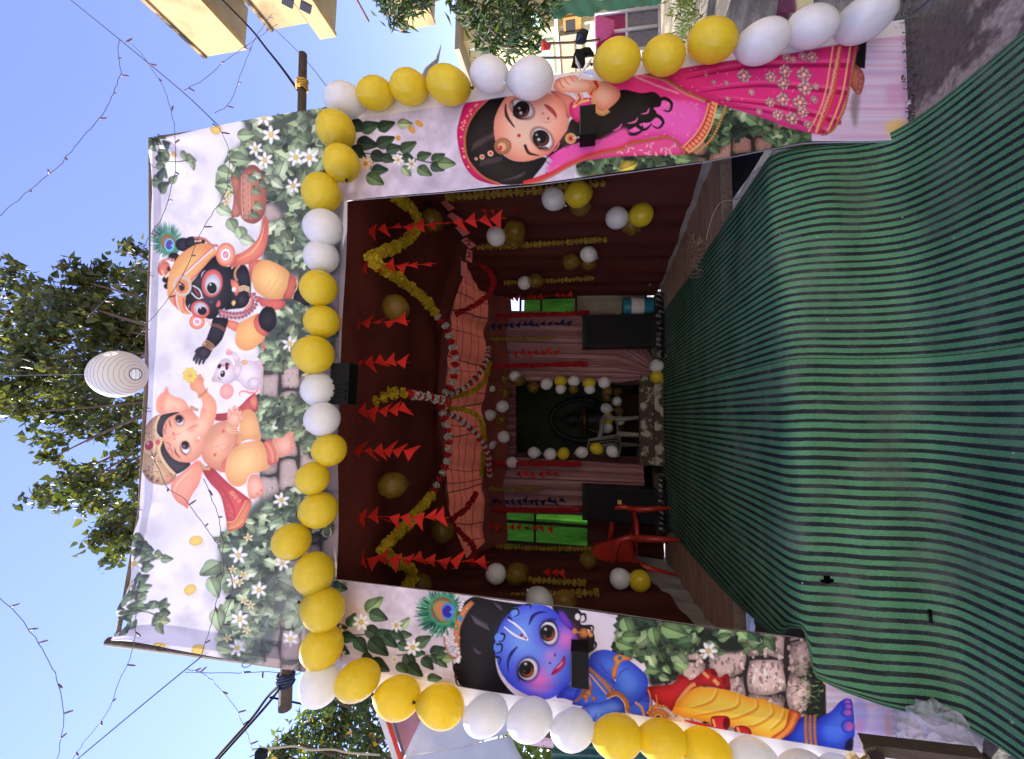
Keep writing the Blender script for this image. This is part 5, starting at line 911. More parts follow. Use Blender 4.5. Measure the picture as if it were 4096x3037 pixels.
# run of the carpet from the inner end of the deck, over the edge, down the steps and along the street: (y, z)
RUN = np.array([(5.42, DZ + .006), (4.6, DZ + .006), (3.8, DZ + .006), (3.1, DZ + .008), (2.7, DZ + .006), (2.36, DZ + .004), (2.245, DZ - .004), (2.195, DZ - .03), (2.175, .43), (2.168, .37), (2.16, .31), (2.15, .25), (2.145, .19), (2.14, .13), (2.13, .06), (2.10, .0), (2.03, -.035), (1.85, -.052), (1.4, -.060), (.9, -.062), (.3, -.062)])
def carpet(name, label, e0, e1, nc, lift, mt, seed, hole=None, pinch=None):
    """e0/e1: lists of (run index, x) for the two edges"""
    g = np.random.default_rng(seed); n = 420
    run = smoothpts(RUN, 14); d = np.r_[0, np.cumsum(np.linalg.norm(np.diff(run, axis=0), axis=1))]; ik = np.linspace(0, len(RUN) - 1, len(run))
    s = np.linspace(0, d[-1], n); ks = np.interp(s, d, ik); y, z = np.interp(s, d, run[:, 0]), np.interp(s, d, run[:, 1])
    x0 = np.interp(ks, *zip(*e0)); x1 = np.interp(ks, *zip(*e1))
    t = np.linspace(0, 1, nc); X = x0[:, None] * (1 - t) + x1[:, None] * t; Y = np.repeat(y[:, None], nc, 1); Z = np.repeat(z[:, None], nc, 1)
    k = ks[:, None] * np.ones_like(X)
    if pinch:
        sg, tab = pinch; pe = np.interp(ks, *zip(*tab))[:, None] * sg; Xs = X * sg
        X = sg * np.where(Xs > pe - .06, pe - .06 * np.exp(-(Xs - pe + .06) / .06), Xs)
    low = np.clip((k - 4.5) / 1.5, 0, 1) * np.clip((18 - k) / 2, 0, 1)
    Y = Y + (.044 * X - .006) * np.clip((k - 4) / 2.5, 0, 1) * np.clip((17 - k) / 2, 0, 1)
    soft = np.exp(-((k - 8.5) / 3.2) ** 2)
    Y = Y - soft * (.010 * np.sin(X * 2.1 + .7) + .004 * np.sin(X * 5.7 + 2)) - soft * .045 * np.exp(-((X - 1.1) / .28) ** 2) * np.sin(k * .75)
    gr = np.exp(-((k - 14.5) / 2.0) ** 2); Z = Z + gr * (.006 * (np.sin(X * 4.3 + 1) + 1) + .003 * (np.sin(X * 11 + 2) + 1))
    X = X + low * .004 * np.sin(k * .9 + .5)
    flat = np.clip((k - 16) / 1, 0, 1); Z = Z + flat * .0025 * (np.sin(X * 5 + Y * 9) + 1)
    deck = np.clip((4 - k) / 1, 0, 1); Z = Z + deck * .004 * (1 + np.sin(X * 6 + Y * 4))
    P = np.stack([X, Y - lift * np.clip((k - 6) / 1, 0, 1) * np.clip((15 - k), 0, 1), Z + lift], -1)
    U = np.stack([x0.mean() + t[None, :] * (x1 - x0).mean() + np.zeros_like(X), np.repeat(s[:, None], nc, 1)], -1)
    me = gridmesh(name, P, mt, True, uv=U)
    if hole:
        bm = bmesh.new(); bm.from_mesh(me); kill = []
        for f in bm.faces:
            c = projn(np.array(f.calc_center_median()))
            for (hx, hy, rx, ry, sd_) in hole:
                a = math.atan2(c[1] - hy, c[0] - hx)
                if ((c[0] - hx) / rx) ** 2 + ((c[1] - hy) / ry) ** 2 < 1 + .4 * math.sin(a * 5 + sd_): kill.append(f); break
        bmesh.ops.delete(bm, geom=kill, context='FACES'); bm.to_mesh(me); bm.free()
    o = link(name, me); md = o.modifiers.new('thickness', 'SOLIDIFY'); md.thickness = .004; md.offset = -1
    tag(o, label, 'carpet', 'striped carpets laid over the steps'); return o
seam = [(0, .275), (12, .275), (20, .25)]
carpet('striped_carpet', 'right-hand strip of green carpet with dark stripes, below the pink girl banner', seam, [(0, 1.46), (12, 1.46), (20, 1.44)], 190, .0, carpet_mat('striped_carpet_right', .1, .0385), 1, pinch=(1, [(0, 1.30), (3, 1.36), (4, 1.40), (6, 1.44), (8, 1.43), (12, 1.41), (16, 1.42), (20, 1.40)]))
ls = [(k, x + .012) for k, x in seam]
carpet('striped_carpet', 'left-hand strip of dark striped green carpet with a torn hole, below the blue child banner', [(0, -1.40), (12, -1.30), (20, -1.26)], ls, 280, .0042, carpet_mat('striped_carpet_left', .45, .044), 2, hole=[(3310, 2320, 22, 17, 0), (3725, 2445, 6, 42, 1)],
       pinch=(-1, [(0, -1.36), (3, -1.235), (4.2, -1.18), (4.8, -1.14), (5.4, -1.03), (6.3, -.985), (6.75, -1.0), (7.15, -1.17), (9, -1.21), (13, -1.245), (16, -1.25), (20, -1.2)]))
# ================================================================ deck, landing
ply = mat('brown_plywood', (198, 164, 134), .75, .18, 3, .15, 40, stretch=(1, 5, 1), col2=(150, 116, 94), thr=.5, sharp=.25)
plyd = mat('plywood_edge', (150, 132, 112), .85, .3, 30, .4, 80)
dk = thing('plywood_deck', 'raised plywood platform floor inside the tent, seen beside the carpet', 'platform', (.1, 4.2, 0))
for k, (x0, x1) in enumerate([(-2.0, -.85), (-.845, .5), (.505, 2.15)]):
    adopt(MB().box(((x0 + x1) / 2, 4.27, DZ - .012), (x1 - x0, 2.36, .018)).build('board', ply, dk), dk)
adopt(MB().box((.075, 3.078, DZ - .043), (4.15, .022, .08)).build('front_batten', plyd, dk), dk)
adopt(MB().box((.075, 5.4, DZ - .06), (4.1, .05, .07)).build('joist', wood, dk), dk)
for x in (-1.9, -.6, .7, 2.05):
    for y in (3.15, 5.35): adopt(MB().box((x, y, .185), (.06, .06, .51)).build('leg', wood, dk), dk)
ld = thing('wooden_step_box', 'wooden step box under the carpet at the front of the platform', 'steps', (.1, 2.65, 0))
adopt(MB().box((.08, 2.68, .487), (1.96, .76, .03)).build('top_board', wood, ld), ld); adopt(MB().box((.08, 2.35, .09), (2.0, .10, .32)).build('lower_step', wood, ld), ld)
for x in (-.9, 1.05): adopt(MB().box((x, 2.69, .2), (.03, .72, .54)).build('side_board', wood, ld), ld)
# crumpled plastic sheets in the dark gaps beside the step box
plas = mat('grey_plastic_sheet', (84, 82, 80), .35, .2, 6, .5, 18)
def crumple(name, label, cat, quad, n, amp, mt, seed, group=None):
    g = np.random.default_rng(seed); a, b_, c, d = [np.array(p, float) for p in quad]; s = np.linspace(0, 1, n)
    P = (a[None, None] * (1 - s)[:, None, None] + d[None, None] * s[:, None, None]) * (1 - s)[None, :, None] + (b_[None, None] * (1 - s)[:, None, None] + c[None, None] * s[:, None, None]) * s[None, :, None]
    nrm = np.cross(b_ - a, d - a); nrm /= np.linalg.norm(nrm); P = P + nrm * (g.normal(0, amp, (n, n, 1)) + amp * 2 * np.sin(s * 9 + seed)[:, None, None] * np.cos(s * 7)[None, :, None])
    o = link(name, gridmesh(name, P, mt, False)); 
    return tag(o, label, cat, group)
crumple('plastic_sheet', 'grey crumpled plastic sheet hanging in the gap left of the steps', 'plastic sheet', [(-1.4, 2.5, .02), (-1.15, 2.6, .02), (-1.1, 2.9, .42), (-1.45, 2.95, .42)], 14, .012, plas, 3)
# ================================================================ tent: cloth walls, roof
mar = mat('maroon_cloth', (82, 41, 37), .85, .25, 3, .25, 14, .15, stretch=(1, 1, .25)); marc = mat('maroon_ceiling_cloth', (106, 49, 43), .85, .25, 2.2, .3, 9, .15)
def cloth(name, rows, mt, nu, nv, fold, parent=None, seed=0):
    """rows: list of polylines (top first) with equal meaning; folds push along the surface normal"""
    u = np.linspace(0, 1, nu); q = np.array([lerp_poly(r, u) for r in rows]); v = np.linspace(0, len(rows) - 1, nv); i = np.minimum(v.astype(int), len(rows) - 2); f = (v - i)[:, None, None]
    P = q[i] * (1 - f) + q[i + 1] * f
    du, dv = np.gradient(P, axis=1), np.gradient(P, axis=0); n = np.cross(du, dv); n /= np.linalg.norm(n, axis=2)[..., None] + 1e-9
    P = P + n * fold(u[None, :], np.linspace(0, 1, nv)[:, None])[..., None]
    o = link(name, gridmesh(name, P, mt, True), parent); return o
fw = lambda a, b_, s_=0: (lambda u, v: a * np.sin(u * b_ + s_ + 2 * v) * (.4 + .6 * v) + a * .5 * np.sin(u * b_ * 2.3 + 1 + s_ - 3 * v))
tag(cloth('tent_wall_cloth', [[(1.98, 2.24, 3.0), (2.05, 3.2, 3.05), (1.85, 4.3, 2.95), (1.62, 5.42, 2.9)], [(1.93, 2.24, .80), (1.95, 3.12, .60), (1.74, 4.3, .575), (1.58, 5.42, .57)]], mar, 120, 40, fw(.022, 30)), 'dark maroon cloth wall on the right side inside the tent', 'cloth wall')
tag(cloth('tent_wall_cloth', [[(-1.5, 2.24, 3.0), (-1.62, 3.2, 3.0), (-1.72, 4.3, 2.95), (-1.78, 5.42, 2.85)], [(-1.5, 2.24, .75), (-1.545, 3.28, .66), (-1.6, 4.0, .80), (-1.70, 5.42, .98)]], mar, 120, 40, fw(.022, 26, 2)), 'dark maroon cloth wall on the left side inside the tent', 'cloth wall')
strip = mat('silver_tarp', (168, 166, 164), .45, .2, 5, .4, 12)
tag(cloth('tarpaulin', [[(2.02, 3.0, .80), (1.99, 3.12, .72), (1.78, 4.3, .70), (1.60, 5.42, .70)], [(2.04, 3.0, .50), (2.03, 3.12, .50), (1.82, 4.3, .50), (1.66, 5.42, .50)]], strip, 60, 8, fw(.012, 40)), 'strip of grey tarpaulin under the right cloth wall', 'tarpaulin')
tag(cloth('tarpaulin', [[(-1.57, 3.0, .90), (-1.60, 3.28, .75), (-1.66, 4.0, .9), (-1.76, 5.42, 1.05)], [(-1.60, 3.0, .50), (-1.62, 3.28, .50), (-1.70, 4.0, .50), (-1.80, 5.42, .50)]], strip, 60, 8, fw(.012, 40)), 'strip of grey tarpaulin under the left cloth wall', 'tarpaulin')
tag(cloth('tent_ceiling_cloth', [[(-1.55, 2.25, 2.92), (-.6, 2.22, 2.98), (.2, 2.22, 3.0), (1.1, 2.22, 3.02), (2.0, 2.25, 3.0)], [(-1.68, 3.2, 3.0), (-.6, 3.2, 3.1), (.2, 3.2, 3.16), (1.1, 3.2, 3.12), (2.06, 3.2, 3.02)], [(-1.72, 4.2, 2.96), (-.7, 4.2, 3.12), (.2, 4.2, 3.2), (1.0, 4.2, 3.16), (1.92, 4.2, 2.95)], [(-1.7, 4.6, 2.86), (-.9, 4.55, 3.12), (.2, 4.5, 3.21), (.9, 4.5, 3.2), (1.72, 4.5, 2.9)]], marc, 120, 80, lambda u, v: .012 * np.sin(u * 22 + 5 * v) + .02 * np.sin(v * 17 + 2 * np.sin(u * 9))), 'maroon cloth ceiling stretched under the tent roof', 'cloth ceiling')
# opaque roof sheet above the ceiling cloth, keeps the sun out
roofm = mat('tarpaulin_roof', (70, 84, 110), .6, .15, 4, .2, 12)
tag(cloth('roof_tarpaulin', [[(-1.56, 2.32, 3.2), (.2, 2.30, 3.3), (2.05, 2.32, 3.22)], [(-1.95, 3.3, 3.28), (.2, 3.3, 3.44), (2.35, 3.3, 3.3)], [(-2.05, 4.75, 3.26), (.2, 4.8, 3.46), (2.4, 4.75, 3.28)]], roofm, 40, 20, fw(.02, 14)), 'blue grey tarpaulin roof lying above the ceiling cloth', 'tarpaulin')
for sx, fx_, lab in ((2.2, 2.08, 'plain grey outer side sheet of the tent on the right'), (-1.98, -1.56, 'plain grey outer side sheet of the tent on the left')):
    tag(cloth('side_sheet', [[(fx_, 2.33, 3.18), (sx, 3.3, 3.25), (sx * 1.02, 6.3, 3.25)], [(fx_, 2.33, .02), (sx, 3.3, .02), (sx * 1.02, 6.3, .02)]], roofm, 30, 12, fw(.02, 12)), lab, 'tarpaulin')
# sunlit translucent cloth sloping down at the back, with a bamboo lattice over it
org = mat('thin_orange_red_cloth', (118, 62, 54), .85, .12, 5, .15, 20, .1, trans=.06, tcol=(200, 104, 86))
sc_ = lambda x: 2.56 + .05 * math.cos(x * 6.2)
tag(cloth('back_canopy_cloth', [[(x, 4.46, 3.27 - .05 * abs(x) ** 1.5) for x in np.linspace(-2.0, 2.1, 13)], [(x, 4.7, 3.18 - .06 * abs(x) ** 1.5) for x in np.linspace(-2.0, 2.1, 13)], [(x, 5.05, 2.98 - .02 * x * x) for x in np.linspace(-2.0, 2.1, 13)], [(x, 5.36, sc_(x) + .16) for x in np.linspace(-2.0, 2.1, 13)], [(x, 5.38, sc_(x) - .02) for x in np.linspace(-2.0, 2.1, 13)]], org, 130, 60, lambda u, v: .024 * np.sin(u * 41 + 2 * v + 1.5 * np.sin(u * 9)) * (.25 + v) + .012 * np.sin(v * 14 + u * 6) + .008 * np.sin(u * 97 + 5 * v)), 'thin orange red canopy cloth at the back of the tent, lit from above', 'canopy')
lat = thing('bamboo_lattice', 'lattice of thin bamboo sticks above the orange back canopy', 'lattice', (0, 5, 3.1))
for k in range(15):
    x = -1.6 + k * .225 + R.uniform(-.07, .07); adopt(MB().tube([(x, 4.62, 3.36), (x + R.uniform(-.16, .16), 5.5, 2.84)], R.uniform(.004, .008), 6).build('stick', dwood, lat), lat)
for k in range(9): adopt(MB().tube([(-1.85, 4.64 + k * .105 + R.uniform(-.03, .03), 3.36 - k * .062), (1.8, 4.64 + k * .105 + R.uniform(-.07, .07), 3.365 - k * .062)], R.uniform(.004, .008), 6).build('crosspiece', dwood, lat), lat)
# ================================================================ back wall of the tent
BY = 5.5
satin = mat('dusty_pink_satin', (146, 98, 100), .42, .2, 4, .1, 20, .5, stretch=(4, 4, .4)); satin2 = mat('maroon_satin', (98, 50, 48), .45, .2, 4, .1, 20, .4, stretch=(4, 4, .4))
fold2 = lambda a, n_, s_: (lambda u, v: a * (np.sin(u * n_ + s_) + .4 * np.sin(u * n_ * 2.7 + 2 * v)) * (.6 + .4 * v))
tag(cloth('curtain', [[(.46, BY, 2.75), (1.47, BY, 2.75)], [(.44, BY, 1.6), (1.40, BY, 1.5)], [(.43, BY, 1.05), (1.38, BY, 1.1)], [(.47, BY, .80), (1.0, BY - .03, .78)], [(.50, BY - .02, .60), (.66, BY - .06, .57)]], satin, 110, 60, fold2(.02, 46, 0)), 'dusty pink satin curtain gathered at its foot, right of the shrine opening', 'curtain')
tag(cloth('curtain', [[(-.60, BY, 2.75), (-1.36, BY, 2.75)], [(-.62, BY, 1.5), (-1.33, BY, 1.5)], [(-.64, BY, .75), (-1.30, BY, .72)]], satin, 90, 40, fold2(.018, 40, 1)), 'dusty pink satin curtain left of the shrine opening', 'curtain')
tag(cloth('pelmet', [[(-.66, BY - .05, 2.85), (.52, BY - .05, 2.85)], [(-.66, BY - .05, 2.42), (.52, BY - .05, 2.44)]], satin2, 60, 14, fold2(.02, 40, 1)), 'maroon satin pelmet across the top of the shrine opening', 'pelmet')
# windows with green shade net
net = mat('green_shade_net', (70, 130, 40), .7, .6, 3.5, .2, 60, .2, trans=.4, stretch=(1.5, 1, .5))
netl = cloth('shade_net', [[(-1.1, 5.98, 2.75), (-2.1, 6.0, 2.75)], [(-1.1, 6.0, .9), (-2.1, 5.98, .9)]], net, 40, 40, fold2(.03, 14, 0)); tag(netl, 'bright green shade net behind the left window opening', 'shade net')
netr = cloth('shade_net', [[(1.36, 5.98, 2.42), (2.1, 6.0, 2.42)], [(1.36, 6.0, 1.62), (2.1, 5.98, 1.62)]], net, 40, 30, fold2(.02, 14, 0)); tag(netr, 'bright green shade net behind the right window opening', 'shade net')
cream = mat('cream_canvas', (186, 178, 152), .8, .15, 4, .3, 12)
tag(cloth('canvas_sheet', [[(1.36, 5.86, 1.66), (2.1, 5.86, 1.66)], [(1.36, 5.82, .62), (2.1, 5.84, .62)]], cream, 30, 30, fold2(.02, 16, 0)), 'cream canvas sheet hanging below the right green net', 'canvas')
wf = mat('dark_window_wood', (48, 34, 30), .7, .2, 9)
for (x0, x1, z0, z1, lab) in [(-1.78, -1.34, 1.45, 2.62, 'dark wooden window frame over the green net on the left'), (1.36, 1.84, 1.62, 2.42, 'dark wooden window frame over the green net on the right')]:
    q = thing('window_frame', lab, 'window frame', ((x0 + x1) / 2, 5.62, z0))
    for x in (x0, (x0 + x1) / 2 + .06, x1): adopt(MB().box((x, 5.62, (z0 + z1) / 2), (.035, .04, z1 - z0)).build('mullion', wf, q), q)
    for z in (z0, z0 + (z1 - z0) * .62, z1): adopt(MB().box(((x0 + x1) / 2, 5.64, z), (x1 - x0 - .04, .03, .03)).build('rail', wf, q), q)
tag(cloth('light_block_cloth', [[(-1.30, 5.57, 1.44), (-2.0, 5.57, 1.44)], [(-1.30, 5.55, .5), (-2.0, 5.55, .5)]], mar, 40, 20, fold2(.018, 30, 1)), 'dark maroon cloth added below the left green net to stop stray sun', 'cloth wall')  # added cloth, stops sun leaking in low behind the red chair
tag(cloth('roof_tarpaulin', [[(-2.1, 5.36, 3.12), (2.2, 5.36, 3.12)], [(-2.1, 6.7, 3.05), (2.2, 6.7, 3.05)]], roofm, 40, 14, fw(.02, 14)), 'unseen blue grey tarpaulin added over the tent back to block sun', 'tarpaulin')  # unseen roof piece added to keep sun out of the tent back
# shrine room behind the opening
shr = mat('dark_green_plaster', (52, 66, 50), .8, .3, 3, .3, 20); shd = mat('dark_red_plaster', (60, 30, 30), .8, .3, 3, .2, 20)
room = thing('shrine_room', 'small dark green shrine room behind the central opening', 'room', (-.07, 6.4, 0))
for nm, c_, d_, mm in [('back_wall', (-.07, 7.5, 1.5), (1.9, .06, 3.0), shr), ('side_wall', (-1.03, 6.6, 1.5), (.05, 1.7, 3.0), shr), ('side_wall', (.89, 6.6, 1.5), (.05, 1.7, 3.0), shr), ('ceiling', (-.07, 6.6, 2.95), (1.8, 1.7, .05), shd), ('floor', (-.07, 6.6, .55), (1.8, 1.7, .1), wf)]: adopt(MB().box(c_, d_).build(nm, mm, room), room)
for x in (.45, -.59): adopt(MB().box((x, BY + .06, 1.55), (.09, .08, 1.8)).build('door_jamb', shd, room), room)
lint = adopt(MB().box((-.07, BY + .06, 2.5), (1.1, .08, .10)).build('lintel', shd, room), room)
flk = mat('flaking_whitewash', (176, 168, 150), .9, .1, 9, .6, 30, col2=(78, 66, 56), thr=.48, sharp=.04)
ps = thing('stone_sill', 'flaking whitewashed stone sill at the foot of the shrine opening', 'sill', (-.06, 5.45, .5))
adopt(MB().box((-.06, BY - .02, .66), (1.15, .16, .26)).build('sill_block', flk, ps), ps); adopt(MB().box((-.06, BY - .14, .57), (1.10, .10, .12)).build('step_ledge', flk, ps), ps)
idol = thing('idol', 'dark draped idol under a rounded arch inside the shrine room', 'idol', (-.1, 7.1, .6))
ik = mat('dark_stone', (44, 40, 40), .5, .3, 8, .4, 30); ib = mat('dull_brass', (92, 68, 44), .4, .3, 9, .3, 40, metal=.5)
adopt(MB().box((-.1, 7.1, .8), (.9, .5, .4)).build('pedestal', shd, idol), idol)
adopt(MB().tube([(-.1 + .36 * math.cos(a), 7.25, 1.55 + .55 * math.sin(a)) for a in np.linspace(-.5, math.pi + .5, 26)], .045, 8).build('arch', ik, idol, True), idol)
pf = [(.02, 0), (.26, .02), (.27, .16), (.2, .3), (.17, .42), (.16, .52), (.1, .58), (.05, .6), (.09, .64), (.11, .72), (.1, .8), (.05, .86), (.02, .94)]
adopt(MB().lathe(pf, 20, Matrix.Translation((-.1, 7.05, 1.0))).build('figure', ik, idol, True), idol)
adopt(MB().lathe([(.02, 0), (.2, .01), (.24, .05), (.2, .1), (.1, .12)], 18, Matrix.Translation((-.1, 6.98, 1.45))).build('collar', ib, idol, True), idol)
for k in range(8): adopt(MB().lathe([(.01, 0), (.035, .01), (.03, .06), (.01, .1)], 8, Matrix.Translation((-.42 + k * .09, 6.8, 1.0 + .03 * (k % 2)))).build('lamp', ib, idol, True), idol)
# ================================================================ furniture inside
spk, grl = mat('black_speaker_cloth', (22, 22, 24), .8, .2, 40, .3, 200), mat('black_speaker_case', (16, 16, 18), .5, .1, 9)
def table(label, x0, x1, y0, y1, ztop):
    q = thing('trestle_table', label, 'table', ((x0 + x1) / 2, (y0 + y1) / 2, DZ))
    adopt(MB().box(((x0 + x1) / 2, (y0 + y1) / 2, ztop - .012), (x1 - x0, y1 - y0, .024)).build('table_top', wood, q), q)
    for x in (x0 + .03, x1 - .03):
        for y in (y0 + .03, y1 - .03): adopt(MB().box((x, y, (DZ + ztop) / 2 - .014), (.04, .04, ztop - DZ - .028)).build('leg', wood, q), q)
    kp = mat('black_plastic_drape', (34, 26, 30), .3, .3, 6, .5, 14, .5)
    P = cloth('drape', [[(x0 - .01, y0 - .012, ztop + .006), (x1 + .01, y0 - .012, ztop + .006)], [(x0 - .01, y0 - .03, ztop - .04), (x1 + .01, y0 - .03, ztop - .04)], [(x0 + .01, y0 - .02, ztop - .09), (x1 - .01, y0 - .02, ztop - .09)]], kp, 60, 14, lambda u, v: (.010 * np.sin(u * 31 + 2 * np.sin(u * 11)) + .008 * np.sin(u * 73 + 4 * v)) * (.3 + v), q); adopt(P, q)
def speaker(label, c, w_, d_, h):
    q = thing('loudspeaker', label, 'loudspeaker', (c[0], c[1], c[2]))
    adopt(MB().box((c[0], c[1], c[2] + h / 2), (w_, d_, h)).build('cabinet', grl, q), q); adopt(MB().box((c[0], c[1] - d_ / 2 - .006, c[2] + h / 2), (w_ * .95, .012, h * .96)).build('grille', spk, q), q)
    for z_ in (.03, .97): adopt(MB().box((c[0], c[1] - d_ / 2 - .008, c[2] + h * z_), (w_ * .97, .018, h * .02)).build('trim', grl, q), q)
    return q
table('low wooden table with black plastic drape under the right loudspeaker', .70, 1.50, 5.05, 5.42, .64)
table('low wooden table with black plastic drape under the left loudspeaker', -1.42, -.72, 5.05, 5.42, .64)
speaker('tall black loudspeaker right of the shrine, beside the blue drum', (1.05, 5.2, .65), .40, .28, .88)
q = speaker('tall black loudspeaker left of the shrine with a small yellow badge', (-1.08, 5.2, .65), .40, .28, .88)
adopt(MB().box((-1.04, 5.04, 1.09), (.05, .006, .045)).build('badge', mat('yellow_badge', (216, 176, 100), .5, .05, 5), q), q)
drm = thing('drum', 'blue cylindrical drum with a white paper band on the right table', 'drum', (1.37, 5.2, .65))
blu = mat('blue_plastic', (38, 116, 140), .4, .08, 6, .05, 30)
adopt(MB().lathe([(.005, 0), (.11, 0), (.116, .01), (.116, .36), (.11, .37), (.005, .372)], 26, Matrix.Translation((1.375, 5.2, .65))).build('body', blu, drm, True), drm)
adopt(MB().lathe([(.117, 0), (.1195, .002), (.1195, .15), (.117, .152)], 26, Matrix.Translation((1.375, 5.2, .77))).build('paper_band', mat('white_paper', (206, 202, 196), .8, .06, 8), drm, True), drm)
def chair(label, M, mt, slat=False):
    """plastic armchair, faces +X in its own frame"""
    q = thing('plastic_chair', label, 'chair', M.translation, M.to_euler())
    L_ = lambda mb, nm: mb.build(nm, mt, q, True)
    u = np.linspace(0, 1, 12); P = np.array([[(-.22 + .44 * a, -.22 + .44 * b_, .43 + .012 * math.cos(b_ * 6.28) - .02 * (1 - a)) for b_ in u] for a in u]); s_ = link('seat', gridmesh('seat', P, mt), q); s_.modifiers.new('t', 'SOLIDIFY').thickness = .012
    if slat:
        for k in range(9):
            y = -.18 + k * .045; L_(MB().tube([(-.22, y, .43), (-.27, y, .6), (-.33, y, .84)], .008, 5), 'back_slat')
        L_(MB().tube([(-.22, -.22, .43), (-.33, -.2, .84), (-.34, 0, .87), (-.33, .2, .84), (-.22, .22, .43)], .014, 6), 'back_frame')
    else:
        P = np.array([[(-.2 - .13 * a - .03 * math.sin(b_ * 3.14), -.21 + .42 * b_ + (.5 - b_) * .06 * a, .42 + .44 * a + .05 * math.sin(b_ * 3.14) * a) for b_ in u] for a in u]); s_ = link('backrest', gridmesh('backrest', P, mt), q); s_.modifiers.new('t', 'SOLIDIFY').thickness = .014
    for sy in (-1, 1):
        L_(MB().tube([(-.30, sy * .215, .70), (-.16, sy * .255, .665), (.08, sy * .265, .65), (.19, sy * .26, .615), (.215, sy * .245, .53), (.205, sy * .235, .42)], [.024, .032, .034, .034, .032, .032], 8), 'arm')
        L_(MB().tube([(.195, sy * .225, .45), (.215, sy * .235, .22), (.24, sy * .25, .0)], [.042, .034, .024], 8), 'leg'); L_(MB().tube([(-.19, sy * .215, .45), (-.23, sy * .235, .22), (-.28, sy * .25, .0)], [.042, .034, .024], 8), 'leg')
    if not slat: L_(MB().tube([(.2, -.22, .425), (.225, 0, .415), (.2, .22, .425)], .024, 8), 'front_lip'); L_(MB().tube([(-.21, -.21, .44), (-.29, -.205, .68), (-.335, -.16, .84), (-.36, 0, .915), (-.335, .16, .84), (-.29, .205, .68), (-.21, .21, .44)], .02, 8), 'back_rim')
    return q
redp = mat('red_plastic', (178, 52, 40), .35, .08, 4, 0, 1, .5); whp = mat('white_plastic', (214, 210, 202), .4, .06, 4)
chair('red plastic armchair standing on the plywood left of the carpet', Matrix.Translation((-1.40, 4.93, DZ)) @ Matrix.Rotation(math.radians(-28), 4, 'Z'), redp)
chair('white plastic armchair with a slatted back inside the shrine room', Matrix.Translation((-.36, 6.15, .6)) @ Matrix.Rotation(math.radians(60), 4, 'Z'), mat('dimmed_white_plastic', (150, 144, 132), .5, .1, 5), True)  # white plastic darkened to carry the shrine room's shade in its colour
st = MB(); pts = [onZ(2905 - i * 4, 760 + i * 9, DZ + .01) for i in range(30)]
q = [onZ(2800 + 45 * math.sin(i * 1.9) * R.random() - (i % 9) * 6, 940 + i * 2.2 + 30 * math.sin(i * .9), DZ + .008 + .006 * R.random()) for i in range(70)]
tag(MB().tube(smoothpts(q, 3), .003, 4).build('string_tangle', mat('jute_string', (206, 184, 150), .9, .1, 20), None, True), 'tangle of pale jute string lying on the plywood right of the carpet', 'string')
q = [onZ(2825, 960, DZ + .01), onZ(2845, 880, DZ + .012), onZ(2880, 812, DZ + .01), onY(2930, 800, 2.95), onY(3000, 780, 2.75)]
tag(MB().tube(smoothpts(q, 6), .0035, 5).build('string', MATS['jute_string'], None, True), 'single jute string running off the plywood edge towards the carpet', 'string')
# ================================================================ balloons
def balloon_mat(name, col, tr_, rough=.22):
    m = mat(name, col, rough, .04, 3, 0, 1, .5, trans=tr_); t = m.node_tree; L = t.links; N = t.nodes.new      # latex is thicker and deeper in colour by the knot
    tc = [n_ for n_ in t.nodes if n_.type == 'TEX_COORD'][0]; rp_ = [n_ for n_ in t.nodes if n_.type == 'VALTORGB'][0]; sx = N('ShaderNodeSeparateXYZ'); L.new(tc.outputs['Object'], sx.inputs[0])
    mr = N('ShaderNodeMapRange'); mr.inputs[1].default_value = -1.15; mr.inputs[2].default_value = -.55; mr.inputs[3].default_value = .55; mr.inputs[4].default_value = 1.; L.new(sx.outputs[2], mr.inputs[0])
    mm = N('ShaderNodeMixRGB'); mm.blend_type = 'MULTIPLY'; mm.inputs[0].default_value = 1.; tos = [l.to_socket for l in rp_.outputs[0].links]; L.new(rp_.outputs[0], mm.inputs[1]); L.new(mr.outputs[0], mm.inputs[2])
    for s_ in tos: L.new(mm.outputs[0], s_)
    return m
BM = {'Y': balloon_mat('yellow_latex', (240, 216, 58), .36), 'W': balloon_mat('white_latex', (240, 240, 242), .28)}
BM['D'] = balloon_mat('shaded_yellow_latex', (150, 120, 44), .3); _t = BM['D'].node_tree; _tp = _t.nodes.new('ShaderNodeBsdfTransparent'); _mx = _t.nodes.new('ShaderNodeMixShader'); _mx.inputs[0].default_value = .45; _o = _t.nodes['Material Output'].inputs[0]; _s = _o.links[0].from_socket; _t.links.new(_s, _mx.inputs[1]); _t.links.new(_tp.outputs[0], _mx.inputs[2]); _t.links.new(_mx.outputs[0], _o)  # see-through yellow latex, darkened to carry the tent's shade in its colour
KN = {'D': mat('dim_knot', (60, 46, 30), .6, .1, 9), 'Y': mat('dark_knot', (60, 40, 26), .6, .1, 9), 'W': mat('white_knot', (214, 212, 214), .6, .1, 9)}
prof = []
for k in range(19):
    a = math.pi * k / 18; r = math.sin(a); z = -math.cos(a) * 1.04
    if z < 0: r *= 1 - .16 * (-z) ** 1.6; z *= 1.10
    prof.append((max(r, .012), z))
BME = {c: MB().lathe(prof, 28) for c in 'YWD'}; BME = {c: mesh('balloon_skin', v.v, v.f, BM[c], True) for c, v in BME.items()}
KME = {c: mesh('knot', *[(mb.v, mb.f) for mb in [MB().lathe([(.02, .03), (.05, -.02), (.065, -.06), (.10, -.13), (.03, -.14)], 10)]][0], KN[c], True) for c in 'YWD'}
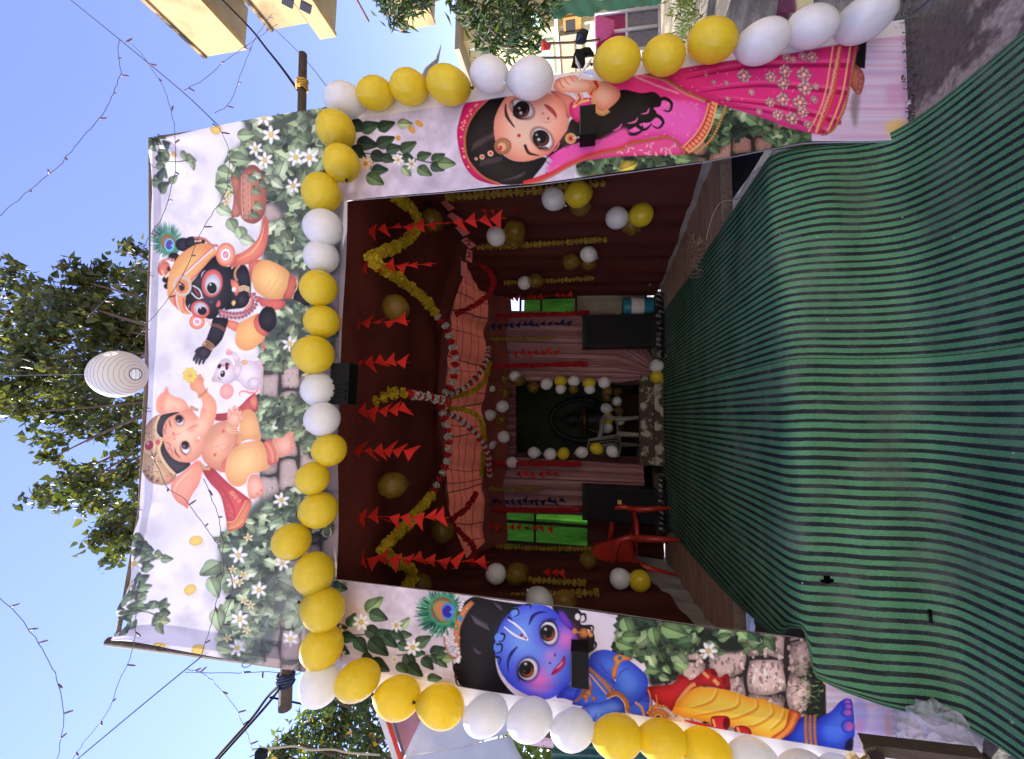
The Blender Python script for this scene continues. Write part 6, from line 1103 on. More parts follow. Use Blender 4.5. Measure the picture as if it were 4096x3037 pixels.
ORD = ['first', 'second', 'third', 'fourth', 'fifth', 'sixth', 'seventh', 'eighth', 'ninth', 'tenth', 'eleventh', 'twelfth', 'thirteenth', 'fourteenth', 'fifteenth', 'sixteenth', 'seventeenth', 'eighteenth', 'nineteenth', 'twentieth']
def balloon(px, py, rpx, c, Y, label, group, knot=(-1, 0), z=None, el=(.98, 1.06), sq_=False):
    """knot: direction of the tied end in the photo"""
    p = onY(px, py, Y); r = rpx * depth(p) / FPX
    e = onY(px + knot[0] * 40, py + knot[1] * 40, Y + R.uniform(-.02, .05)) - p; e /= np.linalg.norm(e)
    zx = Vector(-e); sx_ = Vector(RT) - zx * Vector(RT).dot(zx); sx_.normalize(); sy_ = zx.cross(sx_)      # side axis lies across the view
    q = Matrix((sx_, sy_, zx)).transposed().to_quaternion(); sq = 1 / math.sqrt(1 + ((py - 1518) / FPX) ** 2) if sq_ else 1.
    o = thing('balloon', label, 'balloon', p, q.to_euler(), group); o.scale = (r * sq * R.uniform(.97, 1.04), r * R.uniform(.96, 1.04), r * R.uniform(*el))
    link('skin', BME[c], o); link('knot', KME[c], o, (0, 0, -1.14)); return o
K = 1.8384
row = [(731, 284, 40, 'Y'), (743, 356, 38, 'Y'), (699, 420, 41, 'Y'), (703, 496, 39, 'W'), (699, 559, 37, 'W'), (693, 627, 38, 'Y'), (700, 700, 36, 'Y'), (682, 772, 41, 'Y'), (694, 848, 37, 'W'), (701, 912, 36, 'W'), (716, 979, 36, 'Y'), (680, 1041, 36, 'Y'), (693, 1110, 38, 'Y'), (634, 1178, 39, 'Y'), (683, 1248, 43, 'Y'), (703, 1326, 42, 'Y'), (700, 1409, 44, 'Y'), (696, 1489, 42, 'W')]
n = len(row)
for i, (x, y, r, c) in enumerate(row):
    k = n - 1 - i; nm = {'Y': 'yellow', 'W': 'white'}[c]
    lab = f'{nm} balloon, {ORD[k]} from the left end in the row along the header foot' if k < n - 1 else f'{nm} balloon at the right end of the row along the header foot'
    balloon(x * K, y * K, r * K, c, 2.175 - r * K * 2.4 / FPX - .015 - (i % 2) * .03, lab, 'balloons along the foot of the header', (-1, R.uniform(-.3, .3)) if i not in (0, 1, 14) else (.3, 1))
rcol = [(750, 219, 40, 'W'), (817, 204, 38, 'Y'), (890, 190, 39, 'Y'), (975, 186, 44, 'Y'), (1065, 163, 42, 'W'), (1155, 172, 47, 'W'), (1343, 132, 47, 'Y'), (1444, 122, 46, 'Y'), (1548, 89, 51, 'Y'), (1659, 92, 50, 'W'), (1765, 59, 50, 'W'), (1882, 41, 53, 'W')]
for i, (x, y, r, c) in enumerate(rcol):
    balloon(x * K, y * K, r * K, c, 2.175 - r * K * 2.2 / FPX - .01 + (.02 if i == 0 else 0), f"{'yellow' if c == 'Y' else 'white'} balloon, {ORD[i]} from the top down the right pillar edge", 'balloons down the right pillar', (-1, .15) if i > 3 else (1, .1), el=(1.0, 1.08), sq_=True)
lcol = [(778, 1480, 47, 'Y'), (866, 1518, 48, 'Y'), (960, 1536, 49, 'Y'), (1056, 1556, 48, 'W'), (1152, 1565, 48, 'W'), (1245, 1587, 46, 'W'), (1342, 1603, 50, 'Y'), (1440, 1612, 48, 'Y'), (1536, 1633, 48, 'Y'), (1640, 1656, 50, 'W'), (1742, 1676, 50, 'W'), (1838, 1694, 48, 'W')]
for i, (x, y, r, c) in enumerate(lcol):
    balloon(x * K, y * K, r * K, c, 2.175 - r * K * 2.2 / FPX - .01, f"{'yellow' if c == 'Y' else 'white'} balloon, {ORD[i]} from the top down the left pillar edge", 'balloons down the left pillar', (-1, -.12) if i else (-1, 0), el=(1.0, 1.08), sq_=True)
# small balloons inside
WR = [(2.24, 1.955), (3.2, 2.0), (4.3, 1.785), (5.42, 1.59)]; WL = [(2.24, -1.5), (3.2, -1.58), (4.3, -1.66), (5.42, -1.74)]
def wallY(px, py, off):
    d = ray(px, py); k_ = d[0] / d[1]; Yw = 5.2
    for y_ in np.linspace(2.4, 5.2, 141):
        if abs(k_ * y_) >= abs(np.interp(y_, *zip(*(WR if k_ > 0 else WL)))) - off: Yw = y_; break
    return Yw
def inner(lst, ox, oy, s, fmt, group, rw=None, ymax=5.2, Y=None):
    for i, (x, y, r, c) in enumerate(lst):
        px, py, rp_ = ox + x / s, oy + y / s, r / s
        yy = onZ(px, py, 2.86)[1] if Y == -1 else Y if Y else min(max(wallY(px, py, .14), 2.4), ymax)
        nm = 'yellow' if c != 'W' else 'white'
        balloon(px, py, rp_, c, yy, fmt[i] if isinstance(fmt, list) else fmt.format(nm, ORD[i] if i < 20 else 'last'), group, (R.uniform(.4, 1) * R.choice((-1, 1)), R.uniform(-.5, .5)))
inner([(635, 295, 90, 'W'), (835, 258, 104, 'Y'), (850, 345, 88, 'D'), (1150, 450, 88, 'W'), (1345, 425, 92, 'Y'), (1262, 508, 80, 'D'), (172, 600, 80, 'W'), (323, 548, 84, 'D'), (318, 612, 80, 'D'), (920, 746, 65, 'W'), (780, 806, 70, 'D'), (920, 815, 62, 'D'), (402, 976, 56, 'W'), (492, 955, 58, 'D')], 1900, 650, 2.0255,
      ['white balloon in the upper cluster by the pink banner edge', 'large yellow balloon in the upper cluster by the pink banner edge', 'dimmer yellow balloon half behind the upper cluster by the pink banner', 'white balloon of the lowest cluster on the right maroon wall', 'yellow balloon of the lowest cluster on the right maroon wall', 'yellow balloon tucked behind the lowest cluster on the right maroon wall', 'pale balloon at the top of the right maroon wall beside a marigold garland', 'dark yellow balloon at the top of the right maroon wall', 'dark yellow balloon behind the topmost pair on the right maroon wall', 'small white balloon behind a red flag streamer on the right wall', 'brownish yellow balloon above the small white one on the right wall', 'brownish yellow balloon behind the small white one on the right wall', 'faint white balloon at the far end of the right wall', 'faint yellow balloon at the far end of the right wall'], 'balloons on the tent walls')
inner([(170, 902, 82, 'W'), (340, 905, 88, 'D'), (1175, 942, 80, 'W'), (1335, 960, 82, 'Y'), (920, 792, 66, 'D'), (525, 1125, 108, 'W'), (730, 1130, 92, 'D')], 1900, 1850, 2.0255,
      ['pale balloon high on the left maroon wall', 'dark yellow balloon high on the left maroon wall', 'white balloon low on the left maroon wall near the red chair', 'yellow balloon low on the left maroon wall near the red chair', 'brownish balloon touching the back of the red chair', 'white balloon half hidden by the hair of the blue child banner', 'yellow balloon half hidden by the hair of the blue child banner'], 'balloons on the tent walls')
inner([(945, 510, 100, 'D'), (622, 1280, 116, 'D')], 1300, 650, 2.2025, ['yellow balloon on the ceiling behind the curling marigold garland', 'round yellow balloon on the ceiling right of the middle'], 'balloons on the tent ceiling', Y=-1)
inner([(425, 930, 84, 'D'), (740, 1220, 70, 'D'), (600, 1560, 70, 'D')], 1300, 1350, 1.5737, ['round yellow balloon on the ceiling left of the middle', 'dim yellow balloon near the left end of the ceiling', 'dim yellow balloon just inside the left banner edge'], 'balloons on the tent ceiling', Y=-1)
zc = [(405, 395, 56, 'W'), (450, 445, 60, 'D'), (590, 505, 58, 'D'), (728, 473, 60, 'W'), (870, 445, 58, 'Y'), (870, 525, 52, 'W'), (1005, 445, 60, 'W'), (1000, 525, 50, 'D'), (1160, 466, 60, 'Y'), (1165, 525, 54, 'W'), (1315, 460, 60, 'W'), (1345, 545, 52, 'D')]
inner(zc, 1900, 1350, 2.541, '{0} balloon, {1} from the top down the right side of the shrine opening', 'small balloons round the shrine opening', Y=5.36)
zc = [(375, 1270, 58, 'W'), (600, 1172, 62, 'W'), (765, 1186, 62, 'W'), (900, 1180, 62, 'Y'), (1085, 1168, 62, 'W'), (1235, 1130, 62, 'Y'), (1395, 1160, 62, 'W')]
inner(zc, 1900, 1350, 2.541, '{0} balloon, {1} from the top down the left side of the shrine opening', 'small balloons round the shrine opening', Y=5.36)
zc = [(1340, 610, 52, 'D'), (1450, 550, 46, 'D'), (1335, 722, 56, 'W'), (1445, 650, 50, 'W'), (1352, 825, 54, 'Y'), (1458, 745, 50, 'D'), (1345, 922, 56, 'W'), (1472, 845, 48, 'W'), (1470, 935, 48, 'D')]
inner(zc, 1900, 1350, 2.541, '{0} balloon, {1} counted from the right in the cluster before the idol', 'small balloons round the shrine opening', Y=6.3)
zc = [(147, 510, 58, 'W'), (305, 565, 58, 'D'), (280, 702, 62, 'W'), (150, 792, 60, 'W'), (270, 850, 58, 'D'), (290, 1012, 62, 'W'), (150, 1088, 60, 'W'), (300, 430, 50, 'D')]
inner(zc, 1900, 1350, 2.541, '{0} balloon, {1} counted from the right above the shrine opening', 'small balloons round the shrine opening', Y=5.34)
inner([(1848, 290, 68, 'W'), (1848, 402, 66, 'Y')], 1900, 1350, 2.541, ['white balloon resting on the foot of the pink curtain', 'yellow balloon beside the stone sill at the carpet end'], 'small balloons round the shrine opening', Y=5.26)
# ================================================================ garlands and streamers
def pom(name, mt, seed, n=46):
    """marigold: many short petals on a squashed ball"""
    g = np.random.default_rng(seed); v, f = [], []
    for k in range(n):
        d = g.normal(size=3); d /= np.linalg.norm(d); d[2] *= .8; s_ = np.cross(d, g.normal(size=3)); s_ /= np.linalg.norm(s_); t_ = np.cross(d, s_); b0 = len(v)
        v += [d * .45, d * .9 + s_ * .34 + t_ * .05, d * 1.1 * g.uniform(.85, 1.1), d * .9 - s_ * .34 + t_ * .05]; f += [(b0, b0 + 1, b0 + 2, b0 + 3)]
    ico = MB().lathe([(.02, -.62), (.45, -.5), (.62, -.1), (.62, .15), (.45, .5), (.02, .62)], 8); m_ = len(v); v += ico.v; f += [tuple(i + m_ for i in q) for q in ico.f]
    return mesh(name, v, f, mt)
ymar = mat('yellow_marigold', (200, 172, 40), .8, .2, 30, trans=.2); rflw = mat('red_flower', (176, 30, 38), .8, .2, 30); wflw = mat('white_flower', (206, 200, 196), .8, .1, 30, trans=.2)
PY = [pom('marigold', ymar, k) for k in range(3)]; PD = [pom('dimmed_marigold', mat('dimmed_marigold_petal', (166, 138, 52), .85, .2, 30, trans=.15), k + 20) for k in range(3)]; PR = [pom('red_flower', rflw, k + 5) for k in range(2)]; PW = [pom('white_flower', wflw, k + 9) for k in range(2)]  # second marigold colour is dulled to stand in for weak light inside
thr = mat('thread', (196, 190, 176), .8, .05, 9)
def garland(label, pts, r, kinds, group, step=None):
    """pts: world points"""
    P = smoothpts(pts, 8); d = np.r_[0, np.cumsum(np.linalg.norm(np.diff(P, axis=0), axis=1))]; st_ = step or r * 1.45; m_ = max(int(d[-1] / st_), 2)
    q = thing('flower_garland', label, 'garland', P[0], None, group); adopt(MB().tube(P[::3] if len(P) > 12 else P, .002, 4).build('thread', thr, q), q)
    for k in range(m_ + 1):
        s_ = d[-1] * k / m_; p = np.array([np.interp(s_, d, P[:, j]) for j in range(3)]); tn = np.array([np.interp(min(s_ + .02, d[-1]), d, P[:, j]) - np.interp(max(s_ - .02, 0), d, P[:, j]) for j in range(3)])
        lst = kinds[k % len(kinds)]; o = link('flower', lst[R.randrange(len(lst))], q); o.matrix_parent_inverse = Matrix.Translation(-q.location)
        o.location = p + np.array([R.uniform(-1, 1) * r * .12 for _ in range(3)]); o.rotation_euler = (Vector(tn).to_track_quat('Z', 'Y') @ Matrix.Rotation(R.uniform(0, 6), 4, 'Z').to_quaternion()).to_euler(); rr = r * R.uniform(.88, 1.14); o.scale = (rr, rr, rr * .9)
    return q
def gz(pts, z): return [onZ(x, y, z) for x, y in pts]
def gp(pts, Y): return [onY(x, y, Y if not isinstance(Y, (list, tuple)) else np.interp(i, [0, len(pts) - 1], Y)) for i, (x, y) in enumerate(pts)]
GM = 'marigold garlands inside the tent'
garland('bright yellow marigold garland curling across the right half of the ceiling', gz([(1585, 795), (1640, 825), (1672, 880), (1655, 935), (1590, 985), (1490, 1028), (1515, 1062), (1600, 1118), (1690, 1190), (1738, 1248)], 2.93), .046, [PY], GM)
garland('yellow marigold garland zigzagging across the left half of the ceiling', gz([(1722, 1985), (1640, 2085), (1560, 2165), (1528, 2205), (1580, 2240), (1640, 2275), (1650, 2320), (1622, 2350)], 2.88), .046, [PY], GM)
garland('short double marigold garland hanging below the middle flood light', gp([(1412, 1600), (1480, 1606), (1545, 1585), (1615, 1572)], (2.75, 3.0)), .046, [PY], GM)
garland('dim marigold garland behind the bright one below the middle flood light', gp([(1410, 1565), (1500, 1562), (1580, 1566)], (2.95, 3.2)), .044, [PY], GM)
RW = [PR, PW]; GR = 'red and white flower garlands at the tent centre'
garland('red and white flower garland from the marigolds to the centre knot', gp([(1640, 1578), (1700, 1586), (1770, 1602), (1790, 1606)], (3.1, 4.0)), .042, RW, GR)
garland('red and white garland swagging right from the centre knot', gp([(1772, 1588), (1808, 1530), (1822, 1450), (1808, 1380), (1780, 1300), (1752, 1268)], (4.0, 3.95)), .042, RW, GR)
garland('red and white garland swagging left from the centre knot', gp([(1760, 1630), (1785, 1700), (1796, 1790), (1780, 1870), (1752, 1930), (1735, 1960)], (4.0, 3.95)), .042, RW, GR)
garland('red and white garland running back right below the centre knot', gp([(1790, 1580), (1850, 1555), (1910, 1505), (1945, 1440), (1955, 1395)], (4.1, 5.1)), .036, RW, GR)
garland('red and white garland running back left below the centre knot', gp([(1790, 1650), (1855, 1690), (1915, 1750), (1950, 1820), (1958, 1900)], (4.1, 5.1)), .036, RW, GR)
garland('dim marigold garland draped right over the orange canopy', gp([(1800, 1590), (1880, 1570), (1935, 1530), (1960, 1450)], (4.3, 5.2)), .034, [PY], GM)
garland('dim marigold garland draped left over the orange canopy', gp([(1800, 1630), (1890, 1650), (1930, 1700), (1935, 1800), (1925, 1900)], (4.3, 5.2)), .034, [PY], GM)
for lab, a, c, Y, r in [('long marigold garland hanging on the right wall just inside the pink banner edge', (1790, 792), (2413, 735), (2.75, 2.75), .040), ('marigold garland hanging on the middle of the right maroon wall', (1915, 990), (2420, 958), (4.2, 4.2), .040), ('marigold garland hanging at the far end of the right wall', (2020, 1131), (2369, 1113), (4.9, 4.9), .036),
                        ('marigold garland hanging on the left wall behind the red chair back', (1990, 2187), (2372, 2197), (4.9, 4.9), .036), ('marigold garland hanging on the middle of the left maroon wall', (2040, 2312), (2338, 2332), (3.9, 3.9), .038), ('marigold garland hanging just inside the blue child banner edge', (1985, 2388), (2384, 2370), (3.2, 3.2), .038),
                        ('faint marigold garland on the pink curtain above the right loudspeaker', (1950, 1357), (2211, 1349), (5.36, 5.36), .034), ('faint marigold garland on the pink curtain above the left loudspeaker', (1944, 1956), (2159, 1956), (5.36, 5.36), .034)]:
    Yw_ = Y[0] if Y[0] > 5.2 else wallY(*c, .07)
    garland(lab, gp([a, ((a[0] + c[0]) / 2, (a[1] + c[1]) / 2 + 3), c], Yw_), r * .84 * min(Yw_ / Y[0], 1.05), [PD], GM)
for lab, a, c in [('red flower garland hanging beside the blue drum', (1954, 1267), (2352, 1252)), ('red flower garland hanging on the pink curtain right of the shrine', (1940, 1467), (2345, 1456)), ('red flower garland hanging left of the shrine opening', (1960, 1854), (2317, 1856)), ('red flower garland hanging above the left loudspeaker and red chair', (1930, 2040), (2379, 2040))]:
    garland(lab, gp([a, c], 5.34), .034, [PR], 'red garlands along the back', .03)
for lab, pts in [('dark red garland looped on the right part of the orange canopy', [(1860, 1030), (1930, 1060), (1970, 1110), (1960, 1170), (1900, 1220), (1830, 1255)]), ('dark red garland in a zigzag on the left part of the orange canopy', [(1905, 1975), (1860, 2040), (1805, 2085), (1850, 2140), (1895, 2190), (1890, 2260)])]:
    garland(lab, gp(pts, 4.55), .036, [PR], 'red garlands along the back', .032)
redf = mat('red_tissue_flag', (226, 48, 38), .7, .06, 9, trans=.45); bluf = mat('dark_blue_tissue_flag', (24, 36, 84), .7, .06, 9, trans=.3)
def streamer(label, a, c, n_, Y, w_, h, mt, group):
    A, B = onY(*a, Y), onY(*c, Y); q = thing('flag_streamer', label, 'streamer', A, None, group); adopt(MB().tube([A, (A + B) / 2 + np.array([.004, 0, 0]), B], .0022, 4).build('thread', mt, q), q)
    for k in range(n_):
        p = A + (B - A) * ((k + .35 + R.uniform(-.12, .12)) / n_); an = R.uniform(-.8, .8) if R.random() < .8 else R.uniform(-1.3, 1.3); wx, wy = math.cos(an) * w_ / 2 * R.uniform(.75, 1.12), math.sin(an) * w_ / 2; dx = R.uniform(-.2, .2) * w_; tz = R.uniform(-.38, .38) * h
        v = [(p[0], p[1], p[2] + h * .55), (p[0] + wx + dx, p[1] + wy, p[2] - h * .45 + tz), (p[0] - wx + dx, p[1] - wy, p[2] - h * .45 - tz), (p[0] + dx, p[1] - .012, p[2] - h * .40)]
        adopt(link('flag', mesh('flag', v, [(0, 1, 3), (0, 3, 2)], mt), q), q)
    return q
SG = 'red triangle flag streamers hanging in the entrance'
for lab, a, c, n_ in [('long red flag streamer, rightmost in the entrance', (1375, 930), (2025, 872), 13), ('red flag streamer, second from the right in the entrance', (1345, 1078), (1742, 1055), 8), ('red flag streamer, third from the right in the entrance', (1365, 1297), (1640, 1285), 6), ('short red flag streamer just right of the middle flood light', (1420, 1452), (1636, 1450), 5), ('red flag streamer just left of the middle flood light', (1355, 1652), (1645, 1640), 7), ('red flag streamer, third from the left in the entrance', (1385, 1806), (1664, 1803), 7), ('red flag streamer, second from the left in the entrance', (1345, 2068), (1796, 2072), 10), ('longest red flag streamer, leftmost in the entrance', (1335, 2232), (1958, 2250), 13)]:
    streamer(lab, a, c, n_, 2.55, .125, .082, redf, SG)
for lab, a, c, n_, mt, Y in [('dark blue flag streamer above the right loudspeaker', (1940, 1308), (2292, 1292), 14, bluf, 5.3), ('dark blue flag streamer above the left loudspeaker', (1945, 2005), (2262, 2005), 13, bluf, 5.3), ('red flag streamer before the right green net', (2040, 1192), (2292, 1182), 11, redf, 5.3), ('red flag streamer before the left green net', (1950, 2105), (2218, 2115), 9, redf, 5.3), ('faint red flag streamer on the right maroon wall near the banner', (1920, 835), (2135, 818), 7, redf, 3.6), ('red flag streamer crossing a small white balloon on the right wall', (2115, 1022), (2362, 998), 8, redf, 4.6), ('faint red flag streamer high on the left maroon wall', (2180, 2290), (2262, 2290), 3, redf, 4.2), ('faint red flag streamer on the pink curtain right of the shrine', (2000, 1416), (2240, 1408), 9, redf, 5.35), ('faint red flag streamer on the pink curtain left of the shrine', (2060, 1896), (2242, 1898), 6, redf, 5.35)]:
    streamer(lab, a, c, n_, Y, .115, .075, mt, 'small flag streamers deeper in the tent')
# pink festival pennants on a diagonal line at the right of the ceiling
pk, pkk = mat('pink_paper', (206, 110, 108), .7, .1, 9, trans=.25), mat('black_print', (30, 24, 26), .7, .05, 9)
q = thing('pennant_line', 'diagonal line of pink paper pennants with black lettering at the ceiling right', 'pennants', onY(1760, 800, 3.4))
cs = [(1775, 800), (1800, 850), (1835, 900), (1858, 950), (1885, 1000), (1862, 1045), (1845, 1110)]
for i in range(len(cs) - 1):
    a, c = np.array(cs[i], float), np.array(cs[i + 1], float); d = c - a; nrm = np.array([-d[1], d[0]]); nrm /= np.linalg.norm(nrm); w_ = 30
    qd = [a + d * .06 + nrm * w_ * .6, a + d * .06 - nrm * w_ * .2, c - d * .1 - nrm * w_ * .9, c - d * .1 + nrm * w_ * .1]; W3 = [onY(p[0], p[1], 3.45) for p in qd]
    fl = adopt(link('pennant', mesh('pennant', W3, [(0, 1, 2, 3)], pk), q), q)
    if i in (3, 4):
        m_ = (a + c) / 2
        for s_ in ([(-14, -8), (-4, -14), (6, -6), (14, -10)], [(-10, 8), (0, 2), (10, 8)], [(4, -12), (6, 6)]):
            o = MB().tube([onY(m_[0] + x, m_[1] + y, 3.444) for x, y in s_], .0045, 4).build('lettering', pkk, fl); pass
    o = adopt(MB().tube([onY(a[0] + nrm[0] * 18, a[1] + nrm[1] * 18, 3.46), onY(c[0] + nrm[0] * 14, c[1] + nrm[1] * 14, 3.46)], .012, 5).build('line', pkk, q), q)
# ================================================================ paper lantern
lp = mat('white_paper_lantern', (222, 222, 224), .8, .04, 6, .1, 40, trans=.18)
c = onY(472, 1497, 1.98); rl_ = 92 * depth(c) / FPX
ln = thing('paper_lantern', 'round ribbed white paper lantern hanging above the header', 'lantern', c - np.array([0, 0, rl_]))
pf = []
for k in range(49):
    a = math.radians(14) + (math.pi - math.radians(28)) * k / 48; rr = rl_ * (1 + .014 * math.sin((k % 3) / 3 * math.pi)); pf.append((rr * math.sin(a), -rr * math.cos(a) * .97))
mb = MB(); nn = 44; V = [(c[0] + r_ * math.cos(2 * math.pi * k / nn), c[1] + r_ * math.sin(2 * math.pi * k / nn), c[2] + z_) for r_, z_ in pf for k in range(nn)]
mb.add(V, [(i * nn + k, i * nn + (k + 1) % nn, (i + 1) * nn + (k + 1) % nn, (i + 1) * nn + k) for i in range(48) for k in range(nn)]); adopt(mb.build('shade', lp, ln, True), ln)
for k in range(0, 49, 3): adopt(MB().tube([(c[0] + pf[k][0] * 1.003 * math.cos(a), c[1] + pf[k][0] * 1.003 * math.sin(a), c[2] + pf[k][1]) for a in np.linspace(0, 2 * math.pi, 33)], .0013, 4).build('rib', mat('lantern_rib', (150, 150, 154), .6, .05, 9), ln), ln)
wire = mat('thin_wire', (60, 58, 60), .5, .1, 9)
for z_, nm in ((-rl_ * .945, 'lower_ring'), (rl_ * .945, 'upper_ring')): adopt(MB().tube([(c[0] + rl_ * .25 * math.cos(a), c[1] + rl_ * .25 * math.sin(a), c[2] + z_) for a in np.linspace(0, 2 * math.pi, 25)], .0025, 5).build(nm, wire, ln), ln)
adopt(MB().tube([(c[0] - rl_ * .24, c[1], c[2] + rl_ * .94), (c[0] + rl_ * .24, c[1], c[2] + rl_ * .94)], .002, 4).build('cross_wire', wire, ln), ln)
adopt(MB().tube([(c[0], c[1], c[2] + rl_ * .94), (c[0] - .01, c[1] + .05, c[2] + 2.2)], .0018, 4).build('hanging_wire', wire, ln), ln)
# ================================================================ wires and light strings
lw = mat('light_string_wire', (96, 92, 100), .5, .1, 9); bulbm = mat('clear_pink_bulb', (112, 84, 96), .35, .1, 9, 0, 1, .3)
BULB = mesh('bulb', *(lambda m_: (m_.v, m_.f))(MB().lathe([(.002, 0), (.0055, .004), (.006, .022), (.004, .034), (.001, .038)], 8)), bulbm, True)
def wire_line(label, pts, Y, r, name='cable', cat='cable', mt=None, bulbs=0, group=None, wob=0.):
    P = smoothpts(gp(pts, Y), 5)
    if wob: P = P + np.array([[R.gauss(0, wob) for _ in range(3)] for _ in P])
    q = thing(name, label, cat, P[0], None, group); adopt(MB().tube(P, r, 5).build('wire', mt or lw, q, True), q)
    if bulbs:
        d = np.r_[0, np.cumsum(np.linalg.norm(np.diff(P, axis=0), axis=1))]
        for k in range(bulbs):
            s_ = d[-1] * (k + R.uniform(.2, .8)) / bulbs; p = [np.interp(s_, d, P[:, j]) for j in range(3)]; o = link('bulb', BULB, q); o.matrix_parent_inverse = Matrix.Translation(-q.location); o.location = p
            o.rotation_euler = (R.uniform(2.2, 4), R.uniform(-.6, .6), R.uniform(0, 6)); o.scale = (.9, .9, 1.2)
    return q
LG = 'strings of small clear bulbs strung over the gate'
def ls_(label, pts, Y, n_): wire_line(label, pts, Y, .0019, 'light_string', 'light string', None, n_, LG, .0022)
ls_('string of small bulbs sagging across the open sky right of the lantern', [(480, 158), (474, 232), (484, 292), (452, 372), (408, 462), (332, 548), (250, 652), (122, 756), (0, 862), (-60, 920)], (2.0, 1.8), 8)
ls_('string of small bulbs falling past the top right corner of the header', [(480, 160), (545, 192), (652, 346), (682, 440), (700, 536), (694, 720), (650, 860), (606, 935), (560, 1012), (505, 1100), (440, 1180), (350, 1270)], (2.0, 2.02), 11)
ls_('string of small bulbs reaching up to the balcony from the rope knot', [(735, 362), (822, 312), (905, 240), (1010, 168), (1110, 95)], (2.05, 3.2), 4)
ls_('string of small bulbs rising steeply beside the header edge', [(858, 452), (922, 402), (985, 235), (1035, 130), (1090, 55)], (2.05, 3.2), 4)
ls_('string of small bulbs hanging down the right part of the header', [(872, 505), (912, 590), (918, 660), (900, 770), (832, 885), (800, 940), (728, 1110), (640, 1235), (545, 1350)], 2.06, 8)
ls_('string of small bulbs hanging below the elephant child crown', [(600, 1800), (664, 1942), (736, 1994), (790, 2065), (850, 2150), (885, 2215), (890, 2300), (868, 2400), (838, 2520), (800, 2630)], 2.06, 8)
ls_('string of small bulbs hanging below the elephant child ear', [(816, 1915), (850, 2000), (874, 2062), (882, 2110), (892, 2170), (896, 2240), (930, 2330), (910, 2440), (870, 2540)], 2.05, 6)
ls_('string of small bulbs sagging in the sky left of the header', [(-20, 2370), (0, 2392), (82, 2472), (150, 2572), (222, 2696), (246, 2800), (256, 2880), (228, 3040)], (1.9, 2.0), 6)
ls_('string of small bulbs dropping off the header left corner', [(536, 2330), (544, 2400), (545, 2520), (520, 2632), (470, 2745), (430, 2850), (350, 2950), (288, 3040)], (2.05, 2.2), 6)
ls_('string of small bulbs tied level with the left beam end', [(1136, 2690), (1020, 2688), (910, 2694), (740, 2690)], 2.2, 3)
ls_('string of small bulbs falling from the rope towards the yellow-flowered tree', [(750, 2680), (812, 2695), (872, 2745), (942, 2832), (976, 2905), (998, 2960), (1006, 3005)], (2.2, 2.6), 5)
for lab, pts, Y, r in [('thin guy rope from the sky to the header right side', [(270, -10), (480, 160), (728, 366), (872, 502)], (2.6, 2.2), .004), ('thin guy rope from the header left side into the sky', [(812, 2622), (600, 2795), (300, 3045)], (2.2, 2.4), .004), ('thin line from the balcony to the right end balloon', [(1020, 45), (1190, 205), (1310, 350)], (3.4, 2.25), .003)]:
    wire_line(lab, pts, Y, r, 'guy_rope', 'rope', wire, 0, 'guy ropes of the gate')
for lab, pts, Y, r in [('thick cable from the balcony to the right beam end', [(880, -10), (1000, 112), (1062, 190), (1120, 262), (1195, 365)], (3.6, 2.3), .010), ('thick black cable from the left beam end, upper of the pair', [(1118, 2742), (1070, 2788), (1010, 2870), (930, 2960), (850, 3050)], (2.28, 2.6), .009), ('thick black cable from the left beam end, lower of the pair', [(1122, 2748), (1084, 2800), (1020, 2875), (938, 2966), (862, 3050)], (2.25, 2.5), .009), ('dark cable drooping from the left beam end past the white balloon', [(1080, 2790), (1130, 2800), (1200, 2815), (1280, 2830)], (2.28, 2.5), .006), ('pale twisted cable lying across the yellow-flowered tree', [(1010, 2998), (1100, 2992), (1180, 2985), (1240, 3000), (1330, 2998), (1400, 3012), (1520, 3020)], (2.8, 3.2), .007)]:
    wire_line(lab, pts, Y, r, 'cable', 'cable', mat('pale_cable', (186, 176, 150), .6, .1, 9) if 'pale' in lab else rope_k, 0, 'cables tied to the beam ends')
c = onY(1045, 3018, 2.6); q = thing('junction_box', 'small black wire box hanging at the left edge', 'box', c); adopt(MB().box(c, (.05, .04, .07)).build('case', blkp, q), q); adopt(MB().tube([c + np.array([0, 0, .03]), c + np.array([-.03, 0, .09])], .003, 4).build('lead', wire, q), q)
# silver star ribbon on the right pillar
c = onY(2325, 290, 2.1); q = thing('foil_star', 'crumpled silver white foil star ribbon on the right pillar edge', 'decoration', c)
sil = mat('silver_foil', (206, 206, 214), .2, .1, 12, .3, 20, metal=.6)
for k in range(5):
    a = k * 1.256 + .4; u, v_ = math.cos(a), math.sin(a); adopt(link('foil_ray', mesh('foil_ray', [c, c + np.array([u * .05 - v_ * .012, -.02, v_ * .05 + u * .012]), c + np.array([u * .085, -.03 + .02 * (k % 2), v_ * .085]), c + np.array([u * .05 + v_ * .012, -.005, v_ * .05 - u * .012])], [(0, 1, 2), (0, 2, 3)], sil), q), q)
# white cloth tip standing up behind the right balloons
V = [onY(x, y, yy) for x, y, yy in [(1670, 330, 2.45), (1700, 270, 2.5), (1742, 235, 2.55), (1763, 178, 2.5), (1752, 245, 2.62), (1722, 290, 2.7), (1700, 340, 2.7)]]
o = link('cloth_flap', mesh('cloth_flap', V, [(0, 1, 5, 6), (1, 2, 4, 5), (2, 3, 4)], whitef)); o.modifiers.new('t', 'SOLIDIFY').thickness = .006; tag(o, 'white pointed cloth flap sticking out behind the right balloons', 'cloth')
